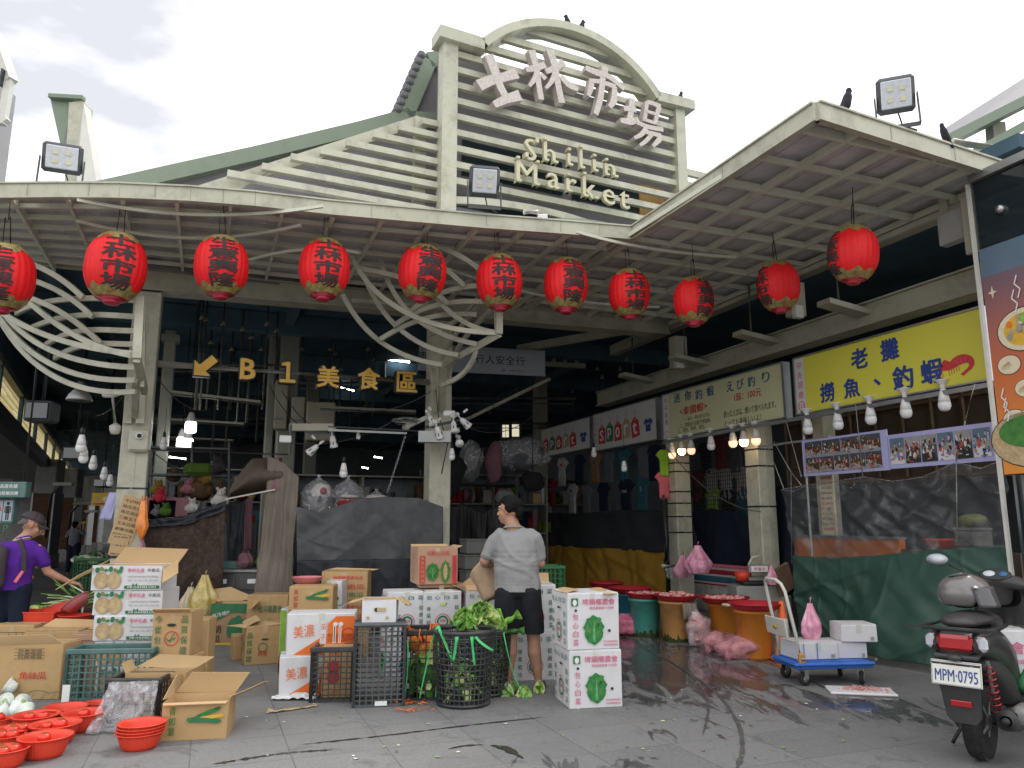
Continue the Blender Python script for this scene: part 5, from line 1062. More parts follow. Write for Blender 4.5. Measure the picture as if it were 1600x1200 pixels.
t=thing('security_camera','white boxed camera on the front of the notice post','camera',tuple(P1+DZ*2.75));q=PV(218,688,11.05);m=MB();m.bbox(tuple(q),(.26,.1,.30),'cream',.03,YAW);m.build('housing',t,True);m=MB();m.lathe([(.0,.07),(.045,.07),(.05,.0)],'white',16,basis(DU,DZ,-DV,q+DZ*.05-DV*.03));m.lathe([(0,.075),(.028,.075),(.028,.05)],'black',16,basis(DU,DZ,-DV,q+DZ*.05-DV*.03));m.build('lens',t,True)
t=thing('dome_camera','cream dome camera hanging left of the notice post','camera',tuple(PY(180,668,10)));m=MB();m.lathe([(0,-.06),(.05,-.05),(.07,0),(.075,.05),(.05,.07),(.02,.09)],'offwhite',18,Matrix.Translation(PY(180,672,10)));m.build('dome',t,True);m=MB();m.tube([PY(180,665,10),PY(176,620,10),PY(200,612,10.1)],.02,'offwhite',8);m.bbox(tuple(PY(170,617,10)),(.16,.08,.07),'white',.02);m.build('arm',t,True)
#LEFT STALL (toys and brown cloths)
t=thing('toy_shelf','pink toy shelf box with small soft toys behind the notice post','shelf',tuple(PY(262,800,11.6)),YAW)
p=PY(262,794,11.6);w_=.5
m=MB()
a=PY(226,812,11.6);b=PY(288,782,11.8);zt2=b.z;zb2=a.z;c=(a+b)/2
for(dx,dz,ww,hh_)in((0,.16,.66,.05),(0,-.16,.66,.05),(-.27,0,.12,.3),(.24,0,.18,.3)):m.bbox((c.x+dx*ca,c.y+dx*sa,c.z+dz),(ww,.3,hh_),'shelfpink',.01,YAW)
m.bbox((c.x+.02,c.y+.18,c.z),(.6,.04,.34),'navycloth',.01,YAW);m.build('shelf_box',t,True)
gp='soft toys heaped in the left stall'
for(x,y,Y,r,mt_,lab)in((245,800,11.45,.07,'plushgrey','grey soft toy inside the pink shelf box'),(259,799,11.4,.08,'plushgreen','lime soft toy inside the pink shelf box'),(247,766,11.6,.10,'plushyellow','yellow soft toy on top of the pink box'),(250,777,11.5,.09,'redshirt','red and yellow toy body on the pink box'),(300,793,11.7,.09,'plushwhite','white soft toy just right of the pink box'),(318,796,11.8,.08,'plushgrey','dim grey soft toy right of the white one'),(345,782,11.6,.12,'plushwhite','large white and pink soft toy at the right end of the heap'),(322,748,12.2,.10,'plushyellow','orange ball toy above the heap'),(313,765,12.3,.2,'plushbrown','broad olive soft toy in the middle of the left stall'),(295,764,12.2,.11,'plushpink','dark pink soft toy hanging in the left stall'),(272,745,12.6,.10,'plushbrown','brown toy up in the left stall shadow'),(340,730,12.8,.14,'bagdark','black soft bundle near the brown cloth')):
 p=PY(x,y,Y);m=MB();m.ball((0,0,0),(r,r*.8,r*.9),mt_,16,None,.3,x);m.ball((r*.1,-r*.2,r*.95),(r*.6,r*.55,r*.55),mt_,14,None,.2,x+1)
 for sg in(-1,1):m.ball((sg*r*.45,-.02,r*1.45),r*.2,mt_,10);m.ball((sg*r*.85,-r*.3,-r*.1),(r*.3,r*.3,r*.45),mt_,10);m.ball((sg*r*.22+r*.1,-r*.72,r*1.05),r*.07,'iblack',8)
 for q in range(len(m.v)):m.v[q]=m.v[q]+p
 m.build('soft_toy',origin=p,label=lab,cat='toy',group=gp)
p=PY(309,734,12.1);m=MB();m.bbox(tuple(p),(.42,.16,.2),'plushgreen',.06,YAW);m.build('green_cushion',origin=p,label='lime green cushion high in the left stall',cat='cushion')
p=PY(290,815,12.0);m=MB();m.bbox((p.x,p.y+.3,p.z/2),(1.9,.8,p.z),'darksteel',.02,YAW);m.build('stall_counter',origin=(p.x,p.y,0),label='dark counter of the left stall behind the patterned tarpaulin',cat='counter')
m=MB()
for(x,y)in((235,700),(235,742)):m.bar(PY(x,y,12.4),PY(360,y+3,12.6),.4,.03,'darksteel')
for(x)in(236,300,358):m.bar(PY(x,690,12.3),PY(x,800,12.3),.03,.03,'darksteel')
m.build('stall_rack',origin=PY(290,720,12.4),label='dark shelf rack behind the soft toys of the left stall',cat='rack')
t=thing('tarpaulin','brown patterned tarpaulin with diagonal creases over the left stall counter','tarpaulin',tuple(PV(290,960,11.6)))
zf=lambda px:Vector((PV(px,900,11.4).x,PV(px,900,11.4).y,.03))
cloth('patterned_sheet',pv([(226,820),(290,815),(352,790)],11.4),[zf(226),zf(352)],'brownnet',.07,5,2.5,60,30,7,t,diag=1.6)
cloth('dark_band',pv([(226,812),(290,806),(354,782)],11.35),pv([(226,824),(290,820),(352,798)],11.33),'navytarp',.05,9,2,40,6,8,t,pull=1)
t=thing('cloth_canopy','brown cloth bundle slung under the pipe above the doorway','cloth',tuple(PY(400,750,11.2)))
def hammock(a,b):
 x=359+(441-359)*a;yt=712+60*max(0,.45-a)**1.2*2.1+4;yb=778-14*a;p=PY(x,yt+(yb-yt)*b,11.4-.45*math.sin(math.pi*b)+.04*noise.noise(Vector((a*7,b*2,0))));return p
m=MB();m.grid(hammock,30,20,'taupedark');m.build('slung_sheet',t,True,solid=.01)
m=MB();m.grid(lambda a,b:PY(418+18*a+5*b,715+52*b,11.0+.05*noise.noise(Vector((a*5,b*6,3)))),8,12,'plushpink');m.build('pink_lining',t,True,solid=.01)
m=MB();m.bar(PY(352,780,11.0),PY(430,765,10.95),.02,.02,'offwhite');m.build('edge_bar',t,True)
cloth('side_curtain',[PY(420,712,11.0),PY(445,725,10.95),PY(466,745,10.9)],[Vector((PY(396,900,10.95).x,PY(396,900,10.95).y,.12)),Vector((PY(458,900,10.9).x,PY(458,900,10.9).y,.1))],'taupe',.12,4,1.2,40,60,12,None,label='taupe cloth curtain hanging full height beside the grey tarpaulin',cat='curtain')
cloth('lace_curtain',[PY(384,780,12),PY(396,778,12)],[Vector((PY(380,880,12).x,PY(380,880,12).y,1.1)),Vector((PY(390,880,12).x,PY(390,880,12).y,1.1))],'goods_plushpink',.04,3,1,12,20,13,None,label='narrow dusty pink drape in the dark doorway',cat='curtain')
cloth('dark_curtain',[PY(356,785,12.1),PY(382,782,12.1)],[Vector((PY(356,900,12.1).x,PY(356,900,12.1).y,.6)),Vector((PY(380,880,12.1).x,PY(380,880,12.1).y,.6))],'navytarp',.06,4,1,20,20,15,None,label='black drape left of the dusty pink one in the doorway',cat='curtain')
m=MB();a=PV(222,703,11.1);b=PV(452,711,11.1);b.z=a.z;m.tube([a,b],.012,'steel',8);m.bar(b,b+DZ*.42,.03,.03,'darksteel');m.bbox(tuple(PV(446,686,11.1)),(.16,.05,.1),'white',.01,YAW);m.build('pole_rail',origin=a,label='thin pale pole running from the notice post to a short dark upright',cat='pole')
a=PY(326,955,11.0);a.z=0;t=thing('steel_cabinet','stainless steel cabinet in front of the dark doorway','cabinet',tuple(PY(368,955,11)),YAW*.3);t.location.z=0
H_=PY(368,892,11).z;m=MB();m.bbox((0,.3,H_/2+.05),(.78,.6,H_-.1),'cabsteel',.01);m.bbox((0,.28,H_),(.84,.66,.04),'duct',.008);m.build('body',t)
for sx_ in(-.2,.2):
 m=MB();m.bbox((sx_,-.006,H_-.17),(.36,.02,.18),'cabsteel',.006);m.box((sx_,-.02,H_-.14),(.12,.01,.06),'white');m.build('drawer',t);m=MB();m.bbox((sx_,-.006,.33),(.36,.02,.42),'cabsteel',.006);m.box((sx_*.3,-.025,.45),(.02,.02,.12),'steel');m.build('door',t)
cab=t.location.copy()
m=MB();m.bbox((cab.x-.2,cab.y+.3,H_+.07),(.4,.3,.10),'teal',.01);m.build('green_case',origin=(cab.x-.2,cab.y+.3,H_+.02),label='flat green case on the steel cabinet',cat='case')
def lumpbag(name,p,r,mt_,label,cat='bag',seed=0,handles=True,grp=None,film_mt=None):
 m=MB();rx,ry,rz=r
 def f(a,b):
  th=2*math.pi*a;ph=b;rr=(math.sin(min(1,ph*2)*math.pi*.5)**.5)*(1-max(0,ph-.35)/.65*.6)
  q=1+.30*noise.noise(Vector((math.cos(th)*1.6,math.sin(th)*1.6,ph*3+seed)))+.13*math.sin(th*5+seed+ph*2)*(.4+ph)
  return Vector(p)+Vector((rx*rr*math.cos(th)*q,ry*rr*math.sin(th)*q,rz*2*ph))
 m.grid(f,28,18,mt_)
 if handles:
  for sg in(-1,1):
   c=Vector(p)+Vector((sg*rx*.2,0,rz*2));m.tube([c+Vector((-rx*.16,0,-.02)),c+Vector((-rx*.1,sg*.01,rz*.25)),c+Vector((rx*.1,sg*.01,rz*.25)),c+Vector((rx*.16,0,-.02))],rx*.07,mt_,6)
 return m.build(name,origin=tuple(p),label=label,cat=cat,group=grp)
lumpbag('plastic_bag',(cab.x+.02,cab.y+.2,H_+.02),(.13,.1,.11),'goods_plushpink','pinkish plastic bag on the steel cabinet');lumpbag('plastic_bag',(cab.x+.28,cab.y+.3,H_+.02),(.17,.13,.11),'leafdark','dark green plastic bag on the steel cabinet',seed=3)
p=PY(317,950,10.5);p.z=.25
YB=p
def notice(px,py,w,h,ang,label,lines,Y=None):
 p=PV(px,py,11.3-.34/2-.01-(.006 if ang>-10 else 0));m=MB();T=basis(DU,DZ,-DV,p)@Matrix.Rotation(R(ang),4,'Z');m.box((0,0,0),(w,h,.006),'cartonin',0,T)
 F=Face(m,T@Vector((-w/2,-h/2,.003)),T.to_3x3()@Vector((1,0,0)),T.to_3x3()@Vector((0,1,0)))
 for i,s_ in enumerate(lines):F.text(s_,w/2,h*(.9-.82*i/max(1,len(lines)-1)),h*.07,'iblack',1,w*.82,.012)
 m.build('cardboard_notice',origin=p,label=label,cat='notice')
notice(199,814,.27,.62,-14,'long slanted cardboard notice with handwriting on the cream post',['今日特價','絲瓜苦瓜','南瓜胡瓜','三條五十','玉米白菜','謝謝光臨','自取自付','現金交易']);notice(186,852,.2,.26,-8,'lower cardboard scrap with handwriting on the cream post',['白菜','一粒五十','謝謝'])
q=PV(217,815,11.05);lumpbag('plastic_bag',(q.x+.10,q.y-.12,q.z-.22),(.075,.05,.24),'orangebag','orange plastic bags hung on the notice post',seed=11)
q=PV(220,862,11.0);lumpbag('plastic_bag',(q.x,q.y,q.z-.1),(.07,.05,.12),'pinkfilm','small pale bag below the orange ones on the notice post',seed=17)
q=PV(172,800,11.2);cloth('umbrella_cloth',[Vector((q.x-.03,q.y,q.z+.25)),Vector((q.x+.09,q.y,q.z+.25))],[Vector((q.x-.14,q.y,q.z-.1)),Vector((q.x+.02,q.y,q.z-.1))],'lilac',.03,4,1,10,10,21,None,label='pale violet folded cloth hanging on the left side of the notice post',cat='cloth')
#SIDE ARCADE (left)
t=thing('side_arcade','daylit side arcade with a louvred clerestory strip beyond the left stalls','building',tuple(AP(10)))
m=MB();prism_w(m,[AP(-6),AP(60),AP(60,0,-8),AP(-6,0,-8)],3.62,3.75,'concrete');m.build('low_roof',t,True)
m=MB();m.bar(AP(-6,3.60,.1),AP(60,3.60,.1),.25,.34,'black');m.bar(AP(-6,4.55,.1),AP(60,4.55,.1),.2,.16,'hallpaint');m.build('dark_beam',t,True)
m=MB()
for k in range(5):m.bar(AP(-6,3.86+.145*k,.05),AP(60,3.86+.145*k,.05),.03,.10,'clerestory')
m.build('clerestory_louvre',t,True,kind='stuff')
m=MB()
for k in range(14):m.bar(AP(-2+4.2*k,3.75,.16),AP(-2+4.2*k,4.6,.16),.05,.09,'ceil')
m.build('clerestory_mullion',t,True,kind='stuff')
m=MB();prism_w(m,[AP(-6,0,.02),AP(60,0,.02),AP(60,0,.2),AP(-6,0,.2)],4.6,5.45,'ceil');m.build('upper_wall',t,True)
m=MB();m.bar(AP(52,2.7,-24),AP(52,2.7,26),.2,5.4,'concrete');m.build('end_wall',t,True)
m=MB()
for k in range(16):
 a=AP(2+2.3*k,3.45,-2.5-(k%3)*.6);m.bbox(tuple(a),(1.5,.35,.18),'offwhite',.03,R(30));
m.build('ceiling_fixture',t,True,kind='stuff')
for i,(px,pb,Y,lab)in enumerate(((66,885,27,'nearest arcade column with brown louvres and a yellow notice, behind the man in purple'),(101,880,31.5,'second arcade column with brown louvres'),(124,874,37,'third arcade column, right of the woman in navy'),(143,868,43,'farthest arcade column with brown louvres, beside the green bin'))):
 p=PY(px,860,Y);p.z=0;c=thing('arcade_column',lab,'column',tuple(p),R(8),'brown louvred arcade columns');w=.72
 m=MB();m.bbox((0,0,3.1),(w*.95,w*.95,1.2),'concrete',.04);m.bbox((0,0,.25),(w*1.15,w*1.15,.5),'concrete',.04)
 for sg in(-1,1):m.bbox((sg*w*.47,0,1.5),(.08,w,2.1),'duct',.02)
 m.build('shaft',c)
 m=MB()
 for k in range(22):m.bar((-w*.42,-w*.48,.55+.09*k),(w*.42,-w*.48,.55+.09*k),.03,.06,'brickslat',(0,-.5,1))
 m.box((0,-w*.44,1.5),(w*.86,.02,2.1),'brickslat');m.build('brown_louvre',c)
 if i in(0,2):m=MB();m.box((.05,-w*.56,1.35),(.4,.02,.46),'skinbun');m.box((.05,-w*.575,1.35),(.28,.01,.3),'itan');m.build('notice',c)
for i,(x,y,Y)in enumerate(((95,758,24),(124,788,28),(140,800,34))):
 p=PY(x,y,Y);m=MB();m.tube([p+Vector((-.3,0,-1.6)),p+Vector((-.28,0,-.3)),p+Vector((0,0,0)),p+Vector((.35,0,.05))],.04,'darksteel',6);m.bbox(tuple(p+Vector((.1,0,.03))),(.6,.2,.1),'offwhite',.03);m.build('arcade_lamp',origin=p,label=('nearest','middle','farthest')[i]+' curved lamp arm beside the arcade columns',cat='lamp',group='curved lamp arms in the arcade')
for(x0,y0,x1,y1,Y,lab)in((44,628,88,660,11.5,'larger dark hanging monitor under the left ceiling'),(102,698,136,720,15,'smaller dark hanging monitor farther into the left hall'),(150,748,172,762,19,'farthest small dark monitor left of the notice post')):
 a=PY(x0,y1,Y);b=PY(x1,y0,Y);c=(a+b)/2;m=MB();m.bbox(tuple(c),(b.x-a.x,.35,b.z-a.z),'darksteel',.03,R(10));m.bbox(tuple(c+Vector((.03,-.19,0))),((b.x-a.x)*.8,.02,(b.z-a.z)*.78),'glassdark',.01,R(10));m.tube([c,(c.x,c.y,5.3)],.025,'darksteel',6);m.build('hanging_monitor',origin=c,label=lab,cat='monitor')
a=PY(-25,778,9.5);b=PY(46,753,9.5);m=MB();c=(a+b)/2;m.bbox(tuple(c),(b.x-a.x,.12,b.z-a.z),'teal',.01);F=Face(m,(a.x,c.y-.065,a.z),(1,0,0),(0,0,1));wS,hS=b.x-a.x,b.z-a.z
F.text('高雄魚鋪',wS*.62,hS*.72,hS*.26,'white',2,wS*.4);F.text('自動櫃員機',wS*.62,hS*.28,hS*.24,'white',2,wS*.46);F.text('~',wS*.3,hS*.72,hS*.1,'white',2);m.tube([(c.x+.2,c.y,b.z),(c.x+.2,c.y,3.7)],.015,'darksteel',6);m.build('direction_sign',origin=c,label='teal direction sign with two rows of white characters at the left edge',cat='sign')
a=PY(-14,818,9.6);b=PY(27,780,9.6);c=(a+b)/2;m=MB();m.bbox(tuple(c),(b.x-a.x,.10,b.z-a.z),'teal',.01);F=Face(m,(a.x,c.y-.055,a.z),(1,0,0),(0,0,1));wS,hS=b.x-a.x,b.z-a.z
F.rect(wS*.58,hS*.1,wS*.38,hS*.84,'bannergrey',1);F.disc(wS*.77,hS*.82,hS*.07,'iblack',2);F.rect(wS*.69,hS*.42,wS*.16,hS*.30,'iblack',2);F.rect(wS*.70,hS*.14,wS*.055,hS*.3,'iblack',2);F.rect(wS*.785,hS*.14,wS*.055,hS*.3,'iblack',2);F.rect(wS*.635,hS*.44,wS*.04,hS*.26,'iblack',2);F.rect(wS*.865,hS*.44,wS*.04,hS*.26,'iblack',2)
F.rect(wS*.16,hS*.1,wS*.38,hS*.84,'bannergrey',1);F.line([(wS*.36,hS*.85),(wS*.5,hS*.5)],hS*.05,'ired',2);F.text('P',wS*.77,-hS*.2,hS*.3,'gplastic',2);m.build('restroom_sign',origin=c,label='grey pictogram panel of a standing man under the teal sign',cat='sign')
p=PY(160,780,16);m=MB();m.bbox(tuple(p),(.42,.06,.26),'iyellow',.01);F=Face(m,p+Vector((-.21,-.032,-.13)),(1,0,0),(0,0,1));F.disc(.13,.13,.06,'itan',1);F.disc(.29,.13,.055,'skinbun',1);F.rect(.05,.02,.32,.03,'ired',1);m.tube([p,(p.x,p.y,5.2)],.01,'black',5);m.build('food_sign',origin=p,label='small yellow food picture sign left of the notice post',cat='sign')
#AISLE (centre) : goods, drapes, foam boxes
rs=random.Random(12)
aisle=[('hanging_goods',735,720,14.5,(.22,.2,.34),'plushgrey','grey wrapped bundle hung left in the aisle',1),('hanging_goods',770,720,14.8,(.16,.14,.42),'plushpink','narrow dull pink wrapped bundle in the aisle',0),('hanging_goods',812,712,15.5,(.5,.3,.30),'plushgrey','wide clear wrapped bundle high in the aisle',1),('hanging_goods',832,752,15,(.22,.2,.2),'bagdark','dark bundle under the wide wrapped one',0),('hanging_goods',700,740,13.5,(.3,.2,.5),'bagdark','black drape like bundle right of the lamp post',0),('hanging_goods',790,775,16,(.2,.2,.16),'plushwhite','pale small bundle behind the man in grey',0)]
for(nm_,x,y,Y,r,mt_,lab,fl)in aisle:
 p=PY(x,y,Y);t=thing(nm_,lab,'goods',tuple(p));m=MB();m.ball((0,0,0),r,'goods_'+mt_ if 'goods_'+mt_ in MATS else mt_,18,None,.4,x);m.tube([(0,0,r[2]*.8),(0,0,5.2-p.z)],.008,'black',4);m.build('bundle',t)
 if fl:m=MB();m.ball((0,0,0),tuple(q*1.08 for q in r),'bagfilm',18,None,.5,x+3);m.build('wrapping',t)
t=thing('dark_drapes','black drapes gathered in swags in front of the left aisle stall','drape',tuple(PY(740,800,13.2)))
cloth('swag',[PY(692,800,13),PY(722,786,13),PY(756,800,13.1),PY(795,780,13.2)],[Vector((PY(692,900,13).x,13,.1)),Vector((PY(800,900,13.2).x,13.2,.1))],'stallblack',.14,9,1.4,60,30,31,t)
bx0=PY(741,905,11.2);stk=[(0,.0,6),]
zt=0
for i in range(6):
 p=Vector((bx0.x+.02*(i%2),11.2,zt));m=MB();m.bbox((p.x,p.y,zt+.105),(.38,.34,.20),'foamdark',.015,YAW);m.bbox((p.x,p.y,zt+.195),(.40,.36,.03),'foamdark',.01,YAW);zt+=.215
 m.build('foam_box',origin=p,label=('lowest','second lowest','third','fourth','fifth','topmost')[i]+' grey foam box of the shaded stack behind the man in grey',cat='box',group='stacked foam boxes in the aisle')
m=MB()
p=PY(755,868,11.0);
m=MB();a=PY(700,900,16);
for z in(.9,1.6,2.3):m.bbox((a.x+.4,16.2,z),(2.2,.6,.04),'black',.01,YAW)
for dx in(-.6,1.4):m.bar((a.x+dx,16,0),(a.x+dx,16,2.6),.05,.05,'black')
m.build('aisle_shelf',origin=(a.x,16,0),label='black shelving deep in the aisle',cat='shelf')
for(x0,x1,y0,y1,Y,lab)in((785,795,664,683,24,'narrow pale lit window pane at the back of the aisle'),(800,811,661,682,24,'brighter pale lit window pane at the back of the aisle')):
 a=PY(x0,y1,Y);b=PY(x1,y0,Y);m=MB();m.box(tuple((a+b)/2),(b.x-a.x,.05,b.z-a.z),'paneglow');m.box(tuple((a+b)/2+Vector((0,.04,0))),(b.x-a.x+.15,.05,b.z-a.z+.15),'black');m.build('back_window',origin=(a+b)/2,label=lab,cat='window')
UA=7.75
t=thing('tarpaulin','mustard yellow tarpaulin with a dark net band above it, right of the aisle','tarpaulin',tuple(PU(950,930,UA)))
def fl(px,u,z=.03):p=PU(px,850,u);return Vector((p.x,p.y,z))
cloth('yellow_sheet',pu([(848,851),(900,853),(1040,862)],UA),[fl(848,UA),fl(1040,UA)],'mustard',.12,9,.6,90,22,41,t)
cloth('net_band',pu([(846,800),(900,803),(960,797),(1042,798)],UA+.02),pu([(846,852),(900,855),(1042,864)],UA-.02),'stallnet',.08,6,1,50,14,42,t,pull=1)
def tshirt(p,w,h,mt_,label,xd=None,group='shirts hung at the clothes stall',motif=None,th=.03,wave=.5):
 xd=xd or-DV;n=xd.cross(DZ);o=thing('t_shirt',label,'shirt',tuple(p),0,group)
 out=[(-.24,-.5),(.24,-.5),(.27,.18),(.36,.06),(.52,.20),(.34,.44),(.14,.50),(.07,.44),(-.07,.44),(-.14,.50),(-.34,.44),(-.52,.20),(-.36,.06),(-.27,.18)]
 m=MB();T=basis(xd,DZ,n,p-DZ*(h/2));pts=[(x*w*1.15,y*h)for x,y in out]
 rs=random.Random(label)
 N=10;vs=[];fs=[]
 for j in range(N+1):
  y=-.5+j*.1*(.94/1.0);hw=.25 if y<.12 else(.25+min(.27,(y-.12)*1.9)if y<.22 else(.50-(y-.22)*1.25))
  hw=max(.13,hw)
  for i in range(9):
   x=(-1+i/4)*hw;b=.04*math.cos((x/.5)*1.5)+.012*math.sin(i*2.1+j*.7*rs.random());vs.append((x*w*1.15,y*h,b))
 for j in range(N):
  for i in range(8):fs.append((j*9+i,j*9+i+1,(j+1)*9+i+1,(j+1)*9+i))
 m.add(vs,fs,mt_,True,T);m.build('fabric',o,True,solid=th)
 if motif:
  q=MB();F=Face(q,T@Vector((-w*.5,-h*.5,.068)),xd,DZ);
  for(k,x,y,s_,c)in motif:
   if k=='d':F.disc(w*x,h*y,w*s_,c,1)
   elif k=='r':F.rect(w*(x-s_/2),h*y,w*s_,h*s_*.5,c,1)
   else:F.text(k,w*x,h*y,w*s_,c,2)
  q.build('print',o,True)
 return o
US2=8.05;gS='shirts hung under the clothes shop signs'
sh=[(852,742,'tanshirt',.0,'washed tan shirt at the far left of the upper shirt row',[('I',.4,.6,.12,'iblack')]),(880,738,'whiteshirt',0,'white shirt with a black letter and red heart in the upper row',[('I',.34,.68,.14,'iblack'),('♥',.55,.68,.18,'ired'),('TAIWAN',.46,.54,.06,'iblack')]),(907,735,'navyshirt',0,'navy shirt between the white and the tan shirts',None),(932,731,'tanshirt',0,'orange tan shirt with a small dark print',[('d',.5,.62,.09,'darksteel')]),(953,729,'greyshirt',0,'dim grey shirt right of the orange tan one',None),(976,727,'tealshirt',0,'teal shirt behind the white bulb',None),(1008,722,'greyshirt',0,'grey half folded shirt near the corner post',None),(1024,724,'navyshirt',0,'navy shirt nearest the corner post',None),(840,768,'navyshirt',1,'navy shirt with a red figure print in the second row',[('d',.5,.6,.10,'ired'),('r',.5,.35,.16,'ired')]),(863,770,'redshirt',1,'dark red shirt with pale letters',[('TS',.5,.55,.16,'skinbun'),('d',.5,.72,.05,'skinbun')]),(896,780,'whiteshirt',1,'white shirt with a red heart in the second row',[('I',.34,.7,.12,'iblack'),('♥',.52,.7,.16,'ired'),('TAIWAN',.46,.56,.07,'iblack')]),(918,782,'greyshirt',1,'dark green grey shirt in the second row',None),(945,780,'navyshirt',1,'black navy shirt in the middle of the second row',None),(980,776,'navyshirt',1,'navy shirt with small white letters in the second row',[('TWN',.5,.6,.1,'white')]),(1006,772,'tealshirt',1,'dark teal shirt at the right of the second row',[('S',.5,.6,.14,'white')]),(838,796,'tealshirt',2,'teal shirt low at the left of the shirt wall',[('A',.5,.6,.12,'bannergrey')]),(858,798,'whiteshirt',2,'cream shirt with a black animal print low on the shirt wall',[('d',.5,.6,.10,'iblack'),('d',.56,.48,.07,'iblack')])]
for(x,y,c,r_,lab,mo)in sh:
 p=PU(x,y,US2);tshirt(p+DZ*.40,.60,.74,'goods_'+c,lab,None,gS,mo)
tshirt(PU(1036,718,7.5)+DZ*.2,.30,.50,'lime','green shirt hung beside the corner post',DU,'bright shirts at the corner post');tshirt(PU(1036,757,7.5)+DZ*.25,.34,.50,'pinkshirt','salmon checked shirt under the green one at the corner post',DU,'bright shirts at the corner post')
UN=9.3;gN='shirts behind the black net at the corner stall'
for(x,y,c,lab)in((1105,715,'navyshirt','dark shirt high behind the net'),(1128,706,'redshirt','red shirt hanging high behind the net'),(1152,712,'greyshirt','grey shirt high at the right behind the net'),(1092,758,'redshirt','deep red shirt behind the net beside the post'),(1115,756,'whiteshirt','first cream shirt behind the net, right of the deep red one'),(1137,756,'whiteshirt','middle cream shirt behind the net'),(1162,754,'whiteshirt','last cream shirt behind the net'),(1094,785,'blackshirt','black shirt low behind the net'),(1116,786,'lime','lime green shirt low behind the net'),(1140,790,'blackshirt','black shirt between the lime and teal ones'),(1165,786,'tealshirt','teal green shirt low behind the net')):
 p=PU(x,y,UN);tshirt(p+DZ*.34,.56,.66,'goods_'+c,lab,None,gN)
m=MB();u=8.95
vA,vB2=uvz(PU(1070,750,u)).y,uvz(PU(1180,750,u)).y;zA,zB=PU(1120,800,u).z,PU(1120,685,u).z
for i in range(34):v=vA+(vB2-vA)*i/33;m.bar(UV(u,v,zA),UV(u,v,zB),.008,.008,'black')
for i in range(20):z=zA+(zB-zA)*i/19;m.bar(UV(u,vA,z),UV(u,vB2,z),.008,.008,'black')
m.build('hanging_net',origin=UV(u,vA,zA),label='black square meshed net in front of the corner stall shirts',cat='net')
cloth('dark_cloth',pu([(1084,800),(1110,795),(1150,800),(1188,812)],8.5),pu([(1090,882),(1130,884),(1190,874)],8.4),'navycloth',.08,5,1.5,40,24,55,None,label='large navy cloth draped over the corner stall rack',cat='cloth')
a,b=PU(1086,889,8.2),PU(1190,886,8.2)
def stripe(a_,b_,mt_,z0,z1,u=8.2):
 va,vb=uvz(PU(a_,880,u)).y,uvz(PU(b_,880,u)).y;return[UV(u,va,z1),UV(u,vb,z1)],[UV(u,va,z0),UV(u,vb,z0)]
t=thing('striped_tarpaulin','red white and blue striped tarpaulin below the navy cloth','tarpaulin',tuple(UV(8.2,uvz(a).y,.4)))
zt_s=PU(1130,882,8.2).z;zb_s=PU(1130,915,8.2).z;hs=(zt_s-zb_s);k0=0
for i,(mt_,f0,f1)in enumerate((('pinkshirt',.82,1),('whiteshirt',.72,.82),('redshirt',.50,.72),('whiteshirt',.40,.5),('tealstripe',.12,.4),('whiteshirt',.04,.12),('redshirt',-.04,.04))):
 tp,bo=stripe(1080,1200,mt_,zb_s+hs*f0,zb_s+hs*f1);cloth('stripe',tp,bo,mt_,.015,6,1,24,3,61,t,pull=1)
m=MB();va,vb=uvz(PU(1072,930,8.15)).y,uvz(PU(1215,930,8.15)).y;m.bar(UV(8.3,va,zb_s/2),UV(8.3,vb,zb_s/2),.2,zb_s-.02,'whitetile',DZ)
for i in range(9):v=va+(vb-va)*i/8;m.bar(UV(8.19,v,0),UV(8.19,v,zb_s-.05),.008,.012,'igray')
m.build('tiled_wall',origin=UV(8.3,va,0),label='low white tiled counter wall with black spots under the striped tarpaulin',cat='wall')
q=PU(1040,870,7.45);m=MB();m.tube([UV(7.45,uvz(q).y,.02),UV(7.45,uvz(q).y,.9)],.035,'gplastic',12);m.tube([UV(7.45,uvz(q).y,.9),UV(7.45,uvz(q).y,2.0)],.025,'duct',10);m.tube([UV(7.43,uvz(q).y-.05,.8),UV(7.43,uvz(q).y-.08,1.2),UV(7.4,uvz(q).y-.06,1.9)],.05,'black',8);m.build('umbrella_pole',origin=UV(7.45,uvz(q).y,0),label='green and grey pole standing between the mustard tarpaulin and the post',cat='pole')
p3v=uvz(P3).y
q=PU(1045,884,7.2);m=MB();m.tube([q-DU*.12,q+DU*.16],.035,'white',14);m.tube([q-DU*.1,q+DZ*.14+DU*.04,q+DU*.14],.003,'rope',4);m.build('bag_roll',origin=q,label='white roll of plastic bags hung at the corner post',cat='roll')
cloth('torn_bag',[q-DU*.08-DZ*.03,q+DU*.12-DZ*.03],[q-DU*.02-DZ*.2,q+DU*.1-DZ*.22],'bagfilm',.05,5,2,12,10,71,None,norm=-DV,label='clear bag torn off the roll and dangling',cat='bag')
def striped_bag(p,w,h,label,grp=None,mt='pinkbag',seed=0,u=None):
 m=MB()
 def f(a,b):
  th=2*math.pi*a;sw=.22+.78*min(1,b*1.7)**1.3*(1-.35*max(0,b-.8)/.2);q=1+.20*math.sin(th*6+seed+b*2)*(1-.6*b)+.12*noise.noise(Vector((math.cos(th)*3,b*4,seed)))
  return Vector(p)+DU*(w/2*sw*math.cos(th)*q)-DV*(w/3*sw*math.sin(th)*q)-DZ*(h*b)
 m.grid(f,40,20,mt);m.build('_',None)if 0 else None
 c=Vector(p);m.tube([c,c+DZ*.05,c+DZ*.06+DU*.02,c],.006,mt,5)
 return m.build('pink_bag',origin=c-DZ*h,label=label,cat='bag',group=grp)
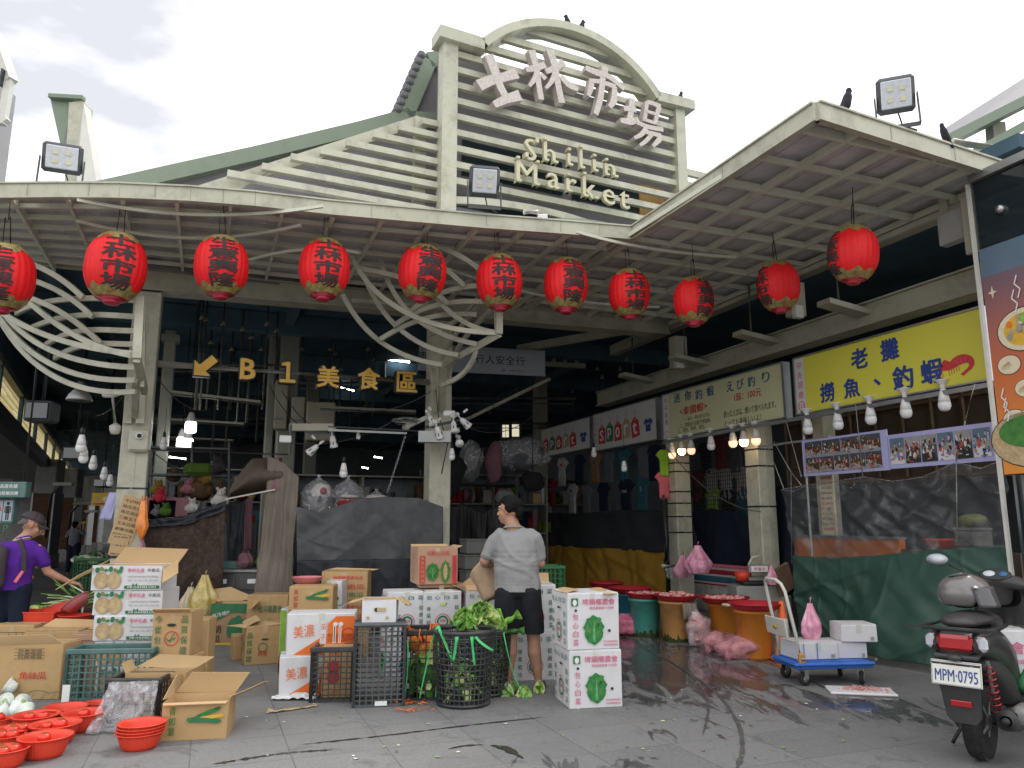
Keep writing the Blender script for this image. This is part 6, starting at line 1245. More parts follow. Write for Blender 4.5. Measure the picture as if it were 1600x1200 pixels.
striped_bag(PU(1067,868,7.2),.34,.34,'left and shorter pink plastic bag hung at the corner post','pink bags hung at the corner post',seed=1);striped_bag(PU(1090,852,7.15),.42,.42,'right and longer pink striped bag hung at the corner post','pink bags hung at the corner post',seed=4)
striped_bag(YB+DZ*.58,.36,.52,'yellow plastic bag hanging at the left end of the steel cabinet',None,'bagyellow',5);striped_bag(YB+Vector((-.2,.05,.42)),.26,.34,'pale plastic bag beside the yellow one at the cabinet',None,'skinbun',8)
m=MB();p=PU(1224,905,7.6);T=Matrix.Translation(p)@Matrix.Rotation(YAW,4,'Z')@Matrix.Rotation(R(-25),4,'Y')@Matrix.Rotation(R(10),4,'X');m.bbox((0,0,0),(.30,.05,.40),'wood',.01,0,T);m.build('wooden_board',origin=p,label='worn wooden board leaning between the post and green tarpaulin',cat='board')
cloth('blue_tarpaulin',[PU(1205,760,8.2),PU(1240,760,7.9)],[PU(1205,930,8.2),PU(1242,930,7.8)],'navycloth',.1,4,1.5,16,24,77,None,label='dark blue tarpaulin strip behind the green one',cat='tarpaulin')
#GREEN TARPAULIN AND CLEAR CURTAIN (shrimp stall)
UG=7.12
def ug(px,py,u=UG):return PU(px,py,u)
t=thing('shrimp_stall_curtain','green tarpaulin with a clear plastic upper curtain around the shrimp stall','tarpaulin',tuple(fl(1380,UG,0)))
gt=[ug(1238,868),ug(1300,871),ug(1370,868),ug(1450,860),ug(1572,850)]
vgl,vgr=uvz(ug(1242,900)).y,uvz(ug(1596,900)).y;zbot=.10
cloth('green_sheet',gt,[UV(UG-.0,vgl,zbot),UV(UG-.30,vgl*.5+vgr*.5,zbot-.02),UV(UG-.15,vgr,zbot)],'greentarp',.09,4.5,.9,170,70,81,t,diag=.9)
ft=[ug(1224,764),ug(1262,758),ug(1350,745),ug(1394,752),ug(1440,746),ug(1494,722),ug(1532,732),ug(1574,716)]
cloth('clear_sheet',ft,[g-DZ*.03 for g in gt],'stallfilm',.11,7,.8,120,40,83,t,pull=.3,diag=.8)
m=MB();
for a,b in zip(ft[:-1],ft[1:]):m.tube([a,b],.008,'bagfilm',6)
m.build('hem',t,True)
m=MB();m.bar(UV(UG-.02,vgl,.07),UV(UG-.3,(vgl+vgr)/2,.06),.03,.03,'duct');m.build('bottom_bar',t,True)
p=ug(1367,982,UG-.2);m=MB();m.bbox(tuple(p-DU*.06),(.03,.13,.012),'steel',.004,YAW);m.bbox(tuple(p-DU*.06+DZ*.03),(.02,.05,.05),'steel',.01,YAW);m.build('bulldog_clip',t,True)
m=MB()
for(x0,y0,x1,y1)in((1197,690,1225,765),(1209,690,1236,738),(1236,738,1252,758),(1236,738,1237,880),(1222,765,1240,768),(1240,768,1262,758),(1228,658,1252,745),(1337,632,1348,745),(1523,600,1508,658),(1508,658,1494,722),(1494,722,1496,850)):
 m.mark();m.tube([ug(x0,y0,UG+.05),ug(x1,y1,UG)],.006,'rope',5)
m.build('hanging_cord',t,True)
m=MB();va,vb=uvz(PU(1241,850,7.9)).y,uvz(PU(1590,850,7.9)).y
zo=PU(1300,840,7.9).z;vc=uvz(PU(1405,850,7.9)).y;m.bar(UV(7.95,va,zo/2),UV(7.95,vc,zo/2),.1,zo,'orangepanel',DZ);m.bar(UV(7.96,vc,zo/2-.06),UV(7.96,vb,zo/2-.06),.08,zo-.12,'taupedark',DZ);m.bar(UV(8.8,va,.55),UV(8.8,vb,.55),1.5,.06,'glassdark',DZ);m.bar(UV(7.95,va,zo+.01),UV(7.95,vc,zo+.01),.16,.03,'innerwall',DZ)
m.build('shrimp_tank',origin=UV(8.7,(va+vb)/2,0),label='orange sided shrimp tank behind the clear curtain',cat='tank')
q=PU(1300,850,8.1);m=MB();m.bbox((0,0,1.9),(.22,.22,3.8),'cream_dull',.01,YAW)
for i in range(len(m.v)):m.v[i]=m.v[i]+Vector((q.x,q.y,0))
m.build('stall_pillar',origin=(q.x,q.y,0),label='cream pillar inside the shrimp stall behind the paper notice',cat='pillar')
q=PU(1480,858,7.8);m=MB();m.shell([(.16,0),(.24,.10),(.25,.11)],'redplastic',.006,24,Matrix.Translation(q));m.build('red_basin',origin=q,label='red basin on the tank edge behind the clear curtain',cat='basin')
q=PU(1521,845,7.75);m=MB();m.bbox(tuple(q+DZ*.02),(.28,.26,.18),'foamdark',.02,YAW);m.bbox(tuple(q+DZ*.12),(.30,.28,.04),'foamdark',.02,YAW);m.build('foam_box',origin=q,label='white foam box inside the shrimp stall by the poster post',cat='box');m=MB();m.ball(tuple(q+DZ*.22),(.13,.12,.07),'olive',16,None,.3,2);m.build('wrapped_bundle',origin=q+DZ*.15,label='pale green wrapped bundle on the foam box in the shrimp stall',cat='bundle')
m=MB();va,vb=uvz(PU(1225,650,9.4)).y,uvz(PU(1560,650,9.4)).y
m.bar(UV(9.5,va,2.7),UV(9.5,vb,2.7),.1,1.2,'taupedark',DZ)
for i in range(9):v=va+(vb-va)*i/8;m.bar(UV(9.4,v,2.1),UV(9.4,v,3.3),.06,.04,'wood')
for z in(2.15,2.45,3.2):m.bar(UV(9.4,va,z),UV(9.4,vb,z),.05,.04,'wood')
m.build('back_shelving',origin=UV(9.4,(va+vb)/2,2.1),label='brown wooden cupboards high on the back wall of the shrimp stall',cat='shelf')
#POSTER WALL (right edge)
UL=6.95;vl=uvz(PU(1554,600,UL)).y;vr=2.2;t=thing('poster_kiosk','dark glass kiosk wall with a food poster and white corner post','kiosk',tuple(UV(UL+.5,(vl+vr)/2,0)))
ztop=PU(1524,285,UL).z;zb1=PU(1527,392,UL).z;zb2=PU(1531,437,UL).z;zp=PU(1564,742,UL).z
def wallbox(mb,va,vb,z0,z1,mt_,th=.12,off=0):mb.bar(UV(UL+off+th/2,va,(z0+z1)/2),UV(UL+off+th/2,vb,(z0+z1)/2),th,z1-z0,mt_,DZ)
m=MB();wallbox(m,vl,vr,zb1,ztop,'glassdark');m.mark();wallbox(m,vl,vr,.15,zp,'glassdark',.05,.1);m.build('glass_panel',t,True)
m=MB();wallbox(m,vl,vr,zb2,zb1-.004,'bluepanel',.14,-.01);m.build('blue_band',t,True)
m=MB();m.bar(UV(UL-.02,vl+.03,0),UV(UL-.02,vl+.03,ztop),.03,.035,'offwhite',DU);m.bar(UV(UL+.03,vl,ztop+.04),UV(UL+.03,vr,ztop+.04),.16,.08,'duct',DZ);m.bar(UV(UL+.08,vl,.08),UV(UL+.08,vr,.08),.3,.16,'duct',DZ);m.build('frame',t,True)
m=MB();m.ball(tuple(PU(1563,327,UL-.02)),.045,'steel',12);m.build('round_fitting',t,True)
m=MB();wallbox(m,vl-.02,vr,zp,zb2-.004,'postergrad',.03,-.035)
oo=UV(UL-.036,vl-.02,zp);F=Face(m,oo,-DV,DZ);PW=vl-vr;PHt=zb2-zp
def pxy(px,py):p=PU(px,py,UL-.036);return(vl-.02)-uvz(p).y,p.z-zp
def bun(px,py,r,sc=1):
 x,y=pxy(px,py);F.disc(x,y,r*1.06,'iblack',1,r*.86);F.disc(x,y,r,'skinbun',2,r*.8)
 for k in range(6):a=R(40+22*k);F.line([(x,y+r*.25),(x+r*.5*math.cos(a+k*.2)-.02,y+r*.3-r*.7*abs(math.sin(a)))],.007,'itan',3)
bun(1577,570,.11);bun(1603,606,.10)
x,y=pxy(1593,515);x+=.05;F.disc(x,y,.27,'iblack',1,.21);F.disc(x,y,.26,'skinbun',2,.20);F.disc(x,y,.20,'iyellow',3,.155)
rs=random.Random(4)
for k in range(24):a,r_=rs.uniform(0,6.28),rs.uniform(.02,.18);F.disc(x+r_*math.cos(a),y+.7*r_*math.sin(a),.03,rs.choice(('iorange','skinbun','itan','igray','igray')),4+k%4)
F.disc(x+.02,y+.10,.05,'leafmid',8)
x,y=pxy(1592,690);x+=.10;y=max(y,.27)+.02;F.disc(x,y,.37,'iblack',1,.26);F.disc(x,y,.36,'itan',2,.25);F.disc(x+.02,y+.07,.30,'leafdark',4,.15)
for(bx_,by_)in((1586,655),(1596,668),(1583,672),(1606,655)):bun(bx_,by_,.11)
for(x_,y_)in((1592,452),(1588,475),(1572,630),(1576,645)):
 x,y=pxy(x_,y_);F.line([(x,y+.14),(x-.03,y+.06),(x+.02,y),(x-.01,y-.08)],.012,'white',9)
x,y=pxy(1551,457);F.poly([(0,.07),(.012,.012),(.05,0),(.012,-.012),(0,-.07),(-.012,-.012),(-.05,0),(-.012,.012)],'skinbun',3,x,y)
m.build('food_poster',t,True)
m=MB();q=PU(1500,358,7.1);m.bbox(tuple(PU(1504,350,7.15)),(.12,.5,.34),'concrete',.01,YAW);m.bbox(tuple(PU(1530,345,UL+.1)),(.05,.34,.62),'cream_dull',.01,YAW);m.build('end_flashing',t,True)
m=MB();a=PU(1480,332,7.35);m.bar(a+DZ*.35,a-DZ*.12,.10,.12,'cream',DU);m.bar(a+DZ*.35,PU(1380,318,6.9),.03,.03,'darksteel');m.build('support_arm',t,True)
t=thing('neighbour_roof','green trimmed neighbouring roof rising behind the right end of the canopy','roof',tuple(PY(1560,220,11)))
m=MB();a,b=PY(1478,222,11),PY(1640,140,11);m.bar(a,b,.3,.14,'greentrim',DZ);m.bar(a-DZ*.25+Vector((.3,0,0)),b-DZ*.35,.1,.12,'greentrim',DZ);m.build('edge_trim',t,True)
m=MB();m.tube([PY(1488,222,10.5),PY(1640,243,10.5)],.06,'cream',12);m.bar(PY(1555,195,11.3),PY(1560,262,11.3),.2,.2,'cream_dull');m.bar(PY(1540,240,11.4),PY(1640,200,11.4),.2,.1,'cream');m.build('truss',t,True)
m=MB();m.add([PY(1480,224,11.05),PY(1650,138,11.05),PY(1700,60,19),PY(1480,200,19)],[(0,1,2,3)],'rooftile');m.build('roof_slope',t,True,solid=.06)
m=MB();m.add([PY(1566,226,12),PY(1650,180,12),PY(1650,250,12),PY(1575,262,12)],[(0,1,2,3)],'skinbun');m.build('pale_wall',t,True,solid=.06)
def goods_shelf(px,Y,w,h,label,seed,cols):
 p=XY(px,Y);t=thing('goods_shelf',label,'shelf',(p.x,p.y,0),YAW);m=MB();rs=random.Random(seed)
 for z in[h*k/4 for k in range(1,5)]:m.box((0,.2,z-.02),(w,.5,.03),'hallpaint')
 for x in(-w/2,0,w/2):m.box((x,.2,h/2),(.04,.5,h),'hallpaint')
 m.box((0,.46,h/2),(w,.03,h),'innerwall');m.build('rack',t);m=MB()
 for k in range(4):
  x=-w/2+.05
  while x<w/2-.1:
   ww=rs.uniform(.07,.26);hh=rs.uniform(.4,.85)*h/4-.05;c=rs.choice(cols)
   if rs.random()<.5:m.bbox((x+ww/2,.08+rs.uniform(0,.1),k*h/4+hh/2),(ww*.92,.28,hh),c,.015,rs.uniform(-.15,.15))
   else:m.ball((x+ww/2,.08,k*h/4+hh*.5),(ww*.48,.14,hh*.5),c,10,None,.4,x)
   x+=ww
 m.build('goods',t,kind='stuff')
GC_=['goods_tealshirt','goods_redshirt','goods_tanshirt','goods_whiteshirt','goods_plushgrey','goods_plushpink','plushbrown','goods_plushwhite','carton','goods_navyshirt','plushgreen']
goods_shelf(560,14.6,2.6,2.4,'dim goods shelf seen over the toy bags',1,GC_);goods_shelf(770,17.5,2.6,2.6,'dim goods shelf at the back of the aisle behind the drapes',2,GC_);goods_shelf(300,15.5,2.6,2.6,'dim goods shelf far behind the left soft toys',3,GC_);goods_shelf(400,17.5,2.4,2.6,'dim goods shelf seen through the dark doorway',4,GC_)
goods_shelf(850,21,2.6,2.7,'faint goods shelf at the very end of the aisle',5,GC_);goods_shelf(655,20,3,2.7,'faint goods shelf deep behind the lamp post',6,GC_)
for i,(a_,b_,Y)in enumerate(((250,450,14),(470,700,15),(690,900,16),(700,860,19),(240,430,17))):
 m=MB();p,q=PY(a_,600,Y),PY(b_,610,Y);p.z=q.z=4.4-.15*i;m.tube([p,q],.035,'duct',8);m.tube([p-DZ*.1+DV*.1,q-DZ*.1+DV*.1],.02,'hallpaint',8);m.build('ceiling_pipe',origin=p,label=ORD[i]+' pair of horizontal ceiling pipes counted from the entrance',cat='pipe',group='ceiling pipes in the hall')
#CARTONS
def carton(label,px,Y,yaw,w,h,d,z=0,mt='carton',front=None,side=None,flaps=(),open_=False,grp=None,right=None,back=None):
 """front-bottom-centre at pixel px, depth Y; flaps: (edge, angle, length, twist)"""
 t=thing('carton',label,'box',tuple(XY(px,Y,z)),R(yaw),grp);rs=random.Random(label)
 m=MB();th=.006;j=lambda:rs.uniform(-.006,.006)
 if open_:
  for(c,s_)in(((0,th/2,h/2),(w,th,h)),((0,d-th/2,h/2),(w,th,h)),((-w/2+th/2,d/2,h/2),(th,d-2*th,h)),((w/2-th/2,d/2,h/2),(th,d-2*th,h)),((0,d/2,th/2),(w-2*th,d-2*th,th))):m.box(c,s_,mt)
  m.box((0,d/2,th+.002),(w-3*th,d-3*th,.002),'cartonin');m.box((0,d-th-.002,h/2),(w-3*th,.002,h-.01),'cartonin');m.box((-w/2+th+.002,d/2,h/2),(.002,d-3*th,h-.01),'cartonin');m.box((w/2-th-.002,d/2,h/2),(.002,d-3*th,h-.01),'cartonin')
 else:
  m.bbox((0,d/2,h/2),(w,d,h),mt,.006)
  for y_,w_ in((.27,.5),(.76,.46)):q=MB();q.box((0,d*y_,h+.003),(w-.006,d*w_,.005),mt,rs.uniform(-.012,.012));q.build('top_flap',t)
  m.box((0,d*.51,h+.0065),(w*.98,.05,.002),'tape' if 'white' not in mt else 'offwhite')
  m.box((0,-.0012,h-.04),(.05,.002,.08),'tape' if 'white' not in mt else 'offwhite')
 for i,v in enumerate(m.v):m.v[i]=v+Vector((.010*noise.noise(v*5+Vector((px,0,0))),.009*noise.noise(v*5+Vector((0,px,3))),.006*noise.noise(v*5+Vector((9,px,3)))*min(1,v.z*8)))
 if front:front(Face(m,(-w/2,-.009,0),(1,0,0),(0,0,1),w,h))
 if side:side(Face(m,(-w/2-.009,d,0),(0,-1,0),(0,0,1),d,h))
 if right:right(Face(m,(w/2+.009,0,0),(0,1,0),(0,0,1),d,h))
 m.build('body',t)
 for(e,ang,ln,tw)in flaps:
  q=MB();hw=(w if e in 'fb' else d)/2-.004
  inner='cartonin' if 'white' not in mt or 'in' in e else 'cartonin'
  N=6;vs=[]
  for a in range(N+1):
   s_=a/N;bend=ang+10*s_;zz=math.sin(R(ang+5*s_))*ln*s_;oo_=math.cos(R(ang+5*s_))*ln*s_
   for b in(-1,1):vs.append((b*hw*(1-.03*s_)+tw*s_*.05,oo_,zz))
  fs=[(a*2,a*2+1,a*2+3,a*2+2)for a in range(N)]
  base={'f':((0,0,h),math.pi),'b':((0,d,h),0),'l':((-w/2,d/2,h),math.pi/2),'r':((w/2,d/2,h),-math.pi/2)}[e]
  T=Matrix.Translation(base[0])@Matrix.Rotation(base[1],4,'Z')@Matrix.Translation((0,.002,0))@Matrix.Rotation(R(tw),4,'Y')
  q.add(vs,fs,'cartonin' if e!='x' else mt,False,T);q.build('flap',t,solid=.005)
 return t
GC='ileaf'
ZUC=[(-1,-.35),(-.6,-.5),(.1,-.52),(.75,-.62),(1,-.45),(.9,-.25),(.2,-.12),(-.5,-.05),(-.95,-.1)]
def zuc(F,x,y,s):
 for(an,c,dx,dy,l,sc_)in((10,'ileaf',.1,.35,2,.85),(-3,'iyellow',.35,.12,3,.8),(-16,'igreen',.05,.0,4,1)):F.poly(ZUC,c,l,x+dx*s,y+dy*s+.28*s,R(an)+.25,s*sc_,s*.62*sc_)
 F.disc(x-s*.75,y+.12*s,s*.14,'ileaf',5)
def pr_zuc(c,red=True):
 def f(F):
  F.vtext(c,F.w*.16,F.h*.90,F.h*.27,F.h*.22,'ired' if red else GC,2,F.w*.10);zuc(F,F.w*.64,F.h*.48,F.w*.27)
 return f
def pr_cab_l(F):
 w,h=F.w,F.h
 for ch,x in zip('包心白菜',(.14,.36,.60,.84)):F.text(ch,w*x,h*.87,h*.10,'igreen',2,w*.14)
 F.vtext('專業栽培',w*.13,h*.66,h*.16,h*.10,'igreen',2,w*.11);F.vtext('精緻蔬菜',w*.87,h*.68,h*.16,h*.11,'igreen',2,w*.11)
 F.ring(w*.5,h*.30,w*.20,.006,'ired',2);F.text('埤頭',w*.5,h*.32,h*.07,'ired',2,w*.14);F.ring(w*.5,h*.3,w*.15,.016,'igreen',1)
 F.disc(w*.52,h*.72,w*.09,'iblack',3,h*.02)
LEAF=[(math.cos(a)*(1+.10*math.sin(9*a)+.05*math.sin(17*a)),math.sin(a)*(1.22+.08*math.sin(8*a+1))-(.22 if math.sin(a)<-.7 else 0))for a in[2*math.pi*k/40 for k in range(40)]]
def cabbage(F,x,y,r):
 F.poly(LEAF,'ileaf',2,x,y,0,r);F.poly([(-.16,-1.25),(.16,-1.25),(.07,.2),(0,.85),(-.07,.2)],'ileaf2',4,x,y,0,r)
 for sg in(-1,1):
  for k in range(5):F.line([(x+sg*r*.05,y-r*(.9-.34*k)),(x+sg*r*(.42+.12*(k%3)),y-r*(.45-.36*k)),(x+sg*r*(.62+.08*(k%2)),y-r*(.1-.3*k))],r*.035,'ileaf2',3)
 for k in range(6):a=k*1.05+.3;F.poly(LEAF,'leafdark' if k%2 else 'ileaf',2.5,x+r*.55*math.cos(a),y+r*.6*math.sin(a),a,r*.3)
def pr_cab_f(F):
 w,h=F.w,F.h;F.bx=0
 F.rect(w*.07,h*.78,w*.13,h*.14,'igreen',1);F.disc(w*.135,h*.84,w*.04,'white',2,h*.055);F.text('埤頭鄉農會',w*.60,h*.85,h*.115,'ipink',2,w*.64);F.text('蔬菜產銷第十四班',w*.66,h*.74,h*.05,'ipink',2,w*.48)
 F.vtext('包心白菜',w*.15,h*.64,h*.15,h*.11,'ipink',2,w*.10);cabbage(F,w*.5,h*.37,w*.19);F.text('共同運銷農產品',w*.82,h*.14,h*.035,'ipink',2,w*.28);F.text('埤頭鄉農會',w*.82,h*.08,h*.035,'ipink',2,w*.28)
 F.disc(w*.155,h*.70,.011,'iblack',2);F.disc(w*.80,h*.33,.012,'iblack',2)
def pr_melon(F):
 w,h=F.w,F.h
 for i,x in enumerate((.145,.32)):F.disc(w*x,h*.40,w*.105,'itan',1+i,h*.33);F.ring(w*x,h*.40,w*.105,.004,'carton',3,28,h*.33)
 for i,(x,y,r)in enumerate(((.08,.86,.05),(.14,.90,.045),(.20,.84,.035),(.27,.88,.05),(.34,.84,.04),(.40,.80,.05),(.42,.92,.04))):F.poly(LEAF,('igreen','olive','ileaf')[i%3],4+i%2,w*x,h*(y-.03),i,h*r*1.7)
 F.text('學甲名產',w*.63,h*.80,h*.17,'ipink',2,w*.24);F.text('羊香瓜',w*.88,h*.81,h*.14,'iblack',2,w*.18)
 F.text('台南市學甲區農會共同運銷班',w*.74,h*.55,h*.08,'igray',2,w*.44);F.text('電話 : 783-3336 大灣 : 4900-2046',w*.74,h*.40,h*.08,'igray',2,w*.44)
 F.rect(w*.48,h*.06,w*.5,h*.13,'igreen',1);F.text('MUSKMELON',w*.73,h*.125,h*.08,'white',2,w*.4);F.text('M',w*.63,h*.17,h*.2,'igreen',3)
def pr_jin(F):
 w,h=F.w,F.h;F.vtext('今從包裝',w*.16,h*.93,h*.23,h*.17,'igreen',2,w*.18);F.vtext('品質保證',w*.84,h*.93,h*.23,h*.17,'igreen',2,w*.18)
 F.ring(w*.52,h*.42,w*.19,.008,'ired',2);F.line([(w*.38,h*.42),(w*.5,h*.34),(w*.52,h*.46),(w*.60,h*.55)],.006,'igreen',2);F.line([(w*.42,h*.36),(w*.62,h*.44),(w*.58,h*.38)],.006,'igreen',3);F.disc(w*.5,h*.72,w*.12,'iblack',2,h*.035)
def pr_pump(F):
 w,h=F.w,F.h;F.text('瑞穗鄉農會出品',w*.58,h*.80,h*.13,'ired',2,w*.64);F.text('東昇南瓜',w*.56,h*.48,h*.17,'ired',2,w*.78);F.text('大型南瓜',w*.60,h*.2,h*.16,'igreen',2,w*.66)
def pr_mn(F):
 w,h=F.w,F.h;F.poly([(0.0,0),(w,0),(w,h*.5),(w*.58,h*.5),(w*.1,.0)],'iorange',1);F.poly([(w*.60,h*.3),(w,h*.3),(w,h*.93),(w*.72,h*.93),(w*.60,h*.75)],'iorange',1)
 F.text('美濃',w*.25,h*.58,h*.30,'iorange',2,w*.30,.0,.1);F.rect(w*.49,h*.26,w*.09,h*.56,'whitebox',3);F.vtext('茄子',w*.535,h*.76,h*.26,h*.15,'iorange',4,w*.07)
 for x in(.68,.76):F.rect(w*x,h*.28,w*.04,h*.42,'white',3);F.rect(w*(x+.012),h*.30,w*.014,h*.38,'iblack' if x<.7 else 'iorange',4);F.disc(w*(x+.03),h*.74,w*.035,'white',4,h*.05)
 F.ring(w*.9,h*.5,w*.09,.01,'ired',3)
def pr_tom(F):
 w,h=F.w,F.h;F.text('杜斗鎮農會',w*.58,h*.74,h*.14,'igreen',2,w*.58);F.text('金',w*.2,h*.42,h*.13,'ired',2);F.text('紅',w*.2,h*.2,h*.13,'ired',2)
 F.disc(w*.53,h*.30,w*.15,'ired',2,h*.20);F.disc(w*.70,h*.30,w*.14,'ired',3,h*.2);F.poly([(math.cos(k*.524)*(1 if k%2 else .3),math.sin(k*.524)*(1 if k%2 else .3))for k in range(12)],'igreen',4,w*.6,h*.5,0,w*.10)
def pr_cuc(F):
 w,h=F.w,F.h;F.poly([(0,h*.52),(w*.55,h*.78),(w,h*.78),(w,h),(0,h)],'igreen',1);F.text('高冷地!!',w*.27,h*.74,h*.11,'white',3,w*.46,.012,R(14));F.text('胡',w*.20,h*.38,h*.20,'iblack',2);F.text('瓜',w*.20,h*.14,h*.18,'iblack',2)
 for(x,y)in((.58,.42),(.70,.48),(.82,.38)):F.poly([(math.cos(a)*(1+.06*math.sin(12*a)),math.sin(a)*2.1)for a in[k*.3927 for k in range(16)]],'igreen',2+int(x*10)%3,w*x,h*y,R(-12),w*.12,w*.12)
 F.rect(0,0,w,h*.05,'iyellow',2)
def pr_bao(F):
 w,h=F.w,F.h;F.text('特選包心白菜',w*.5,h*.85,h*.12,'ired',2,w*.56);F.rect(w*.04,h*.04,w*.13,h*.74,'ired',1);F.rect(w*.86,h*.04,w*.10,h*.74,'ired',1);F.vtext('農會共同運銷',w*.105,h*.75,h*.12,h*.09,'carton',3,w*.08)
 F.poly(LEAF,'leafdark',2,w*.36,h*.36,0,w*.16);F.poly(LEAF,'leafdark',2,w*.68,h*.36,0,w*.12,w*.20);cabbage(F,w*.36,h*.36,w*.12);F.poly(LEAF,'itan',3,w*.68,h*.36,0,w*.05,w*.14)
def pr_luffa(F):
 w,h=F.w,F.h;F.text('角絲瓜',w*.66,h*.44,h*.14,'ired',2,w*.34)
 for i in range(4):F.line([(w*.4,h*(.92-.06*i)),(w*.78,h*(.92-.06*i))],.003,'iblack',2)
 for i in range(3):F.text('粒數等級',w*.6,h*(.89-.06*i),h*.04,'iblack',2,w*.3,0)
 F.line([(w*k*.1,h*(.15+.03*math.sin(k*1.9)))for k in range(11)],.004,'igreen',2)
 for k in range(8):F.line([(w*k*.13,0.005),(w*(k*.13+.06),h*.12)],.003,'igreen',2)
 F.ring(w*.45,h*.27,.03,.004,'igreen',2)
def pr_tbl(F):
 w,h=F.w,F.h
 for i in range(4):F.line([(w*.15,h*(.40+.16*i)),(w*.9,h*(.40+.16*i))],.004,'iblack',2)
 for x in(.15,.45,.62,.76,.9):F.line([(w*x,h*.4),(w*x,h*.88)],.004,'iblack',2)
 F.text('B22',w*.5,h*.66,h*.14,'iblue',3,None,.0,math.pi);F.ring(w*.08,h*.7,.03,.004,'iblack',2);F.ring(w*.08,h*.55,.025,.004,'iblack',2)
 for i in range(3):F.text('等級規格',w*.78,h*(.48+.16*i),h*.07,'iblack',2,w*.2,0)
gM='melon cartons stacked beside the notice post'
for i,(h_,lab)in enumerate(((.225,'lowest white melon carton of the stack, nearly hidden by brown cartons'),(.225,'second lowest white melon carton of the stack'),(.225,'middle white melon carton of the stack by the notice post'),(.225,'white melon carton just below the opened one'),(.225,'opened topmost white melon carton with brown flaps up'))):
 carton(lab,201+(1-i)*1.5,7.3+.01*(i%2),3+(i%3),.625,.222,.40,i*.224,'whitebox',pr_melon,None,(('b',88,.15,2),('r',-8,.18,10),('l',105,.06,-14))if i==4 else(),i==4,gM)
carton('upper brown carton with green side writing and a red ring, on its twin',265,6.92,4,.325,.37,.30,.37,'carton',pr_jin,None,(('f',30,.06,0),));carton('lower brown carton with green side writing beneath its twin',268,6.92,6,.33,.365,.30,0,'carton',pr_jin)
carton('plain tall brown carton behind the two with red rings',297,7.4,8,.26,.62,.28);
carton('large brown carton with red gourd lettering at the left edge',28,7.02,2,.68,.46,.30,0,'carton',pr_luffa,None,(('f',60,.09,2),));carton('brown carton with dark letters behind the gourd carton',72,7.55,2,.50,.50,.28,0,'carton',lambda F:(F.text('名產',F.w*.8,F.h*.55,F.h*.1,'ired',2),F.text('南瓜',F.w*.8,F.h*.3,F.h*.15,'igreen',2)),None,(('b',70,.08,2),))
carton('upside down pinkish carton printed with a table, behind the teal crate',163,7.45,1,.68,.49,.25,0,'cartonred',pr_tbl,None,(('b',70,.05,2),));carton('brown carton at the far left behind the gourd carton',10,7.8,0,.42,.52,.25,0,'carton',pr_tbl)
carton('opened brown carton printed with green and yellow squash in the left foreground',302,5.78,10,.44,.25,.34,0,'carton',pr_zuc('青如意',False),lambda F:F.text('蔬果',F.w*.5,F.h*.6,F.h*.3,'ired',2),(('b',96,.15,2),('r',22,.19,-10),('l',80,.15,8),('f',-14,.04,0)),True)
carton('flat opened carton standing in the black crate in the left foreground',238,6.28,4,.46,.36,.20,0,'carton',pr_tbl,None,(('b',75,.10,3),('l',60,.08,0)),True)
carton('dark topped cucumber carton lying open beside the steel cabinet',356,10.1,0,.48,.50,.35,0,'cartondark',pr_cuc,None,(('r',30,.26,12),('b',45,.25,-8)),True)
carton('brown carton printed with red tomatoes',414,9.9,2,.50,.62,.34,0,'carton',pr_tom);carton('tilted brown carton with tucked flaps in front of the tomato carton',412,8.72,24,.40,.40,.48,0,'carton',lambda F:(F.vtext('品質保證',F.w*.1,F.h*.85,F.h*.2,F.h*.15,'igreen',2),F.ring(F.w*.45,F.h*.45,F.w*.12,.008,'igreen',2),F.text('農會',F.w*.45,F.h*.3,F.h*.12,'ired',2),F.disc(F.w*.5,F.h*.66,.04,'iblack',2,.008)),lambda F:(F.text('出品',F.w*.35,F.h*.65,F.h*.2,'ired',2),F.text('農',F.w*.7,F.h*.45,F.h*.25,'igreen',2),F.text('會',F.w*.35,F.h*.3,F.h*.2,'ired',2)),(('f',165,.17,4),('l',150,.16,0)))
carton('small brown carton half hidden left of the tilted one',378,9.0,30,.2,.26,.2)
gZ='yellow squash cartons'
carton('lowest squash carton, mostly hidden behind the orange printed cartons',486,8.3,4,.46,.36,.34,0,'carton',None,None,(),False,gZ);carton('middle squash carton behind the orange printed cartons',483,8.3,3,.46,.24,.34,.365,'carton',pr_zuc('黃如意'),None,(),False,gZ);carton('topmost squash carton with red characters',485,8.28,5,.45,.24,.34,.61,'carton',pr_zuc('黃如意'),None,(),False,gZ)
for(px,z_,lab)in((448,.0,'green edged white carton left of the squash stack'),(520,.36,'white carton with a black dot right of the squash stack'),(521,.62,'bright green sided carton top right of the squash stack')):
 carton(lab,px,8.7,2,.18,.58 if z_==0 else .25,.3,z_ if z_ else 0,'whitebox',lambda F:(F.rect(F.w*.02,F.h*.02,F.w*.3,F.h*.96,'limebox',1),F.disc(F.w*.7,F.h*.3,.02,'iblack',2)))
carton('plain carton base under the green sided cartons',521,8.72,2,.2,.36,.3);m=MB();p=XY(480,8.7,.86);m.shell([(.13,0),(.17,.06),(.175,.065)],'pinkplastic',.005,24,Matrix.Translation(p));m.build('pink_colander',origin=p,label='shallow pink colander behind the top squash carton',cat='colander')
gP='pumpkin cartons stacked by the grey tarpaulin'
for i,lab in enumerate(('lowest pumpkin carton against the grey tarpaulin','middle pumpkin carton against the grey tarpaulin','topmost pumpkin carton with red and green characters')):carton(lab,537,9.0,3,.52,.315,.34,i*.322,'carton',pr_pump,None,(('b',40,.03,2),)if i==2 else(),False,gP)
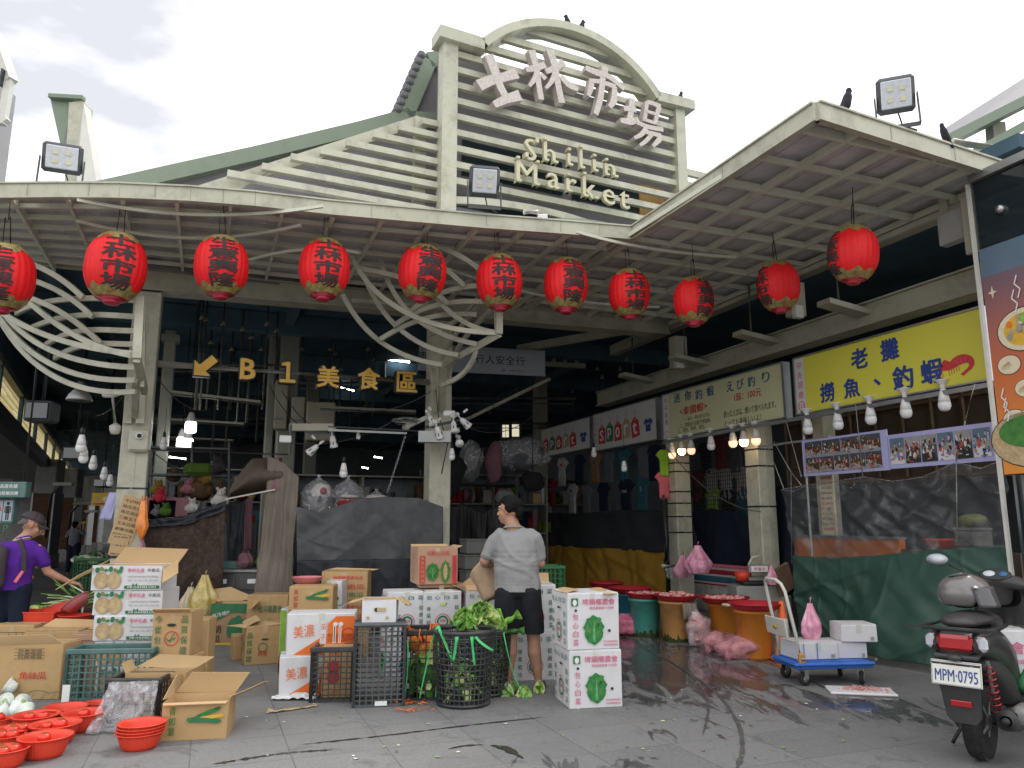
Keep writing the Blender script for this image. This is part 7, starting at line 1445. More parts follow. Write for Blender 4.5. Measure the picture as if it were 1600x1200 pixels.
carton('lower white carton with orange slanting print beside the black crate',489,7.18,14,.60,.34,.30,0,'whitebox',pr_mn,lambda F:(F.rect(0,F.h*.5,F.w,F.h*.5,'iorange',1),F.text('茄子',F.w*.5,F.h*.3,F.h*.2,'iorange',2)));carton('upper white carton with orange print and vegetable panel',500,7.2,8,.60,.355,.30,.345,'whitebox',pr_mn)
carton('brown carton with red tomatoes standing inside the black crate',524,7.05,4,.26,.42,.2,.01,'carton',lambda F:(F.disc(F.w*.4,F.h*.62,.055,'ired',2),F.disc(F.w*.4,F.h*.42,.055,'ired',2),F.text('番茄',F.w*.45,F.h*.88,.04,'iorange',2),F.text('番茄',F.w*.45,F.h*.12,.03,'iorange',2)))
carton('small open white carton with a carrying hole on top of the tall grey crate',592,6.82,4,.29,.19,.25,.67,'whitebox',lambda F:(F.disc(F.w*.42,F.h*.55,.018,'iblack',2),F.rect(F.w*.44,F.h*.48,.075,.03,'tape',3),F.disc(F.w*.18,F.h*.2,.014,'tape',2),F.disc(F.w*.74,F.h*.2,.014,'tape',2)),None,(('f',200,.05,0),('r',-30,.12,0),('l',-20,.12,0)),True)
gC='white cabbage cartons'
for(px,Y,z_,lab,k)in((632,7.95,0,'white cabbage carton at the lower left of the row, hidden by baskets',0),(635,7.93,.415,'upper left white cabbage carton of the row with blue scribbles',1),(691,8.0,0,'second lower white cabbage carton behind the round basket',0),(691,7.98,.415,'upper white cabbage carton with yellow leaves showing in its hole',2),(757,8.1,0,'lower white cabbage carton just left of the man in grey',0),(757,8.1,.42,'upper white cabbage carton with raised flaps left of the man in grey',3),(836,7.85,0,'lower white cabbage carton behind the bare legs',0),(838,7.88,.45,'upper white cabbage carton behind the man in black shorts',4)):
 def fr(F,k=k):
  pr_cab_l(F)
  if k==1:F.ring(F.w*.08,F.h*.22,.035,.006,'iblue',4);F.text('S',F.w*.3,F.h*.42,.05,'iblue',4)
  if k==2:F.disc(F.w*.5,F.h*.72,.03,'leafpale',4,.018)
 carton(lab,px,Y,17 if px<800 else 8,.385 if px<800 else .40,.41 if px<800 else .445,.40 if px<800 else .34,z_,'whitebox',fr,pr_cab_f,(('b',60,.12,3),('l',20,.12,0),('f',150,.1,0))if k==3 else((('b',82,.10,0),)if k==4 else()),k==3,gC)
carton('flat plain brown carton under the printed one on the white cartons',690,8.2,12,.46,.03,.36,.845,'cartonred');carton('reddish brown cabbage carton on top of the white ones',684,8.14,18,.42,.37,.42,.885,'cartonred',pr_bao,lambda F:F.vtext('包心白菜',F.w*.5,F.h*.85,F.h*.2,F.h*.15,'igreen',2),(('r',15,.05,0),('b',18,.06,0)))
carton('lower white carton with a large green cabbage picture in the foreground',932,6.72,12,.455,.455,.46,0,'whitebox',pr_cab_f,pr_cab_l,(),False,'cabbage picture cartons in the foreground');carton('upper white carton with a large green cabbage picture in the foreground',928,6.73,13,.455,.455,.46,.462,'whitebox',pr_cab_f,pr_cab_l,(('l',166,.14,2),('r',172,.14,2)),False,'cabbage picture cartons in the foreground')
m=MB();p=G(917,1106);m.bbox(tuple(p+DZ*.012),(.05,.03,.024),'carrot',.008);m.build('carrot_scrap',origin=p,label='orange carrot scrap in front of the cabbage picture cartons',cat='scrap')
#CRATES
def crate(label,px,Y,yaw,w,d,h,mt,nx=9,nz=7,ny=7,z=0,base=True,name='plastic_crate',rimh=.045,film_=False,grp=None,tag_=None):
 t=thing(name,label,'crate',tuple(XY(px,Y,z)),R(yaw),grp);b=.010
 m=MB()
 for(x0,y0,x1,y1,n)in((-w/2,0,w/2,0,nx),(-w/2,d,w/2,d,nx),(-w/2,0,-w/2,d,ny),(w/2,0,w/2,d,ny)):
  for i in range(n+1):
   x=x0+(x1-x0)*i/n;y=y0+(y1-y0)*i/n;k=2.6 if i in(0,n)else 1;m.box((x,y,h/2),(b*k,b*k,h-.004*k),mt)
  for j in range(nz+1):
   zz=.012+(h-.024)*j/nz;m.box(((x0+x1)/2,(y0+y1)/2,zz),(abs(x1-x0)+b*.8,abs(y1-y0)+b*.8,b*(2 if j in(0,)else .9)),mt)
 m.build('lattice_wall',t)
 m=MB()
 for(c,s_)in(((0,0,h),(w+.04,.03,rimh)),((0,d,h),(w+.04,.03,rimh)),((-w/2,d/2,h),(.03,d-.03,rimh)),((w/2,d/2,h),(.03,d-.03,rimh))):m.bbox(c,s_,mt,.008)
 m.build('rim',t)
 if base:
  m=MB()
  for i in range(nx):m.box((-w/2+w*(i+.5)/nx,d/2,.012),(b,d,.012),mt)
  m.box((0,d/2,.010),(w,d*.96,.006),mt);m.build('floor_grid',t)
 if tag_:m=MB();m.box(tag_[0],tag_[1],'white');m.build('paper_label',t)
 return t
crate('grey green lattice crate standing in the left foreground',165,6.78,6,.68,.30,.44,'teal',13,8,6,tag_=((-.32,-.012,.10),(.06,.006,.16)))
cr_=crate('black crate wrapped in clear film in the left foreground',203,6.1,3,.38,.26,.33,'blackplastic',7,6,5)
cloth('clear_film',[cr_.location+Vector((-.16,-.04,.33)),cr_.location+Vector((.2,-.03,.34))],[cr_.location+Vector((-.22,-.22,.01)),cr_.location+Vector((.2,-.10,.02))],'bagfilm',.07,6,3,30,20,91,None,norm=Vector((0,-1,0)),label='crumpled clear plastic film over the black crate',cat='film')
crate('black lattice crate in front of the white and orange cartons',517,6.93,5,.345,.30,.43,'blackplastic',7,9,6)
crate('tall dark grey crate standing on end under the small white carton',591,6.76,10,.41,.30,.655,'darkgrayplastic',8,15,7,rimh=.02,tag_=((.02,-.012,.03),(.10,.006,.035)))
m=MB();q=XY(591,6.76);T=Matrix.Translation(q)@Matrix.Rotation(R(10),4,'Z');m.bbox((0,.15,.662),(.43,.32,.018),'darkgrayplastic',.006,0,T);m.build('crate_lid',origin=q+DZ*.66,label='flat dark end panel lying on the tall grey crate',cat='panel')
def leafclump(mb,c,r,n,mts,seed,flat=.6,ls=.09):
 rs=random.Random(seed)
 for i in range(n):
  a=rs.uniform(0,6.283);e=rs.uniform(-.3,1.2);d=Vector((math.cos(a)*math.cos(e),math.sin(a)*math.cos(e),math.sin(e)*flat));p=Vector(c)+d*r*rs.uniform(.45,1)
  x,y,n_=frame_of((d+Vector((rs.uniform(-.5,.5),rs.uniform(-.5,.5),rs.uniform(-.3,.6)))).normalized());s=ls*rs.uniform(.6,1.3);mt_=rs.choice(mts);vs=[];ph=rs.uniform(0,6)
  for j in range(5):
   t=j/4;ww=s*.55*math.sin(math.pi*min(1,t*.85+.12))**.7
   for k in(-1,-.5,0,.5,1):vs.append(p+y*(s*1.5*(t-.3))+x*ww*k+n_*(s*(.22*k*k-.45*t*t+.09*math.sin(7*t+4*k+ph))))
  mb.add(vs,[(j*5+k,j*5+k+1,(j+1)*5+k+1,(j+1)*5+k)for j in range(4)for k in range(4)],mt_,True)
def stalks(mb,c,n,L_,mts,seed,sp=.1):
 rs=random.Random(seed)
 for i in range(n):
  a=Vector(c)+Vector((rs.uniform(-sp,sp),rs.uniform(-sp,sp),rs.uniform(0,.05)));d=Vector((rs.uniform(-1,1),rs.uniform(-.6,.6),rs.uniform(-.15,.35))).normalized();mb.tube([a,a+d*L_*.5+DZ*.02,a+d*L_],[.012,.010,.005],rs.choice(mts),6)
b1=crate('square black lattice basket filled with greens and an orange bag',664,7.0,4,.40,.38,.56,'black',6,8,6,name='lattice_basket');L1=b1.location
m=MB()
for k in range(4):leafclump(m,L1+Vector((0,.19,.08+.09*k)),.18,60,['leafpale','leafmid','leafdark','onionwhite'],20+k,1,.07)
m.ball(L1+Vector((0,.19,.2)),(.15,.15,.18),'leafdark',12);m.build('green_leaves',origin=L1,label='mixed green trimmings filling the lower part of the square basket',cat='vegetable',kind='stuff')
m=MB();m.ball((0,0,0),(.17,.16,.11),'orangebag',24,None,.5,3)
rs=random.Random(8)
for k in range(14):a=rs.uniform(0,6.28);m.tube([(.1*math.cos(a),.1*math.sin(a),.06),(.19*math.cos(a),.19*math.sin(a),.17),(.23*math.cos(a),.23*math.sin(a),.05)],[.012,.008,.004],'carrot',5)
q=L1+Vector((0,.17,.42));
for i in range(len(m.v)):m.v[i]=m.v[i]+q
m.build('orange_bag',origin=q,label='orange net bag stuffed into the square black basket',cat='bag')
def round_basket(label,px,Y,r0,r1,h,seed):
 p=XY(px,Y);t=thing('round_basket',label,'basket',tuple(p),0,'round black baskets in front of the man');m=MB();nb,nr=34,13
 m.T=Matrix.Translation((0,0,0));rr=lambda z:r0+(r1-r0)*(z/h)**.85
 for k in range(nb):
  a=2*math.pi*k/nb;pts=[(rr(h*j/6)*math.cos(a),rr(h*j/6)*math.sin(a),h*j/6)for j in range(7)]
  for u_,v_ in zip(pts[:-1],pts[1:]):m.bar(u_,v_,.012,.008,'blackplastic',(math.cos(a),math.sin(a),.01))
 for j in range(nr):z=.02+(h-.04)*j/(nr-1);m.tube([(rr(z)*math.cos(q*.19635),rr(z)*math.sin(q*.19635),z)for q in range(32)],.007 if j else .014,'blackplastic',6,False,True,True)
 m.build('lattice_wall',t)
 m=MB();m.tube([(r1*math.cos(q*.15708),r1*math.sin(q*.15708),h)for q in range(40)],.018,'blackplastic',8,False,True,True);m.tube([(r1*.985*math.cos(q*.15708),r1*.985*math.sin(q*.15708),h-.045)for q in range(40)],.010,'blackplastic',6,False,True,True);m.mark();m.lathe([(0,.01),(r0,.01),(r0,.022),(0,.022)],'blackplastic',32);m.build('rim',t)
 return t
rb1=round_basket('nearest round black basket, tied with green strips, nearly empty',724,6.88,.215,.265,.60,1);rb2=round_basket('round black basket heaped with lettuce behind the nearest one',758,7.28,.19,.235,.56,2)
m=MB();m2=MB();q=rb1.location
for k in range(3):leafclump(m,q+Vector((0,0,.05+.08*k)),.17,24,['leafpale','leafmid','leafdark','leafdark'],40+k,1,.06)
m.build('green_leaves',origin=q,label='few torn leaves in the bottom of the nearest round basket',cat='vegetable',kind='stuff')
q=rb2.location
for k in range(5):leafclump(m2,q+Vector((0,0,.06+.1*k)),.18,34,['leafpale','leafmid','leafpale','leafdark'],50+k,1,.08)
m2.build('lettuce_trimmings',origin=q,label='pale green trimmings filling the second round basket',cat='vegetable',kind='stuff')
for(px,Y,z_,r,n,lab)in((728,7.2,.60,.11,60,'pale lettuce head at the left of the heap'),(752,7.25,.64,.13,80,'largest lettuce head on top of the heap'),(770,7.15,.60,.10,50,'torn lettuce head low in the middle of the heap')):
 q=XY(px,Y,z_);m=MB();m.ball(q,(r*.7,r*.7,r*.55),'leafpale',12,None,.3,px);leafclump(m,q,r,n,['leafpale','leafmid','leafmid','leafpale','leafdark'],px,.8,.10);m.build('lettuce',origin=q,label=lab,cat='lettuce',group='lettuce heaped on the round baskets')
def bigleaf(q,yaw,L_,label,mt_='leafmid',lift=.5):
 m=MB();T=Matrix.Translation(q)@Matrix.Rotation(yaw,4,'Z')@Matrix.Rotation(-lift,4,'Y')
 m.grid(lambda a,b:T@Vector((L_*a,(b-.5)*L_*.8*math.sin(math.pi*min(1,a*.9+.07))**.6,L_*(.10*math.sin(a*9+b*5)*a+.25*(b-.5)**2*4*a-.12*a*a+.03*math.sin(b*22)))),16,14,mt_);m.tube([T@Vector((-.06,0,0)),T@Vector((L_*.9,0,-.01))],[.014,.004],'leafpale',6)
 m.build('cabbage_leaf',origin=q,label=label,cat='leaf')
bigleaf(XY(783,7.15,.60),R(12),.20,'large dark green leaf sticking out right of the lettuce heap','leafmid',.5);bigleaf(XY(790,7.1,.55),R(-10),.17,'second leaf drooping right of the lettuce heap','leafdark',.1)
def strip(name,pts,label,w=.018,mt_='greenstrap'):
 m=MB();pts=bez(pts,14);
 for i,(a,b)in enumerate(zip(pts[:-1],pts[1:])):m.bar(a,b,w*(1-.4*i/14),.003,mt_,(math.sin(i*.3),-1,.3))
 m.build(name,origin=pts[0],label=label,cat='strap',group='green plastic tie strips on the baskets')
q=rb1.location
for k,(a0,z0_,dx,dz,lab)in enumerate(((-130,.60,.10,-.22,'green strip slanting across the left rim of the nearest basket'),(-160,.57,-.10,-.5,'long green strip running down left of the nearest basket'),(-100,.52,-.02,-.12,'short green strip at the middle of the nearest basket'),(-72,.52,.02,-.16,'forked green strip at the right front of the nearest basket'),(-60,.53,.12,-.06,'thick green strip pointing right on the nearest basket'))):
 p=q+Vector((.275*math.cos(R(a0)),.275*math.sin(R(a0)),z0_));strip('tie_strip',[p+Vector((-dx*.3,0,.06)),p+Vector((0,-.03,0)),p+Vector((dx,-.02,dz))],lab,.028 if k!=1 else .014)
for(px,lab)in((637,'green strip hanging at the left front of the square basket'),(684,'green strip hanging at the right front of the square basket')):
 p=XY(px,6.96,.50);strip('tie_strip',[p,p+Vector((.02,-.04,-.2)),p+Vector((-.01,-.02,-.46))],lab,.014)
p=XY(787,7.05,.55);strip('tie_strip',[p,p+Vector((.05,-.06,-.25)),p+Vector((.10,0,-.42)),p+Vector((.2,-.05,-.54))],'long thin green strip trailing to the leaves on the ground',.010)
p=XY(605,6.85,.55);strip('tie_strip',[p,p+Vector((-.01,0,-.15)),p+Vector((-.04,.02,-.32))],'green strip seen inside the tall grey crate',.014)
for(x,y,r,n,mts,lab)in((790,1086,.07,16,['leafpale','leafmid','onionwhite'],'trampled pale leaves by the left sandal'),(818,1088,.05,12,['leafpale','leafmid'],'small torn lettuce piece between the sandals'),(842,1082,.03,6,['leafmid','leafpale'],'tiny leaf scrap right of the sandals'),(800,1082,.07,14,['onionwhite','leafpale','leafmid'],'white ribbed lettuce piece left of the sandals')):
 q=G(x,y)+DZ*.012;m=MB();leafclump(m,q,r,n,mts,x,.25,.07);m.build('leaf_scrap',origin=q,label=lab,cat='leaf',group='lettuce scraps by the sandals')
rs=random.Random(77);m=MB()
for i in range(95):
 x=rs.uniform(380,1420);y=rs.uniform(1065,1190)if i%3 else rs.uniform(1030,1190);q=G(x,y);s=rs.uniform(.005,.02);mt_=rs.choice(['leafpale','leafmid','skinbun','white','itan','taupedark','leafdark'])
 a=rs.uniform(0,6.28);m.add([q+Vector((s*math.cos(a+k*1.3),s*.6*math.sin(a+k*1.3),.006+.004*(k%2)))for k in range(5)],[(0,1,2,3,4)],mt_)
m.build('ground_litter',kind='stuff',label='tiny vegetable crumbs scattered over the paving',cat='litter')
for(x,y,n,lab)in((640,1100,24,'orange carrot peelings under the square basket'),(648,1112,10,'few orange peelings in front of the square basket')):
 q=G(x,y);m=MB();rs=random.Random(x)
 for k in range(n):a=rs.uniform(0,6.28);c=q+Vector((rs.uniform(-.14,.12),rs.uniform(-.04,.06),.008+.004*k/n));m.tube([c,c+Vector((.04*math.cos(a),.03*math.sin(a),.01)),c+Vector((.07*math.cos(a+.6),.05*math.sin(a+.6),0))],.004,'carrot',4)
 m.build('carrot_peel',origin=q,label=lab,cat='peelings',kind='stuff')
m=MB();q=G(462,1092);m.grid(lambda a,b:q+Vector(((a-.5)*.38,(b-.5)*.16,.012+.05*abs(noise.noise(Vector((a*5,b*5,2)))))),24,12,'white');m.build('white_plastic_bag',origin=q,label='crumpled white plastic bag on the paving in front of the orange cartons',cat='bag',solid=.002)
m=MB();a,b=G(418,1115),G(496,1104);m.grid(lambda s,t:a.lerp(b,s)+Vector((0,(t-.5)*(.07-.03*s),.008+.02*abs(noise.noise(Vector((s*5,t*2,0))))+.03*max(0,.1-s)*10*t)),16,3,'cartonin');m.build('cardboard_strip',origin=a,label='torn yellowish cardboard strip lying on the paving',cat='cardboard',solid=.003)
#BOWLS AND PRODUCE (left foreground)
def bowl(px,py,wpx,label,hp=.42,mt_='redplastic',z=0,n=1,toms=()):
 d=G(px,py);r=wpx/2*(d.y*ct+(z-CAMZ)*st)/FPX;d.z=z;t=thing('plastic_bowl',label,'bowl',tuple(XY(px,d.y+r*.7,z)),0,'red plastic bowls of tomatoes');h=r*2*hp*.95
 for k in range(n):
  m=MB();T=Matrix.Translation((.003*k,0,k*.020));m.shell([(r*.66,0),(r*.74,h*.25),(r*.86,h*.72),(r*.90,h*.95),(r*1.0,h),(r*1.0,h*.94)],mt_,.004,40,T)
  for q in range(40):a=2*math.pi*q/40;m.bar(T@Vector((r*.70*math.cos(a),r*.70*math.sin(a),h*.12)),T@Vector((r*.90*math.cos(a),r*.90*math.sin(a),h*.9)),.004,.006,mt_,(math.cos(a),math.sin(a),0))
  m.build('bowl_shell',t)
 for j,(tx,ty,tr)in enumerate(toms):
  tr*=1.15;q=t.location+Vector((tx*r,ty*r,h*.52+tr));m=MB();m.lathe([(.0,-.8*tr),(.6*tr,-.7*tr),(tr,-.1*tr),(.95*tr,.35*tr),(.55*tr,.75*tr),(.15*tr,.68*tr),(0,.6*tr)],'tomato',20,Matrix.Translation(q),True,1,1,lambda a,i:1+.03*math.cos(5*a));m.poly=None
  for s_ in range(5):a=s_*1.257;m.add([q+Vector((0,0,.68*tr)),q+Vector((.45*tr*math.cos(a-.25),.45*tr*math.sin(a-.25),.78*tr)),q+Vector((.6*tr*math.cos(a),.6*tr*math.sin(a),.8*tr)),q+Vector((.45*tr*math.cos(a+.25),.45*tr*math.sin(a+.25),.78*tr))],[(0,1,2,3)],'leafdark')
  m.build('tomato',origin=q,label=('first','second','third')[j]+' tomato in the '+label,cat='tomato',group='tomatoes in the bowls')
 return t
TO=((-.3,0,.035),(.25,.1,.036),(0,-.3,.034))
bowl(101,1136,66,'empty looking red bowl at the back of the group');bowl(152,1122,44,'red bowl half hidden behind the black crate',.5);bowl(131,1147,70,'red bowl with one tomato showing, front of the black crate',.42,toms=((-.1,.1,.036),));bowl(54,1152,72,'red bowl with two tomatoes in the second row',.42,toms=TO[:2]);bowl(24,1168,62,'red bowl of tomatoes at the left of the third row',.42,toms=TO)
bowl(84,1168,76,'red bowl with a big tomato in the middle of the group',.42,toms=((.15,.1,.042),(-.4,.1,.03)));bowl(2,1142,34,'red bowl cut off at the left edge, third from the front',.5,toms=TO[:1]);bowl(68,1190,80,'frontmost red bowl with a pale tomato',.42,toms=((-.1,.1,.036),));bowl(8,1178,56,'red bowl at the left edge behind the frontmost pair',.45,toms=TO[:2]);bowl(8,1205,66,'red bowl cut by the lower left corner',.45,toms=TO)
bowl(217,1176,74,'stack of three empty red bowls beside the open squash carton',.36,n=4)
for i,(x,y,lab)in enumerate(((10,1108,'green guava in a white foam net at the back'),(32,1110,'green guava in a white foam net nearest the teal crate'),(6,1122,'green guava in a foam net at the left edge'),(22,1121,'green guava in a foam net in the middle front'),(40,1124,'green guava in a foam net at the right front'),(14,1096,'green guava in a foam net on top of the others'))):
 q=G(x,y)+DZ*(.05 if i<5 else .12);t=thing('wrapped_guava',lab,'fruit',tuple(q),i,'net wrapped guavas');m=MB();m.ball((0,0,0),(.042,.042,.045),'guava',14,None,.12,i);m.build('guava',t);m=MB();m.lathe([(.02,-.05),(.046,-.035),(.052,.0),(.056,.02),(.070,.035)],'foamnet',16,Matrix.Rotation(R(62),4,'X'),True,1,1,lambda a,k:1+.08*math.sin(8*a));m.build('foam_net',t,solid=.004)
tb=crate('long low black crate used as a table at the left stall',60,8.0,0,1.5,.55,.45,'blackplastic',22,6,8);m=MB();q=tb.location+Vector((0,.27,.475));m.bbox(tuple(q),(1.62,.62,.02),'wood',.005);m.build('board_top',tb,True)
def tray(px,Y,z,w,d,h,mt_,label):
 p=XY(px,Y,z);m=MB();k=.86
 o=[(-w/2,0),(w/2,0),(w/2,d),(-w/2,d)];i_=lambda s,zz,ins=0:[Vector(((x)*s-math.copysign(ins,x),(y-d/2)*s-math.copysign(ins,y-d/2)+d/2,zz))+p for x,y in o]
 rings=[i_(k,0),i_(1,h),i_(1.03,h),i_(1.03,h-.012),i_(1,h-.012,.0),i_(.985,h-.004),i_(k*.99,.006)]
 for a,b in zip(rings[:3],rings[1:4]):m.add(a+b,[(q,(q+1)%4,4+(q+1)%4,4+q)for q in range(4)],mt_)
 m.add(i_(.985,h)+i_(k*.98,.008),[(q,4+q,4+(q+1)%4,(q+1)%4)for q in range(4)],mt_);m.add(i_(k*.98,.008),[(0,1,2,3)],mt_);m.add(i_(k,0),[(3,2,1,0)],mt_);m.add(i_(1.0,h)+i_(.985,h),[(q,(q+1)%4,4+(q+1)%4,4+q)for q in range(4)],mt_)
 m.build('plastic_tray',origin=p,label=label,cat='tray')
tray(49,8.05,.49,.44,.32,.13,'redplastic','bright red rectangular tray on the black crate table')
def basin(px,Y,z,r,h,mt_,label,tilt=0,grp=None,tx=0):
 p=XY(px,Y,z);m=MB();T=Matrix.Translation(p+DZ*(r*abs(math.sin(tilt))*.9))@Matrix.Rotation(tilt,4,'Y')@Matrix.Rotation(tx,4,'X');m.shell([(r*.68,0),(r*.86,h*.6),(r*.96,h),(r,h),(r,h*.93)],mt_,.005,36,T);return m.build('plastic_basin',origin=p,label=label,cat='basin',group=grp)
basin(98,8.4,.49,.19,.13,'redplastic','red round colander behind the tray on the crate table',-.15,None,.25);basin(117,8.1,.49,.16,.10,'redplastic','red round basin at the right end of the crate table');basin(122,8.15,.58,.15,.07,'pinkplastic','tilted pale pink colander leaning in the red basin',-.7);basin(126,9.2,.50,.16,.10,'pinkplastic','pale pink basin of leeks farther back')
m=MB();stalks(m,XY(135,8.9,.60),34,.42,['onionwhite','leafmid','leafpale'],5,.1);m.build('leek_bundle',origin=XY(135,8.9,.6),label='bundle of pale leeks spread by the white melon cartons',cat='vegetable')
for(px,Y,z_,r,mts,lab,kk)in((50,9.0,.50,.18,['leafmid','leafdark','leafpale'],'dark leafy greens heaped in the black basket behind the crate table',0),(76,8.75,.50,.12,['onionwhite','skinbun','taupe'],'bagged pale ginger roots behind the red tray',1),(5,8.4,.5,.15,['leafmid','onionwhite'],'greens at the far left of the crate table',0),(100,9.2,.55,.13,['leafmid','onionwhite','leafdark'],'spring onions behind the red colander',0)):
 q=XY(px,Y,z_);m=MB();m.ball(q,(r*.8,r*.7,r*.5),mts[0],14,None,.4,px);leafclump(m,q,r,40,mts,px,.6,.06);m.build('vegetable_heap',origin=q,label=lab,cat='vegetable')
for(px,Y,w,d,lab)in((48,8.95,.55,.4,'black mesh basket of greens behind the crate table'),(105,9.1,.9,.4,'black crate standing under the leeks'),(-10,8.7,.6,.4,'black crate at the left edge behind the table')):crate(lab,px,Y-.2,0,w,d,.52,'blackplastic',8,6,5)
crate('tall green bin crate beyond the notice post',142,15.2,4,.75,.6,.82,'gplastic',12,12,8);m=MB();q=XY(142,15.5,.80);m.ball(q,(.34,.28,.10),'onionwhite',18,None,.5,4);leafclump(m,q,.3,60,['plushgrey','onionwhite','igray','leafdark'],9,.3,.1);m.build('bin_contents',origin=q,label='pale bags and greens heaped in the tall green bin',cat='goods')
crate('dark green basket behind the man in grey at his right',858,10.6,8,.42,.4,.42,'gplastic',7,6,5,z=.50);crate('lower dark green basket of greens right of the man in grey',876,9.9,8,.40,.4,.30,'gplastic',7,4,5,z=.28);carton('plain dim box carrying the lower green basket',876,9.9,8,.44,.275,.4,0,'cartondark');carton('plain dim box carrying the upper green basket',858,10.6,8,.46,.495,.4,0,'cartondark')
q=XY(876,10.1,.58);m=MB();m.ball(q,(.15,.15,.08),'leafdark',12,None,.3,1);leafclump(m,q,.16,40,['leafmid','leafdark'],19,.4,.06);m.build('vegetable_heap',origin=q,label='dark greens in the lower green basket',cat='vegetable')
#FISH BUCKETS
def bucket(px,Y,r,h,mt,label,br,cover='basin',algae=True,rag=None,bz=0,contents=None):
 p=XY(px,Y);t=thing('plastic_bucket',label,'bucket',tuple(p),0,'large buckets topped by red basins')
 m=MB();m.lathe([(0,0),(r*.80,0),(r*.82,.02),(r*.97,h-.04),(r*1.05,h-.035),(r*1.06,h),(r*.98,h),(r*.94,h-.03),(0,h-.06)],mt,40);m.build('body',t)
 if algae:
  m=MB();rs=random.Random(px);n=60;hs=[.04+.09*rs.random()**2 for k in range(n)];vs=[]
  for k in range(n):
   a=2*math.pi*k/n
   for z in(.004,hs[k]):q=r*(.815+.15*z/h)+.003;vs.append((q*math.cos(a),q*math.sin(a),z))
  m.add(vs,[(2*k,2*((k+1)%n),2*((k+1)%n)+1,2*k+1)for k in range(n)],'algae',True);m.build('algae_rim',t)
 b=MB();q=p+Vector((.01,-.02,h+.004));b.shell([(br*.80,-.0),(br*.88,.03),(br*.96,.07),(br,.075),(br,.06)],cover,.006,44,Matrix.Translation(q));b.build('red_basin',origin=q,label='red basin lying on the '+label,cat='basin',group='red basins on the buckets')
 if contents:
  m=MB();rs=random.Random(px+1)
  for k in range(46):a,rr_=rs.uniform(0,6.28),br*.78*rs.random()**.5;c=q+Vector((rr_*math.cos(a),rr_*math.sin(a),.045+contents*(1-rr_/br)+rs.uniform(0,.02)));m.ball(c,(.035,.03,.018),'meat',8,Matrix.Rotation(rs.uniform(0,3),4,'Z'),.4,k)
  m.build('meat_pile',origin=q,label='pale meat scraps in the basin of the '+label,cat='meat',kind='stuff')
bucket(947,12.7,.23,.50,'basin','dark red bucket farthest back by the mustard tarpaulin',.29,algae=False);bucket(985,11.7,.23,.50,'bucketblue','blue bucket behind the teal one',.33,algae=False)
bucket(1009,10.85,.215,.50,'bucketteal','teal green bucket with algae at its foot',.275,contents=.01);bucket(1058,10.4,.215,.51,'buckettan','tan bucket with thick algae at its foot',.285,contents=.05)
bucket(1133,10.2,.20,.50,'bucketorange','orange bucket left of the nearest yellow one',.32,algae=False,contents=.01);bucket(1181,9.15,.215,.53,'bucketorange','nearest yellow orange bucket beside the trolley',.30,algae=False)
m=MB();q=XY(1073,10.15,.47);m.grid(lambda a,b:q+Vector((.02+.17*(a-.5),-.04-.03*math.sin(b*3)-.015*math.sin(a*14),.03-.20*b)),14,10,'taupe');m.build('rag',origin=q,label='grey brown rag hanging on the tan bucket rim',cat='cloth',solid=.012)
m=MB();q=XY(1143,9.75,.52);m.bbox(tuple(q),(.2,.13,.03),'skinbun',.01,.3);m.build('cardboard_scrap',origin=q,label='pale folded cardboard scrap between the two orange buckets',cat='cardboard')
def meatbag(px,Y,r,label,z=0,mt='meat',film_='pinkfilm',h=.6,tie=True):
 p=XY(px,Y,z);t=thing('meat_bag',label,'bag',tuple(p));m=MB();m.ball((0,0,r*h*.9),(r,r*.75,r*h),mt,44,None,.44,px);rs=random.Random(px)
 for k in range(26):a=rs.uniform(0,6.28);m.ball((r*.8*math.cos(a)*rs.random(),-r*.45*abs(math.sin(a)),r*h*rs.uniform(.3,1.6)),(.04,.03,.025),mt,8,None,.4,k)
 m.build('contents',t);m=MB();m.ball((0,0,r*h*.92),(r*1.12,r*.86,r*h*1.10),film_,44,None,.44,px)
 if tie:m.tube([(-r*.6,-r*.3,r*h*1.2),(-r*.85,-r*.5,r*h*.8),(-r*.8,-r*.7,.02)],[.02,.03,.05],film_,8)
 m.build('film',t)
meatbag(1123,9.55,.19,'left meat filled pink bag lying by the orange bucket',h=.6);meatbag(1157,9.1,.21,'right and larger meat filled bag on the wet ground by the yellow bucket',h=.55);meatbag(1094,10.0,.14,'tall clear bag of meat standing between the tan and orange buckets',0,'meat','bagfilm',1.5);meatbag(982,10.9,.16,'crumpled red pink net bag left of the teal bucket',0,'ipink','pinkfilm',.9,False)
#TROLLEY
FL,FR,BLc=PZ(1243,1041,.19),PZ(1370,1038,.19),PZ(1198,1022,.19);tx_=(FR-FL);TW=tx_.length;tya=math.atan2(tx_.y,tx_.x);TD=.52
tr=thing('platform_trolley','blue flatbed trolley with a worn cream push handle','trolley',(FL.x,FL.y,0),tya)
m=MB();m.bbox((TW/2,TD/2,.195),(TW,TD,.035),'blueplastic',.015);m.bbox((TW/2,TD/2,.168),(TW-.04,TD-.04,.03),'blueplastic',.01);m.bbox((TW/2,TD/2,.216),(TW-.12,TD-.12,.006),'blueplastic',.003);m.build('platform',tr)
m=MB();hp_=[(.09,.05,.2),(.05,.05,.45),(-.03,.06,.86),(-.05,.09,.93),(-.07,.16,.965),(-.07,.36,.965),(-.05,.43,.93),(-.03,.46,.86),(.05,.47,.45),(.09,.47,.2)];m.tube([Vector(q)for q in hp_],.016,'offwhite',12)
m.bbox((.03,.26,.52),(.02,.42,.17),'offwhite',.006,0,Matrix.Rotation(R(-8),4,'Y'));m.build('handle',tr)
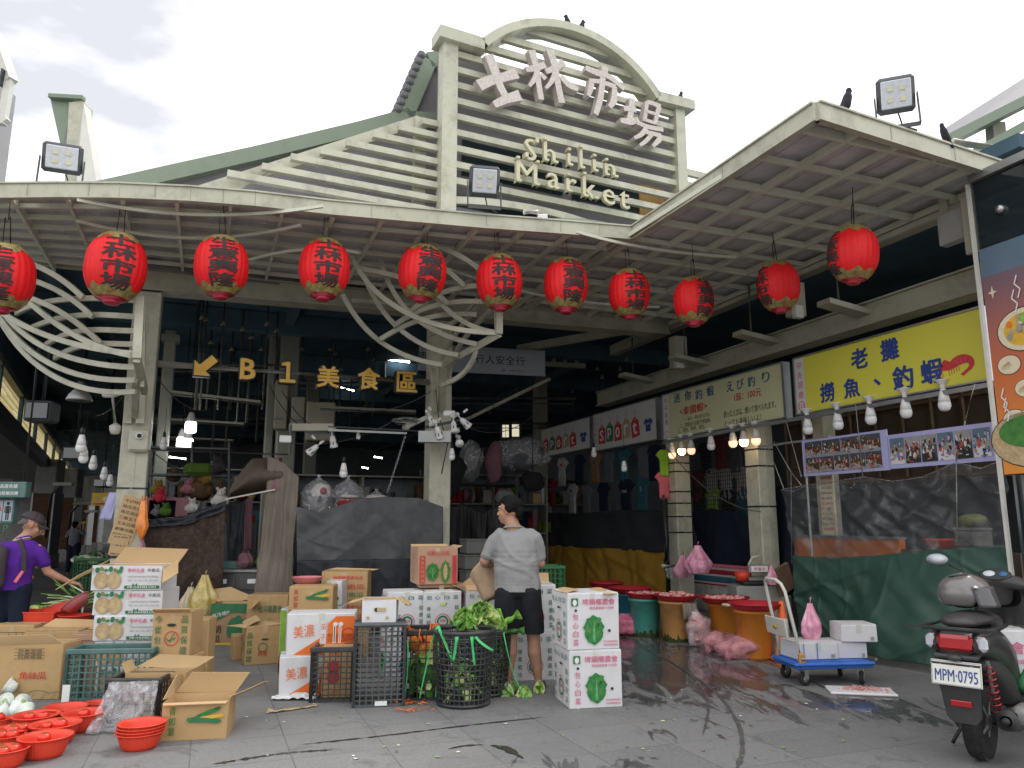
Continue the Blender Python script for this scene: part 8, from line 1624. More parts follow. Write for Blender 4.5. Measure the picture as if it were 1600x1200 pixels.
m=MB();m.lathe([(0,.0),(.045,.0),(.045,.003),(0,.003)],'iyellow',20,Matrix.Translation((-.056,.26,.515))@Matrix.Rotation(R(-98),4,'Y')@Matrix.Diagonal((.5,1,1,1)));m.build('badge',tr)
for(x,y)in((.08,.03),(.08,.49)):m=MB();m.bbox((x,y,.25),(.06,.05,.1),'buckettan',.012);m.tube([(x,y-.03,.25),(x,y+.03,.25)],.02,'steel',8);m.build('hinge',tr)
for(x,y)in((.12,.07),(TW-.12,.07),(.12,TD-.07),(TW-.12,TD-.07)):
 w_=thing('wheel',None,None,(x,y,.062),.2+x);w_.parent=tr;m=MB();m.lathe([(.0,-.018),(.050,-.018),(.060,-.012),(.062,0),(.060,.012),(.050,.018),(0,.018)],'rubber',24,Matrix.Rotation(R(90),4,'X'));m.build('tyre',w_)
 m=MB();m.lathe([(0,-.021),(.028,-.021),(.032,-.016),(.032,.016),(.028,.021),(0,.021)],'steel',16,Matrix.Rotation(R(90),4,'X'));m.box((0,.026,.05),(.05,.004,.10),'steel');m.box((0,-.026,.05),(.05,.004,.10),'steel');m.build('fork',w_)
def onT(x,y,z=.222):return Vector((FL.x,FL.y,z))+Matrix.Rotation(tya,3,'Z')@Vector((x,y,0))
def pxof(p):d=p.y*ct+(p.z-CAMZ)*st;return 800+FPX*p.x/d
def tbox(x,y,z,w,h,d,label,yaw=0,st_=()):
 q=onT(x,y,z);c=carton(label,pxof(q),q.y,math.degrees(tya)+yaw,w,h,d,z,'whitebox',lambda F:(F.rect(F.w*.8,F.h*.12,F.w*.09,F.h*.2,'igray',1),[F.rect(F.w*s,0,.008,F.h,'blueplastic',2)for s in st_]),None);return c
tbox(.30,.12,.222,.42,.155,.34,'left white carton with blue straps on the trolley',3,(.12,.45));tbox(.66,.14,.222,.30,.15,.30,'lower right white carton on the trolley',-2);tbox(.72,.10,.378,.34,.16,.30,'upper white carton with a blue edged lid on the trolley',-8)
striped_bag(onT(.36,.34,.72),.22,.34,'pink striped bag standing among the white cartons on the trolley',seed=6)
striped_bag(XY(1205,10.9,.93),.16,.26,'small pink bag hanging behind the trolley handle',seed=8)
q=XY(1226,9.0);t=thing('traffic_cone','orange traffic cone with a white band behind the trolley','cone',tuple(q));m=MB();m.lathe([(.13,.03),(.105,.03),(.030,.62),(.022,.64),(0,.64)],'cone',28);m.bbox((0,0,.015),(.30,.30,.03),'cone',.01);m.build('body',t);m=MB();m.lathe([(.0785,.26),(.055,.45)],'offwhite',28);m.build('white_band',t)
q=G(1345,1082);t=thing('cutting_board','white cutting board of minced meat lying on the ground','board',tuple(q),R(-12));m=MB();m.bbox((0,0,.012),(.56,.30,.024),'white',.008);m.build('board',t)
m=MB();rs=random.Random(31)
for k in range(90):x=rs.gauss(.04,.10);y=rs.gauss(0.02,.045);m.ball((x,y,.028+.02*math.exp(-(x*x)*60)*rs.random()),(.013,.010,.008),'meat',6,Matrix.Rotation(rs.uniform(0,3),4,'Z'),.4,k)
m.build('minced_meat',origin=None,label='chopped pink meat heaped on the white cutting board',cat='meat',kind='stuff').location=q;bpy.data.objects['minced_meat'].rotation_euler.z=R(-12)
q=XY(1186,11.3,.62);t=thing('weighing_scale','market scale with a red tub on the low tiled counter','scale',tuple(q));m=MB();m.bbox((0,.1,.05),(.5,.4,.05),'black',.01);m.bbox((.02,.1,.10),(.34,.3,.05),'duct',.01);m.bbox((.02,.02,.24),(.3,.04,.12),'duct',.01);m.tube([(-.1,.1,.1),(-.1,.1,.3),(-.04,.1,.40),(.06,.1,.42)],.018,'offwhite',8);m.build('body',t);m=MB();F=Face(m,(-.1,-.003,.2),(1,0,0),(0,0,1));F.rect(0,0,.24,.08,'white',1);F.text('秤量中',.12,.04,.05,'ired',2);m.build('price_tag',t);m=MB();m.shell([(.09,.07),(.11,.2)],'redplastic',.005,20,Matrix.Translation((-.2,.1,0)));m.build('red_tub',t)
m=MB();m.bbox((q.x,q.y+.15,.315),(.7,.5,.63),'concrete',.01);m.build('counter_block',origin=(q.x,q.y,0),label='grey block under the market scale behind the buckets',cat='counter')
#SCOOTER
SCL=G(1537,1187);HD=R(-44);sc=thing('motor_scooter','dark grey scooter parked facing away with plate MPM-0795','scooter',(SCL.x,SCL.y,0),HD);sc.scale=(1.07,1.07,1.05)
def sobj(m,n,par=sc,**k):return m.build(n,par,**k)
def loft(mb,secs,mt,n=20,p=2.6):
 """secs: (y, z, half width, half height); superellipse sections along y"""
 vs=[]
 for(y,z,a,b)in secs:
  for k in range(n):t=2*math.pi*k/n;c,s=math.cos(t),math.sin(t);vs.append((a*math.copysign(abs(c)**(2/p),c),y,z+b*math.copysign(abs(s)**(2/p),s)))
 N=len(secs);mb.add(vs,[(i*n+k,i*n+(k+1)%n,(i+1)*n+(k+1)%n,(i+1)*n+k)for i in range(N-1)for k in range(n)]+[tuple(range(n)),tuple((N-1)*n+k for k in reversed(range(n)))],mt,True)
for(y,nm_)in((0,'rear_wheel'),(1.22,'front_wheel')):
 w_=thing(nm_,None,None,(0,y,.225));w_.parent=sc;RX=Matrix.Rotation(R(90),4,'Y');m=MB()
 m.lathe([(.135,-.045),(.175,-.056),(.208,-.048),(.222,-.025),(.225,0),(.222,.025),(.208,.048),(.175,.056),(.135,.045)],'rubber',44,RX)
 for k in range(44):
  for sg in(-1,1):a=2*math.pi*(k+.25*sg)/44;m.bar(RX@Vector((.2255*math.cos(a),.2255*math.sin(a),sg*.006)),RX@Vector((.2125*math.cos(a+.12),.2125*math.sin(a+.12),sg*.046)),.006,.004,'black',RX@Vector((math.cos(a),math.sin(a),0)))
 sobj(m,'tyre',w_);m=MB();m.lathe([(.03,-.06),(.05,-.05),(.06,-.03),(.128,-.035),(.138,-.045),(.138,.045),(.128,.035),(.06,.03),(.05,.05),(.03,.06)],'darksteel',30,RX)
 for k in range(5):a=k*1.2566;m.bar(RX@Vector((.04*math.cos(a),.04*math.sin(a),.04)),RX@Vector((.13*math.cos(a),.13*math.sin(a),.03)),.03,.02,'duct')
 sobj(m,'rim',w_)
m=MB();loft(m,[(-.36,.70,.10,.04),(-.33,.715,.15,.065),(-.22,.72,.17,.085),(.0,.69,.165,.11),(.25,.62,.155,.15),(.42,.52,.15,.19),(.5,.42,.14,.14)],'scooterbody');m.build('tail_body',sc)
m=MB();loft(m,[(-.30,.60,.12,.03),(-.1,.57,.14,.05),(.1,.52,.14,.10),(.35,.40,.14,.12),(.45,.32,.14,.07)],'scooterplastic');loft(m,[(.42,.27,.15,.035),(.6,.26,.17,.035),(.82,.27,.18,.04),(.92,.32,.16,.06)],'scooterplastic')
m.build('lower_cover',sc)
m=MB();vs=[];
loft(m,[(.80,.36,.16,.12),(.88,.55,.19,.16),(.90,.75,.20,.14),(.86,.92,.12,.08)],'scooterplastic');loft(m,[(.9,.6,.15,.2),(1.05,.62,.12,.18),(1.15,.58,.06,.1)],'scooterbody');m.build('leg_shield',sc)
m=MB();loft(m,[(1.0,.44,.06,.015),(1.22,.475,.065,.015),(1.42,.42,.05,.015)],'scooterbody');m.bar((-.07,1.22,.225),(-.05,1.05,.6),.03,.04,'duct');m.bar((.07,1.22,.225),(.05,1.05,.6),.03,.04,'duct');m.build('front_fork',sc)
o=blob([[(0,-.22,.835,.11,.10,.035),(0,-.05,.84,.14,.1,.045),(0,.15,.835,.135,.1,.045),(0,.32,.80,.115,.1,.05),(0,.42,.77,.09,.08,.05)]],.012,'scooterplastic','seat',sc,world=False,smooth=5)
m=MB();pts=[(-.17,.12,.80),(-.185,-.15,.80),(-.17,-.35,.805),(-.10,-.40,.81),(.10,-.40,.81),(.17,-.35,.805),(.185,-.15,.80),(.17,.12,.80)];m.tube([Vector(q)for q in pts],.013,'black',10);m.bar((-.10,-.39,.805),(-.10,-.2,.78),.03,.02,'black');m.bar((.10,-.39,.805),(.10,-.2,.78),.03,.02,'black');m.bar((-.24,-.40,.812),(.24,-.40,.812),.02,.014,'black',DZ);m.build('grab_rail',sc)
tl=thing('tail_light',None,None,(0,-.345,.725));tl.parent=sc
m=MB();m.bbox((0,0,0),(.19,.06,.095),'tailred',.02);sobj(m,'red_lens',tl);
for sg in(-1,1):m=MB();m.bbox((sg*.128,.028,.0),(.075,.06,.085),'ledpanel',.02,-sg*.5);sobj(m,'indicator',tl)
m=MB();T=Matrix.Translation((0,-.33,.50))@Matrix.Rotation(R(12),4,'X');m.prism([(-.13,.12),(-.10,-.05),(-.09,-.20),(-.06,-.235),(.06,-.235),(.09,-.20),(.10,-.05),(.13,.12)],.03,'scooterplastic',T@Matrix.Rotation(R(90),4,'X'));m.bbox((0,.04,.15),(.24,.12,.03),'scooterplastic',.01,0,T);m.ball(T@Vector((0,-.03,.155)),(.04,.03,.02),'scooterplastic',14);m.build('rear_fender',sc)
m=MB();m.bbox((0,-.036,-.115),(.11,.014,.036),'tailred',.004,0,T);m.build('reflector',sc)
pl=thing('licence_plate',None,None,(0,-.385,.555));pl.parent=sc;pl.rotation_euler=(R(-8),0,0)
m=MB();m.bbox((0,0,0),(.265,.006,.14),'plate',.003);m.ring=None;sobj(m,'plate_panel',pl)
m=MB();F=Face(m,(-.1325,-.0035,-.07),(1,0,0),(0,0,1));F.text('MPM·0795',.1325,.056,.068,'signblue',1,.225,.012);F.text('台灣省',.1325,.122,.010,'ired',1);F.disc(.05,.122,.007,'igray',1);F.disc(.215,.122,.007,'igray',1)
for(x,y,w_,h_)in((0.004,.004,.257,.003),(.004,.133,.257,.003),(.004,.004,.003,.132),(.258,.004,.003,.132)):F.rect(x,y,w_,h_,'igray',1)
sobj(m,'plate_lettering',pl)
m=MB()
m.tube([Vector((.125+.028*math.cos(t*.7),-.10-.0+.028*math.sin(t*.7)-.0015*t,.29+.0042*t))for t in range(72)],.006,'pred',6);m.tube([(.125,-.09,.24),(.125,-.21,.62)],.012,'duct',8);m.build('shock_absorber',sc)
m=MB();loft(m,[(-.26,.30,.03,.03),(-.25,.30,.055,.055),(-.12,.285,.065,.065),(.12,.26,.06,.06),(.3,.23,.03,.03)],'scooterplastic');
for i,v in enumerate(m.v):m.v[i]=v+Vector((.20,0,.0))
m.lathe([(0,.0),(.022,.0),(.022,.03)],'black',12,Matrix.Translation((.2,-.285,.30))@Matrix.Rotation(R(-90),4,'X'));m.build('exhaust',sc)
m=MB();loft(m,[(-.23,.33,.01,.02),(-.2,.325,.035,.05),(0,.31,.045,.06),(.2,.275,.04,.05),(.24,.26,.01,.02)],'duct')
for i,v in enumerate(m.v):m.v[i]=v+Vector((.245,0,.0))
m.build('exhaust_cover',sc)
m=MB();loft(m,[(-.05,.24,.05,.07),(.1,.26,.10,.1),(.3,.3,.11,.1),(.42,.3,.08,.06)],'darksteel')
for i,v in enumerate(m.v):m.v[i]=v+Vector((-.08,0,0))
m.tube([(.07,0,.225),(.11,0,.225),(.12,-.09,.26),(.11,.1,.3)],.02,'darksteel',8);m.tube([(-.12,.25,.2),(-.2,.22,.06),(-.22,.2,.015)],.012,'black',6);m.build('engine',sc)
hb=[[(-.20,.74,1.0,.04,.05,.03),(-.10,.78,1.02,.07,.07,.05),(0,.80,1.03,.09,.08,.055),(.10,.78,1.02,.07,.07,.05),(.20,.74,1.0,.04,.05,.03)],[(0,.82,.98,.09,.07,.06),(0,.86,.90,.07,.06,.05)]]
blob(hb,.01,'scooterplastic','handlebar_cover',sc,world=False,smooth=4)
m=MB();T=Matrix.Translation((0,.745,1.075))@Matrix.Rotation(R(50),4,'X');m.lathe([(.0,.004),(.085,.004),(.10,0),(.10,-.03)],'black',30,T@Matrix.Diagonal((1,.5,1,1)));m.build('dashboard',sc)
m=MB();m.lathe([(0,.009),(.04,.009),(.042,.005)],'ledpanel',24,T@Matrix.Translation((-.035,0,0))@Matrix.Diagonal((.9,.6,1,1)));m.lathe([(0,.009),(.03,.009),(.032,.005)],'signteal',24,T@Matrix.Translation((.05,0,0))@Matrix.Diagonal((.9,.7,1,1)));m.build('gauge',sc)
for sg in(-1,1):
 m=MB();m.tube([(sg*.20,.73,1.0),(sg*.33,.69,.985)],.019,'rubber',12);m.tube([(sg*.33,.69,.985),(sg*.345,.685,.984)],.022,'chrome',12);m.build('grip',sc)
 m=MB();m.tube([(sg*.19,.80,1.0),(sg*.27,.80,.985),(sg*.34,.75,.975)],.007,'chrome',8);m.build('brake_lever',sc)
 mr=thing('mirror',None,None,(sg*.17,.76,1.03));mr.parent=sc;m=MB();m.tube([(0,0,0),(sg*.04,.01,.06),(sg*.12,.0,.10)],.007,'black',8);Tm=Matrix.Translation((sg*.19,-.01,.135))@Matrix.Rotation(R(84),4,'X')@Matrix.Diagonal((1.35,.8,1,1));m.lathe([(0,-.03),(.035,-.026),(.055,-.008),(.057,.0),(.054,.003)],'black',28,Tm);sobj(m,'mirror_arm',mr);m=MB();m.lathe([(0,.0035),(.054,.0032)],'ledpanel',28,Tm);sobj(m,'mirror_glass',mr)
def onS(x,y,z):return Vector((SCL.x,SCL.y,z*1.05))+Matrix.Rotation(HD,3,'Z')@Vector((x,y,0))*1.07
hq=onS(-.02,.04,.985);he=thing('helmet','grey open face helmet with a smoked visor resting on the scooter seat','helmet',tuple(hq),R(62))
m=MB();n=30
def hel(a,b):
 th=2*math.pi*a;ph=-0.62+b*(math.pi/2+.62);r=.135;x=r*1.0*math.cos(ph)*math.cos(th);y=r*1.2*math.cos(ph)*math.sin(th);z=r*.95*math.sin(ph)
 if y<-.05 and z<.03:z=max(z,.03-.01*0)if abs(x)<.11 else z
 return Vector((x,y,z+.006*math.sin(th*2)*(b>.5)))
m.grid(hel,44,18,'helmet');m.build('shell',he,solid=.008)
m=MB();m.grid(lambda a,b:Vector((.142*math.sin(R(-78+156*a)),-.168*math.cos(R(-78+156*a))-.035*b,.055-.13*b)),24,8,'visor');m.build('visor',he,solid=.003)
m=MB();m.ball((0,.01,-.01),(.115,.14,.085),'black',18);m.build('lining',he)
for sg in(-1,1):m=MB();m.lathe([(0,.012),(.014,.01),(.016,0)],'chrome',14,Matrix.Translation((sg*.134,-.06,.05))@Matrix.Rotation(sg*R(90),4,'Y'));m.build('visor_button',he)
m=MB()
for x in(-.05,.05):m.tube([(x,-.11,.085),(x*.9,-.02,.128),(x*.8,.09,.11)],[.004,.012,.004],'black',6)
m.build('vent_strip',he)
q=onS(.05,.60,.31);carton('white carton with pink characters standing on the scooter footboard',pxof(q),q.y,-8,.34,.42,.26,onS(0,0,.31).z,'whitebox',lambda F:(F.text('鄉農會',F.w*.45,F.h*.72,F.h*.2,'ipink',2,F.w*.8),F.text('第十四班',F.w*.6,F.h*.5,F.h*.08,'ipink',2,F.w*.5)))
q=onS(.22,.50,.30);lumpbag('green_bag',tuple(q),(.14,.10,.10),'gplastic','dark green net bag against the carton on the scooter',seed=4,handles=False)
#PEOPLE
def hand(wrist,direction,side,curl=.6,s=1):
 """palm, four fingers and a thumb as chains growing from the wrist"""
 w=Vector(wrist);d=Vector(direction).normalized();up=Vector((0,0,1));sd=d.cross(up).normalized()*side;dn=-(sd.cross(d)*side)
 ch=[[(*w,.026,.026,.024),(*(w+d*.05),.036,.036,.018),(*(w+d*.085),.036,.034,.016)]]
 for i,L_ in enumerate((.068,.078,.072,.055)):
  b=w+d*.09+sd*(.030-.020*i);m1=b+d*L_*.5+dn*L_*.15*curl;e=m1+d*L_*.35+dn*L_*.5*curl;ch.append([(*b,.0095),(*m1,.009),(*e,.0075)])
 b=w+d*.03+sd*.03;ch.append([(*b,.013),(*(b+sd*.025+d*.03),.011),(*(b+sd*.03+d*.06+dn*.01),.009)]);return ch
def tf(chs,T,s=1):
 a=T.to_euler().z;c2,s2=math.cos(a)**2,math.sin(a)**2;o=[]
 for ch in chs:
  o.append([])
  for q in ch:
   r=list(q[3:])*(3 if len(q)==4 else 1);o[-1].append((*(T@Vector(q[:3])),s*math.sqrt(r[0]**2*c2+r[1]**2*s2),s*math.sqrt(r[0]**2*s2+r[1]**2*c2),s*r[2]))
 return o
def wrinkle(amp,sx=7,sz=16,seed=0):return lambda co,n:amp*(noise.noise(Vector((co.x*sx+co.z*5,co.y*sx,co.z*sz*.45+seed)))+.6*noise.noise(Vector((co.x*sx*2.2-co.z*6,co.y*9,co.z*sz+seed))))
def cutmesh(o,planes):
 bm=bmesh.new();bm.from_mesh(o.data)
 for co,no in planes:bmesh.ops.bisect_plane(bm,geom=bm.verts[:]+bm.edges[:]+bm.faces[:],plane_co=co,plane_no=no,clear_outer=True)
 bm.to_mesh(o.data);bm.free()
def head(c,yaw,s=1,down=0):
 """head chains facing local +y before yaw; returns skin chains and transform"""
 T=Matrix.Translation(c)@Matrix.Rotation(yaw,4,'Z')@Matrix.Rotation(-down,4,'X')@Matrix.Scale(s,4)
 ch=[[(0,-.015,.03,.078,.092,.088)],[(0,.02,-.03,.066,.07,.07),(0,.045,-.075,.045,.04,.032)],[(0,.088,.005,.011),(0,.104,-.022,.014)],[(-.013,.095,-.028,.008),(.013,.095,-.028,.008)],[(-.018,.084,-.056,.010),(.018,.084,-.056,.010)],[(-.05,.07,.035,.012),(0,.082,.038,.010),(.05,.07,.035,.012)],[(-.045,.055,-.02,.022)],[(.045,.055,-.02,.022)]]
 for sg in(-1,1):ch+=[[(sg*.080,-.012,.018,.008,.016,.022),(sg*.079,-.008,-.018,.007,.010,.012)]]
 return tf(ch,T,s),T
def face_bits(T,par,s=1):
 m=MB()
 for sg in(-1,1):m.ball(T@Vector((sg*.032,.078,.016)),.0085*s,'offwhite',10);m.ball(T@Vector((sg*.033,.083,.016)),.0060*s,'iblack',8)
 m.build('eye',par,True);m=MB()
 for sg in(-1,1):m.tube([T@Vector((sg*.015,.093,.040)),T@Vector((sg*.035,.090,.045)),T@Vector((sg*.055,.076,.040))],.0045*s,'hair',5)
 m.build('eyebrow',par,True);m=MB();m.tube([T@Vector((-.02,.090,-.056)),T@Vector((0,.096,-.055)),T@Vector((.02,.090,-.056))],.005*s,'lips',6);m.build('lips',par,True)
def person(label,p0,body,shirt,shorts,extra_cut=None):
 pass
MX=XY(807,7.42);o0=Vector((MX.x,MX.y,0));A=lambda x,y,z:tuple(o0+Vector((x,y,z)))
man=thing('person','man in grey T-shirt and black shorts seen from behind, holding a paper sack','person',tuple(o0))
hc,HT=head(o0+Vector((-.065,.02,1.615)),R(66),1.14)
B=[[(*A(-.06,.02,1.55),.068,.070,.06),(*A(-.035,.01,1.48),.074,.074,.05),(*A(0,0,1.42),.095,.08,.05)],[(*A(0,0,1.33),.15,.10,.08),(*A(0,0,1.22),.18,.12,.1),(*A(0,.01,1.08),.19,.15,.1),(*A(.01,0,.95),.185,.15,.1)],[(*A(-.16,0,1.35),.052),(*A(-.23,.03,1.27),.050),(*A(-.30,.05,1.155),.050),(*A(-.30,.09,1.13),.048),(*A(-.26,.24,1.12),.041),(*A(-.20,.34,1.14),.030)],[(*A(.15,0,1.35),.052),(*A(.20,.03,1.26),.050),(*A(.228,.06,1.13),.05),(*A(.20,.20,1.10),.044),(*A(.08,.33,1.10),.030)],[(*A(-.09,0,.90),.12,.12,.1),(*A(-.08,.0,.70),.095),(*A(-.055,.0,.50),.070),(*A(-.05,-.005,.44),.060),(*A(-.055,-.02,.33),.066,.066,.07),(*A(-.07,-.01,.20),.050),(*A(-.085,0,.09),.037),(*A(-.085,-.02,.045),.036,.04,.03),(*A(-.10,.08,.035),.036,.05,.022),(*A(-.11,.15,.028),.042,.04,.016)],[(*A(.11,0,.90),.12,.12,.1),(*A(.13,.0,.70),.095),(*A(.155,.0,.50),.070),(*A(.16,-.005,.44),.060),(*A(.165,-.02,.33),.066,.066,.07),(*A(.185,-.01,.20),.050),(*A(.20,0,.09),.037),(*A(.20,-.02,.045),.036,.04,.03),(*A(.225,.08,.035),.036,.05,.022),(*A(.245,.15,.028),.042,.04,.016)]]
B+=hand(A(-.20,.34,1.14),(.5,.6,-.2),1)+hand(A(.08,.33,1.10),(-.7,.5,-.1),-1)+hc
blob(B,.0085,'skin','body',man,smooth=4)
face_bits(HT,man,1.14)
hr=tf([[(0,-.03,.048,.086,.094,.080)],[(0,-.088,.0,.060,.03,.045),(0,-.085,-.035,.052,.022,.02)],[(-.02,.045,.088,.045,.03,.020),(.03,.040,.090,.045,.03,.020)],[(-.07,-.03,.03,.018,.045,.045)],[(.07,-.03,.03,.018,.045,.045)],[(0,.0,.115,.06,.06,.02)]],HT,1.14)
blob(hr,.008,'hair','hair',man,smooth=2,disp=lambda co,n:.004*noise.noise(co*60))
S_=[[(*A(0,0,1.445),.10,.08,.035),(*A(0,0,1.385),.185,.125,.060),(*A(0,-.01,1.25),.212,.150,.1),(*A(.0,.0,1.08),.225,.175,.1),(*A(.01,0,.92),.222,.175,.09),(*A(.01,0,.80),.222,.17,.06)],[(*A(-.13,0,1.395),.068),(*A(-.20,.01,1.34),.072),(*A(-.245,.03,1.27),.077),(*A(-.27,.04,1.21),.076)],[(*A(.13,0,1.395),.068),(*A(.185,.01,1.34),.070),(*A(.21,.03,1.27),.072),(*A(.222,.05,1.20),.070)]]
o=blob(S_,.011,'shirtgrey','shirt',man,smooth=6,disp=lambda co,n:wrinkle(.011,6,13,2)(co,n)+.012*max(0,1-abs(noise.noise(Vector((co.x*3+co.z*4,co.y*2,co.z*2.5-co.x*2))))*6)-.004);cutmesh(o,[((0,0,.88),(0,0,-1))]);md=o.modifiers.new('s','SOLIDIFY');md.thickness=.004
m=MB();m.tube([HT@Vector((0,0,0))*0+Vector(A(-.025+.090*math.cos(k*.3927),.084*math.sin(k*.3927),1.462-.01*math.sin(k*.3927)))for k in range(16)],.010,'shirtgrey',6,False,True,True);m.build('collar',man,True)
P_=[[(*A(.01,0,.98),.195,.15,.06),(*A(.01,0,.88),.205,.165,.08)],[(*A(-.085,0,.88),.125,.155,.07),(*A(-.085,0,.70),.122,.13,.06),(*A(-.085,-.005,.52),.120,.12,.06),(*A(-.085,-.005,.44),.12,.12,.05)],[(*A(.115,0,.88),.12,.155,.07),(*A(.135,0,.70),.118,.13,.06),(*A(.150,-.005,.52),.115,.12,.06),(*A(.150,-.005,.44),.115,.12,.05)]]
o=blob(P_,.011,'shorts','shorts',man,smooth=5,disp=wrinkle(.009,7,9,5));cutmesh(o,[((0,0,.505),(0,0,-1))]);md=o.modifiers.new('s','SOLIDIFY');md.thickness=.004
for(sx_,fx,fy)in((-.085,-.10,.05),(.20,.225,.05)):
 m=MB();T=Matrix.Translation((fx,fy,0))@Matrix.Rotation(-.12 if sx_>0 else .1,4,'Z');out=[(-.038,-.11),(-.045,-.04),(-.040,.03),(-.052,.10),(-.035,.15),(.0,.165),(.04,.15),(.052,.09),(.040,.02),(.045,-.05),(.036,-.11),(0,-.13)]
 m.prism(out,.014,'sandal',T@Matrix.Translation((0,0,.001)),True);m.prism([(x*.97,y*.97)for x,y in out],.006,'offwhite',T@Matrix.Translation((0,0,.0155)),True);m.tube([T@Vector(q)for q in((-.045,.02,.02),(-.03,.06,.055),(0,.11,.035),(.03,.06,.055),(.045,.02,.02))],.006,'iblack',6);m.build('sandal',man)
ps=thing('paper_sack','crumpled brown paper sack held open by the man in grey','sack',tuple(o0+Vector((-.28,.28,.98))));m=MB()
def sack(a,b):
 th=2*math.pi*a;q=1+.13*noise.noise(Vector((math.cos(th)*2,math.sin(th)*2,b*3)));r=.13*(.85+.15*b);return Vector((r*math.cos(th)*q*1.1,r*.7*math.sin(th)*q,-.20+.36*b+.06*b*math.cos(th)))
m.T=Matrix.Rotation(R(-24),4,'Y')@Matrix.Rotation(R(-14),4,'X');m.grid(sack,30,12,'cartonpaper');m.add([sack(k/30,0)for k in range(30)],[tuple(range(30))],'cartonpaper');m.build('paper_wall',ps,solid=.003)
m=MB();F=Face(m,(-.06,-.092,-.08),(1,0,0),(0,0,1));F.T=0
QX=XY(7,8.1);o1=Vector((QX.x,QX.y,0));A=lambda x,y,z:tuple(o1+Vector((x,y,z)))
pm=thing('person','man in purple shirt and dark cap with a backpack, reaching over the produce','person',tuple(o1))
hc,HT=head(o1+Vector((.075,.05,1.475)),R(-50),1.1,R(24))
B=[[(*A(.08,.04,1.42),.055),(*A(.04,.02,1.36),.060),(*A(0,0,1.31),.08,.07,.05)],[(*A(0,0,1.24),.17,.11,.08),(*A(-.02,0,1.05),.16,.12,.1),(*A(-.04,0,.9),.16,.12,.1)],[(*A(.18,.02,1.24),.055),(*A(.235,.06,1.10),.048),(*A(.27,.09,1.01),.043),(*A(.34,.14,.96),.038),(*A(.44,.20,.90),.026)],[(*A(-.18,.04,1.24),.055),(*A(-.22,.12,1.05),.045),(*A(-.15,.3,.98),.03)],[(*A(.06,0,.86),.1),(*A(.07,0,.5),.07),(*A(.07,-.01,.3),.06),(*A(.07,0,.08),.04),(*A(.08,.12,.035),.045,.05,.025)],[(*A(-.12,0,.86),.1),(*A(-.13,.02,.5),.07),(*A(-.13,.01,.3),.06),(*A(-.13,.02,.08),.04),(*A(-.13,.14,.035),.045,.05,.025)]]+hand(A(.44,.20,.90),(.8,.3,-.25),-1,.9)+hand(A(-.15,.3,.98),(.5,.6,-.2),1)+hc
blob(B,.009,'skin','body',pm,smooth=4);face_bits(HT,pm,1.1)
blob(tf([[(0,-.03,.03,.082,.092,.070)],[(0,-.085,-.01,.055,.022,.03)]],HT),.009,'hairgrey','hair',pm,smooth=2)
m=MB();
def capf(a,b):th=2*math.pi*a;ph=b*math.pi/2;return HT@Vector((.094*math.cos(ph)*math.cos(th),-.012+.108*math.cos(ph)*math.sin(th),.045+.088*math.sin(ph)))
m.grid(capf,30,10,'bagdark');m.grid(lambda a,b:HT@Vector((.085*math.sin(R(-70+140*a))*(1-.1*b),.088*math.cos(R(-70+140*a))+.075*b*math.cos(R(-55+110*a)),.05-.02*b-.02*(2*a-1)**2)),14,5,'bagdark');m.build('cap',pm,True,solid=.006)
o=blob([[(*A(0,0,1.32),.10,.08,.03),(*A(0,0,1.26),.185,.125,.06),(*A(-.01,-.01,1.1),.19,.145,.1),(*A(-.03,0,.92),.185,.15,.08),(*A(-.03,0,.80),.18,.15,.05)],[(*A(.13,0,1.26),.07),(*A(.20,.03,1.20),.075),(*A(.235,.06,1.11),.073)],[(*A(-.13,0,1.26),.07),(*A(-.2,.06,1.16),.07),(*A(-.22,.1,1.08),.068)]],.012,'purple','shirt',pm,smooth=6,disp=wrinkle(.012,6,12,9));cutmesh(o,[((0,0,.84),(0,0,-1))]);md=o.modifiers.new('s','SOLIDIFY');md.thickness=.004
m=MB();m.tube([Vector(A(.03+.075*math.cos(k*.3927),.02+.07*math.sin(k*.3927),1.355+.02*math.cos(k*.39)))for k in range(16)],.010,'purple',6,False,True,True);m.tube([Vector(A(.03+.08*math.cos(k*.3927),.02+.075*math.sin(k*.3927),1.345+.02*math.cos(k*.39)))for k in range(16)],.004,'white',5,False,True,True);m.build('collar',pm,True)
o=blob([[(*A(-.03,0,.93),.165,.13,.06),(*A(-.03,0,.85),.17,.14,.06)],[(*A(.06,0,.84),.115),(*A(.07,0,.5),.09),(*A(.07,0,.12),.075)],[(*A(-.12,0,.84),.115),(*A(-.13,.02,.5),.09),(*A(-.13,.02,.12),.075)]],.013,'navycloth','trousers',pm,smooth=5,disp=wrinkle(.008,6,7,3))
bp2=blob([[(*A(-.10,-.20,1.22),.12,.08,.08),(*A(-.11,-.23,1.05),.14,.11,.12),(*A(-.11,-.22,.92),.14,.10,.09)]],.014,'bagdark','backpack',None,world=True,smooth=5,origin=A(-.10,-.2,.9));tag(bp2,'dark backpack on the back of the man in purple','backpack');m=MB();m.bar(A(.05,-.09,1.34),A(.14,-.115,1.18),.05,.012,'bagdark',(0,-1,0));m.bar(A(.14,-.13,1.19),A(.16,-.13,1.02),.045,.012,'bagdark',(0,-1,0));m.bar(A(.16,-.125,1.05),A(.10,-.16,.92),.03,.01,'pinkshirt',(0,-1,0));m.build('strap',bp2,True)
WX=XY(111,23.5);o2=Vector((WX.x,WX.y,0));A=lambda x,y,z:tuple(o2+Vector((x,y,z)))
wm=thing('person','distant woman in dark clothes raising a phone beside the arcade columns','person',tuple(o2));hc,HT=head(o2+Vector((-.02,0,1.47)),R(10),.95)
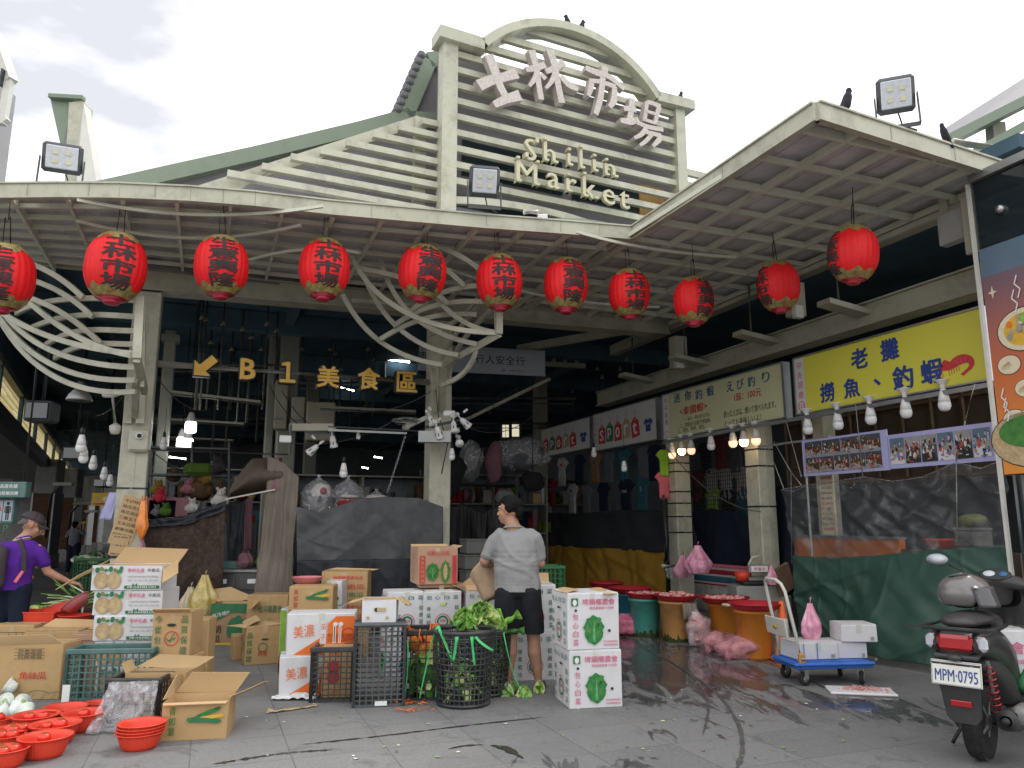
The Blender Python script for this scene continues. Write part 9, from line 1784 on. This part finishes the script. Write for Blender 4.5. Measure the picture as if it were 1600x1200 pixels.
B=[[(*A(0,0,1.42),.05),(*A(0,0,1.30),.15,.1,.07),(*A(0,0,1.0),.13,.1,.1),(*A(0,0,.88),.16,.12,.08)],[(*A(-.15,0,1.28),.05),(*A(-.26,.02,1.12),.042),(*A(-.12,.22,1.30),.032),(*A(-.05,.28,1.42),.026)],[(*A(.15,0,1.28),.05),(*A(.25,.05,1.2),.042),(*A(.12,.24,1.38),.032)],[(*A(-.08,0,.85),.1),(*A(-.10,0,.45),.065),(*A(-.12,0,.06),.04),(*A(-.13,.1,.03),.04,.05,.02)],[(*A(.09,0,.85),.1),(*A(.12,0,.45),.065),(*A(.14,0,.06),.04),(*A(.15,.1,.03),.04,.05,.02)]]+hand(A(-.05,.28,1.42),(.2,.3,1),1)+hand(A(.12,.24,1.38),(-.2,.3,1),-1)+hc
blob(B,.016,'skin','body',wm,smooth=3);face_bits(HT,wm);blob(tf([[(0,-.03,.03,.088,.095,.08)],[(0,-.07,-.05,.07,.035,.06)]],HT),.014,'hair','hair',wm,smooth=2)
blob([[(*A(0,0,1.34),.13,.1,.05),(*A(0,0,1.1),.165,.13,.1),(*A(0,0,.9),.17,.14,.06)],[(*A(-.15,0,1.29),.065),(*A(-.24,.02,1.15),.06)],[(*A(.15,0,1.29),.065),(*A(.24,.05,1.2),.06)]],.016,'greyshirt','top',wm,smooth=4,disp=wrinkle(.01));blob([[(*A(-.08,0,.86),.12),(*A(-.10,0,.45),.09),(*A(-.12,0,.12),.07)],[(*A(.09,0,.86),.12),(*A(.12,0,.45),.09),(*A(.14,0,.12),.07)]],.016,'navycloth','trousers',wm,smooth=4)
m=MB();q=Vector(A(.03,.34,1.52));m.bbox(tuple(q),(.14,.012,.08),'iyellow',.004);m.build('phone',origin=q,label='yellow phone held up by the distant woman',cat='phone')
#CABLES
CB=[((205,600,11.2),(150,650,10),.1,'cable looping left from the notice post to the hanging bulbs'),((228,560,11),(330,640,12.5),.25,'thin cable sagging from the notice post under the gold arrow'),((300,735,11.6),(225,690,11),.1,'cable drooping over the left soft toys'),((420,600,13.8),(520,672,11.2),.3,'black cable from the beige duct box to the perforated rail'),((440,610,13.8),(515,676,11.3),.15,'second black cable beside the beige duct boxes'),((635,645,11.6),(445,690,11.2),.2,'thin cable from the wall fan down to the short dark upright'),((690,600,11),(560,640,12),.15,'cable from the lamp post to the dark rail behind the gold characters'),((706,655,11),(842,640,14),.3,'cable crossing the aisle from the lamp cluster'),((1035,690,12.5),(1190,800,11.2),.25,'thin cable curving between the two right posts'),((236,700,11.2),(205,745,11.1),.05,'short cable wound on the notice post')]
for(a_,b_,sg,lab)in CB:
 a,b=PY(*a_),PY(*b_);m=MB();m.tube([a.lerp(b,k/12)-DZ*(sg*4*k/12*(1-k/12))for k in range(13)],.007,'black' if 'black' in lab else 'darksteel',5);m.build('cable',origin=a,label=lab,cat='cable')
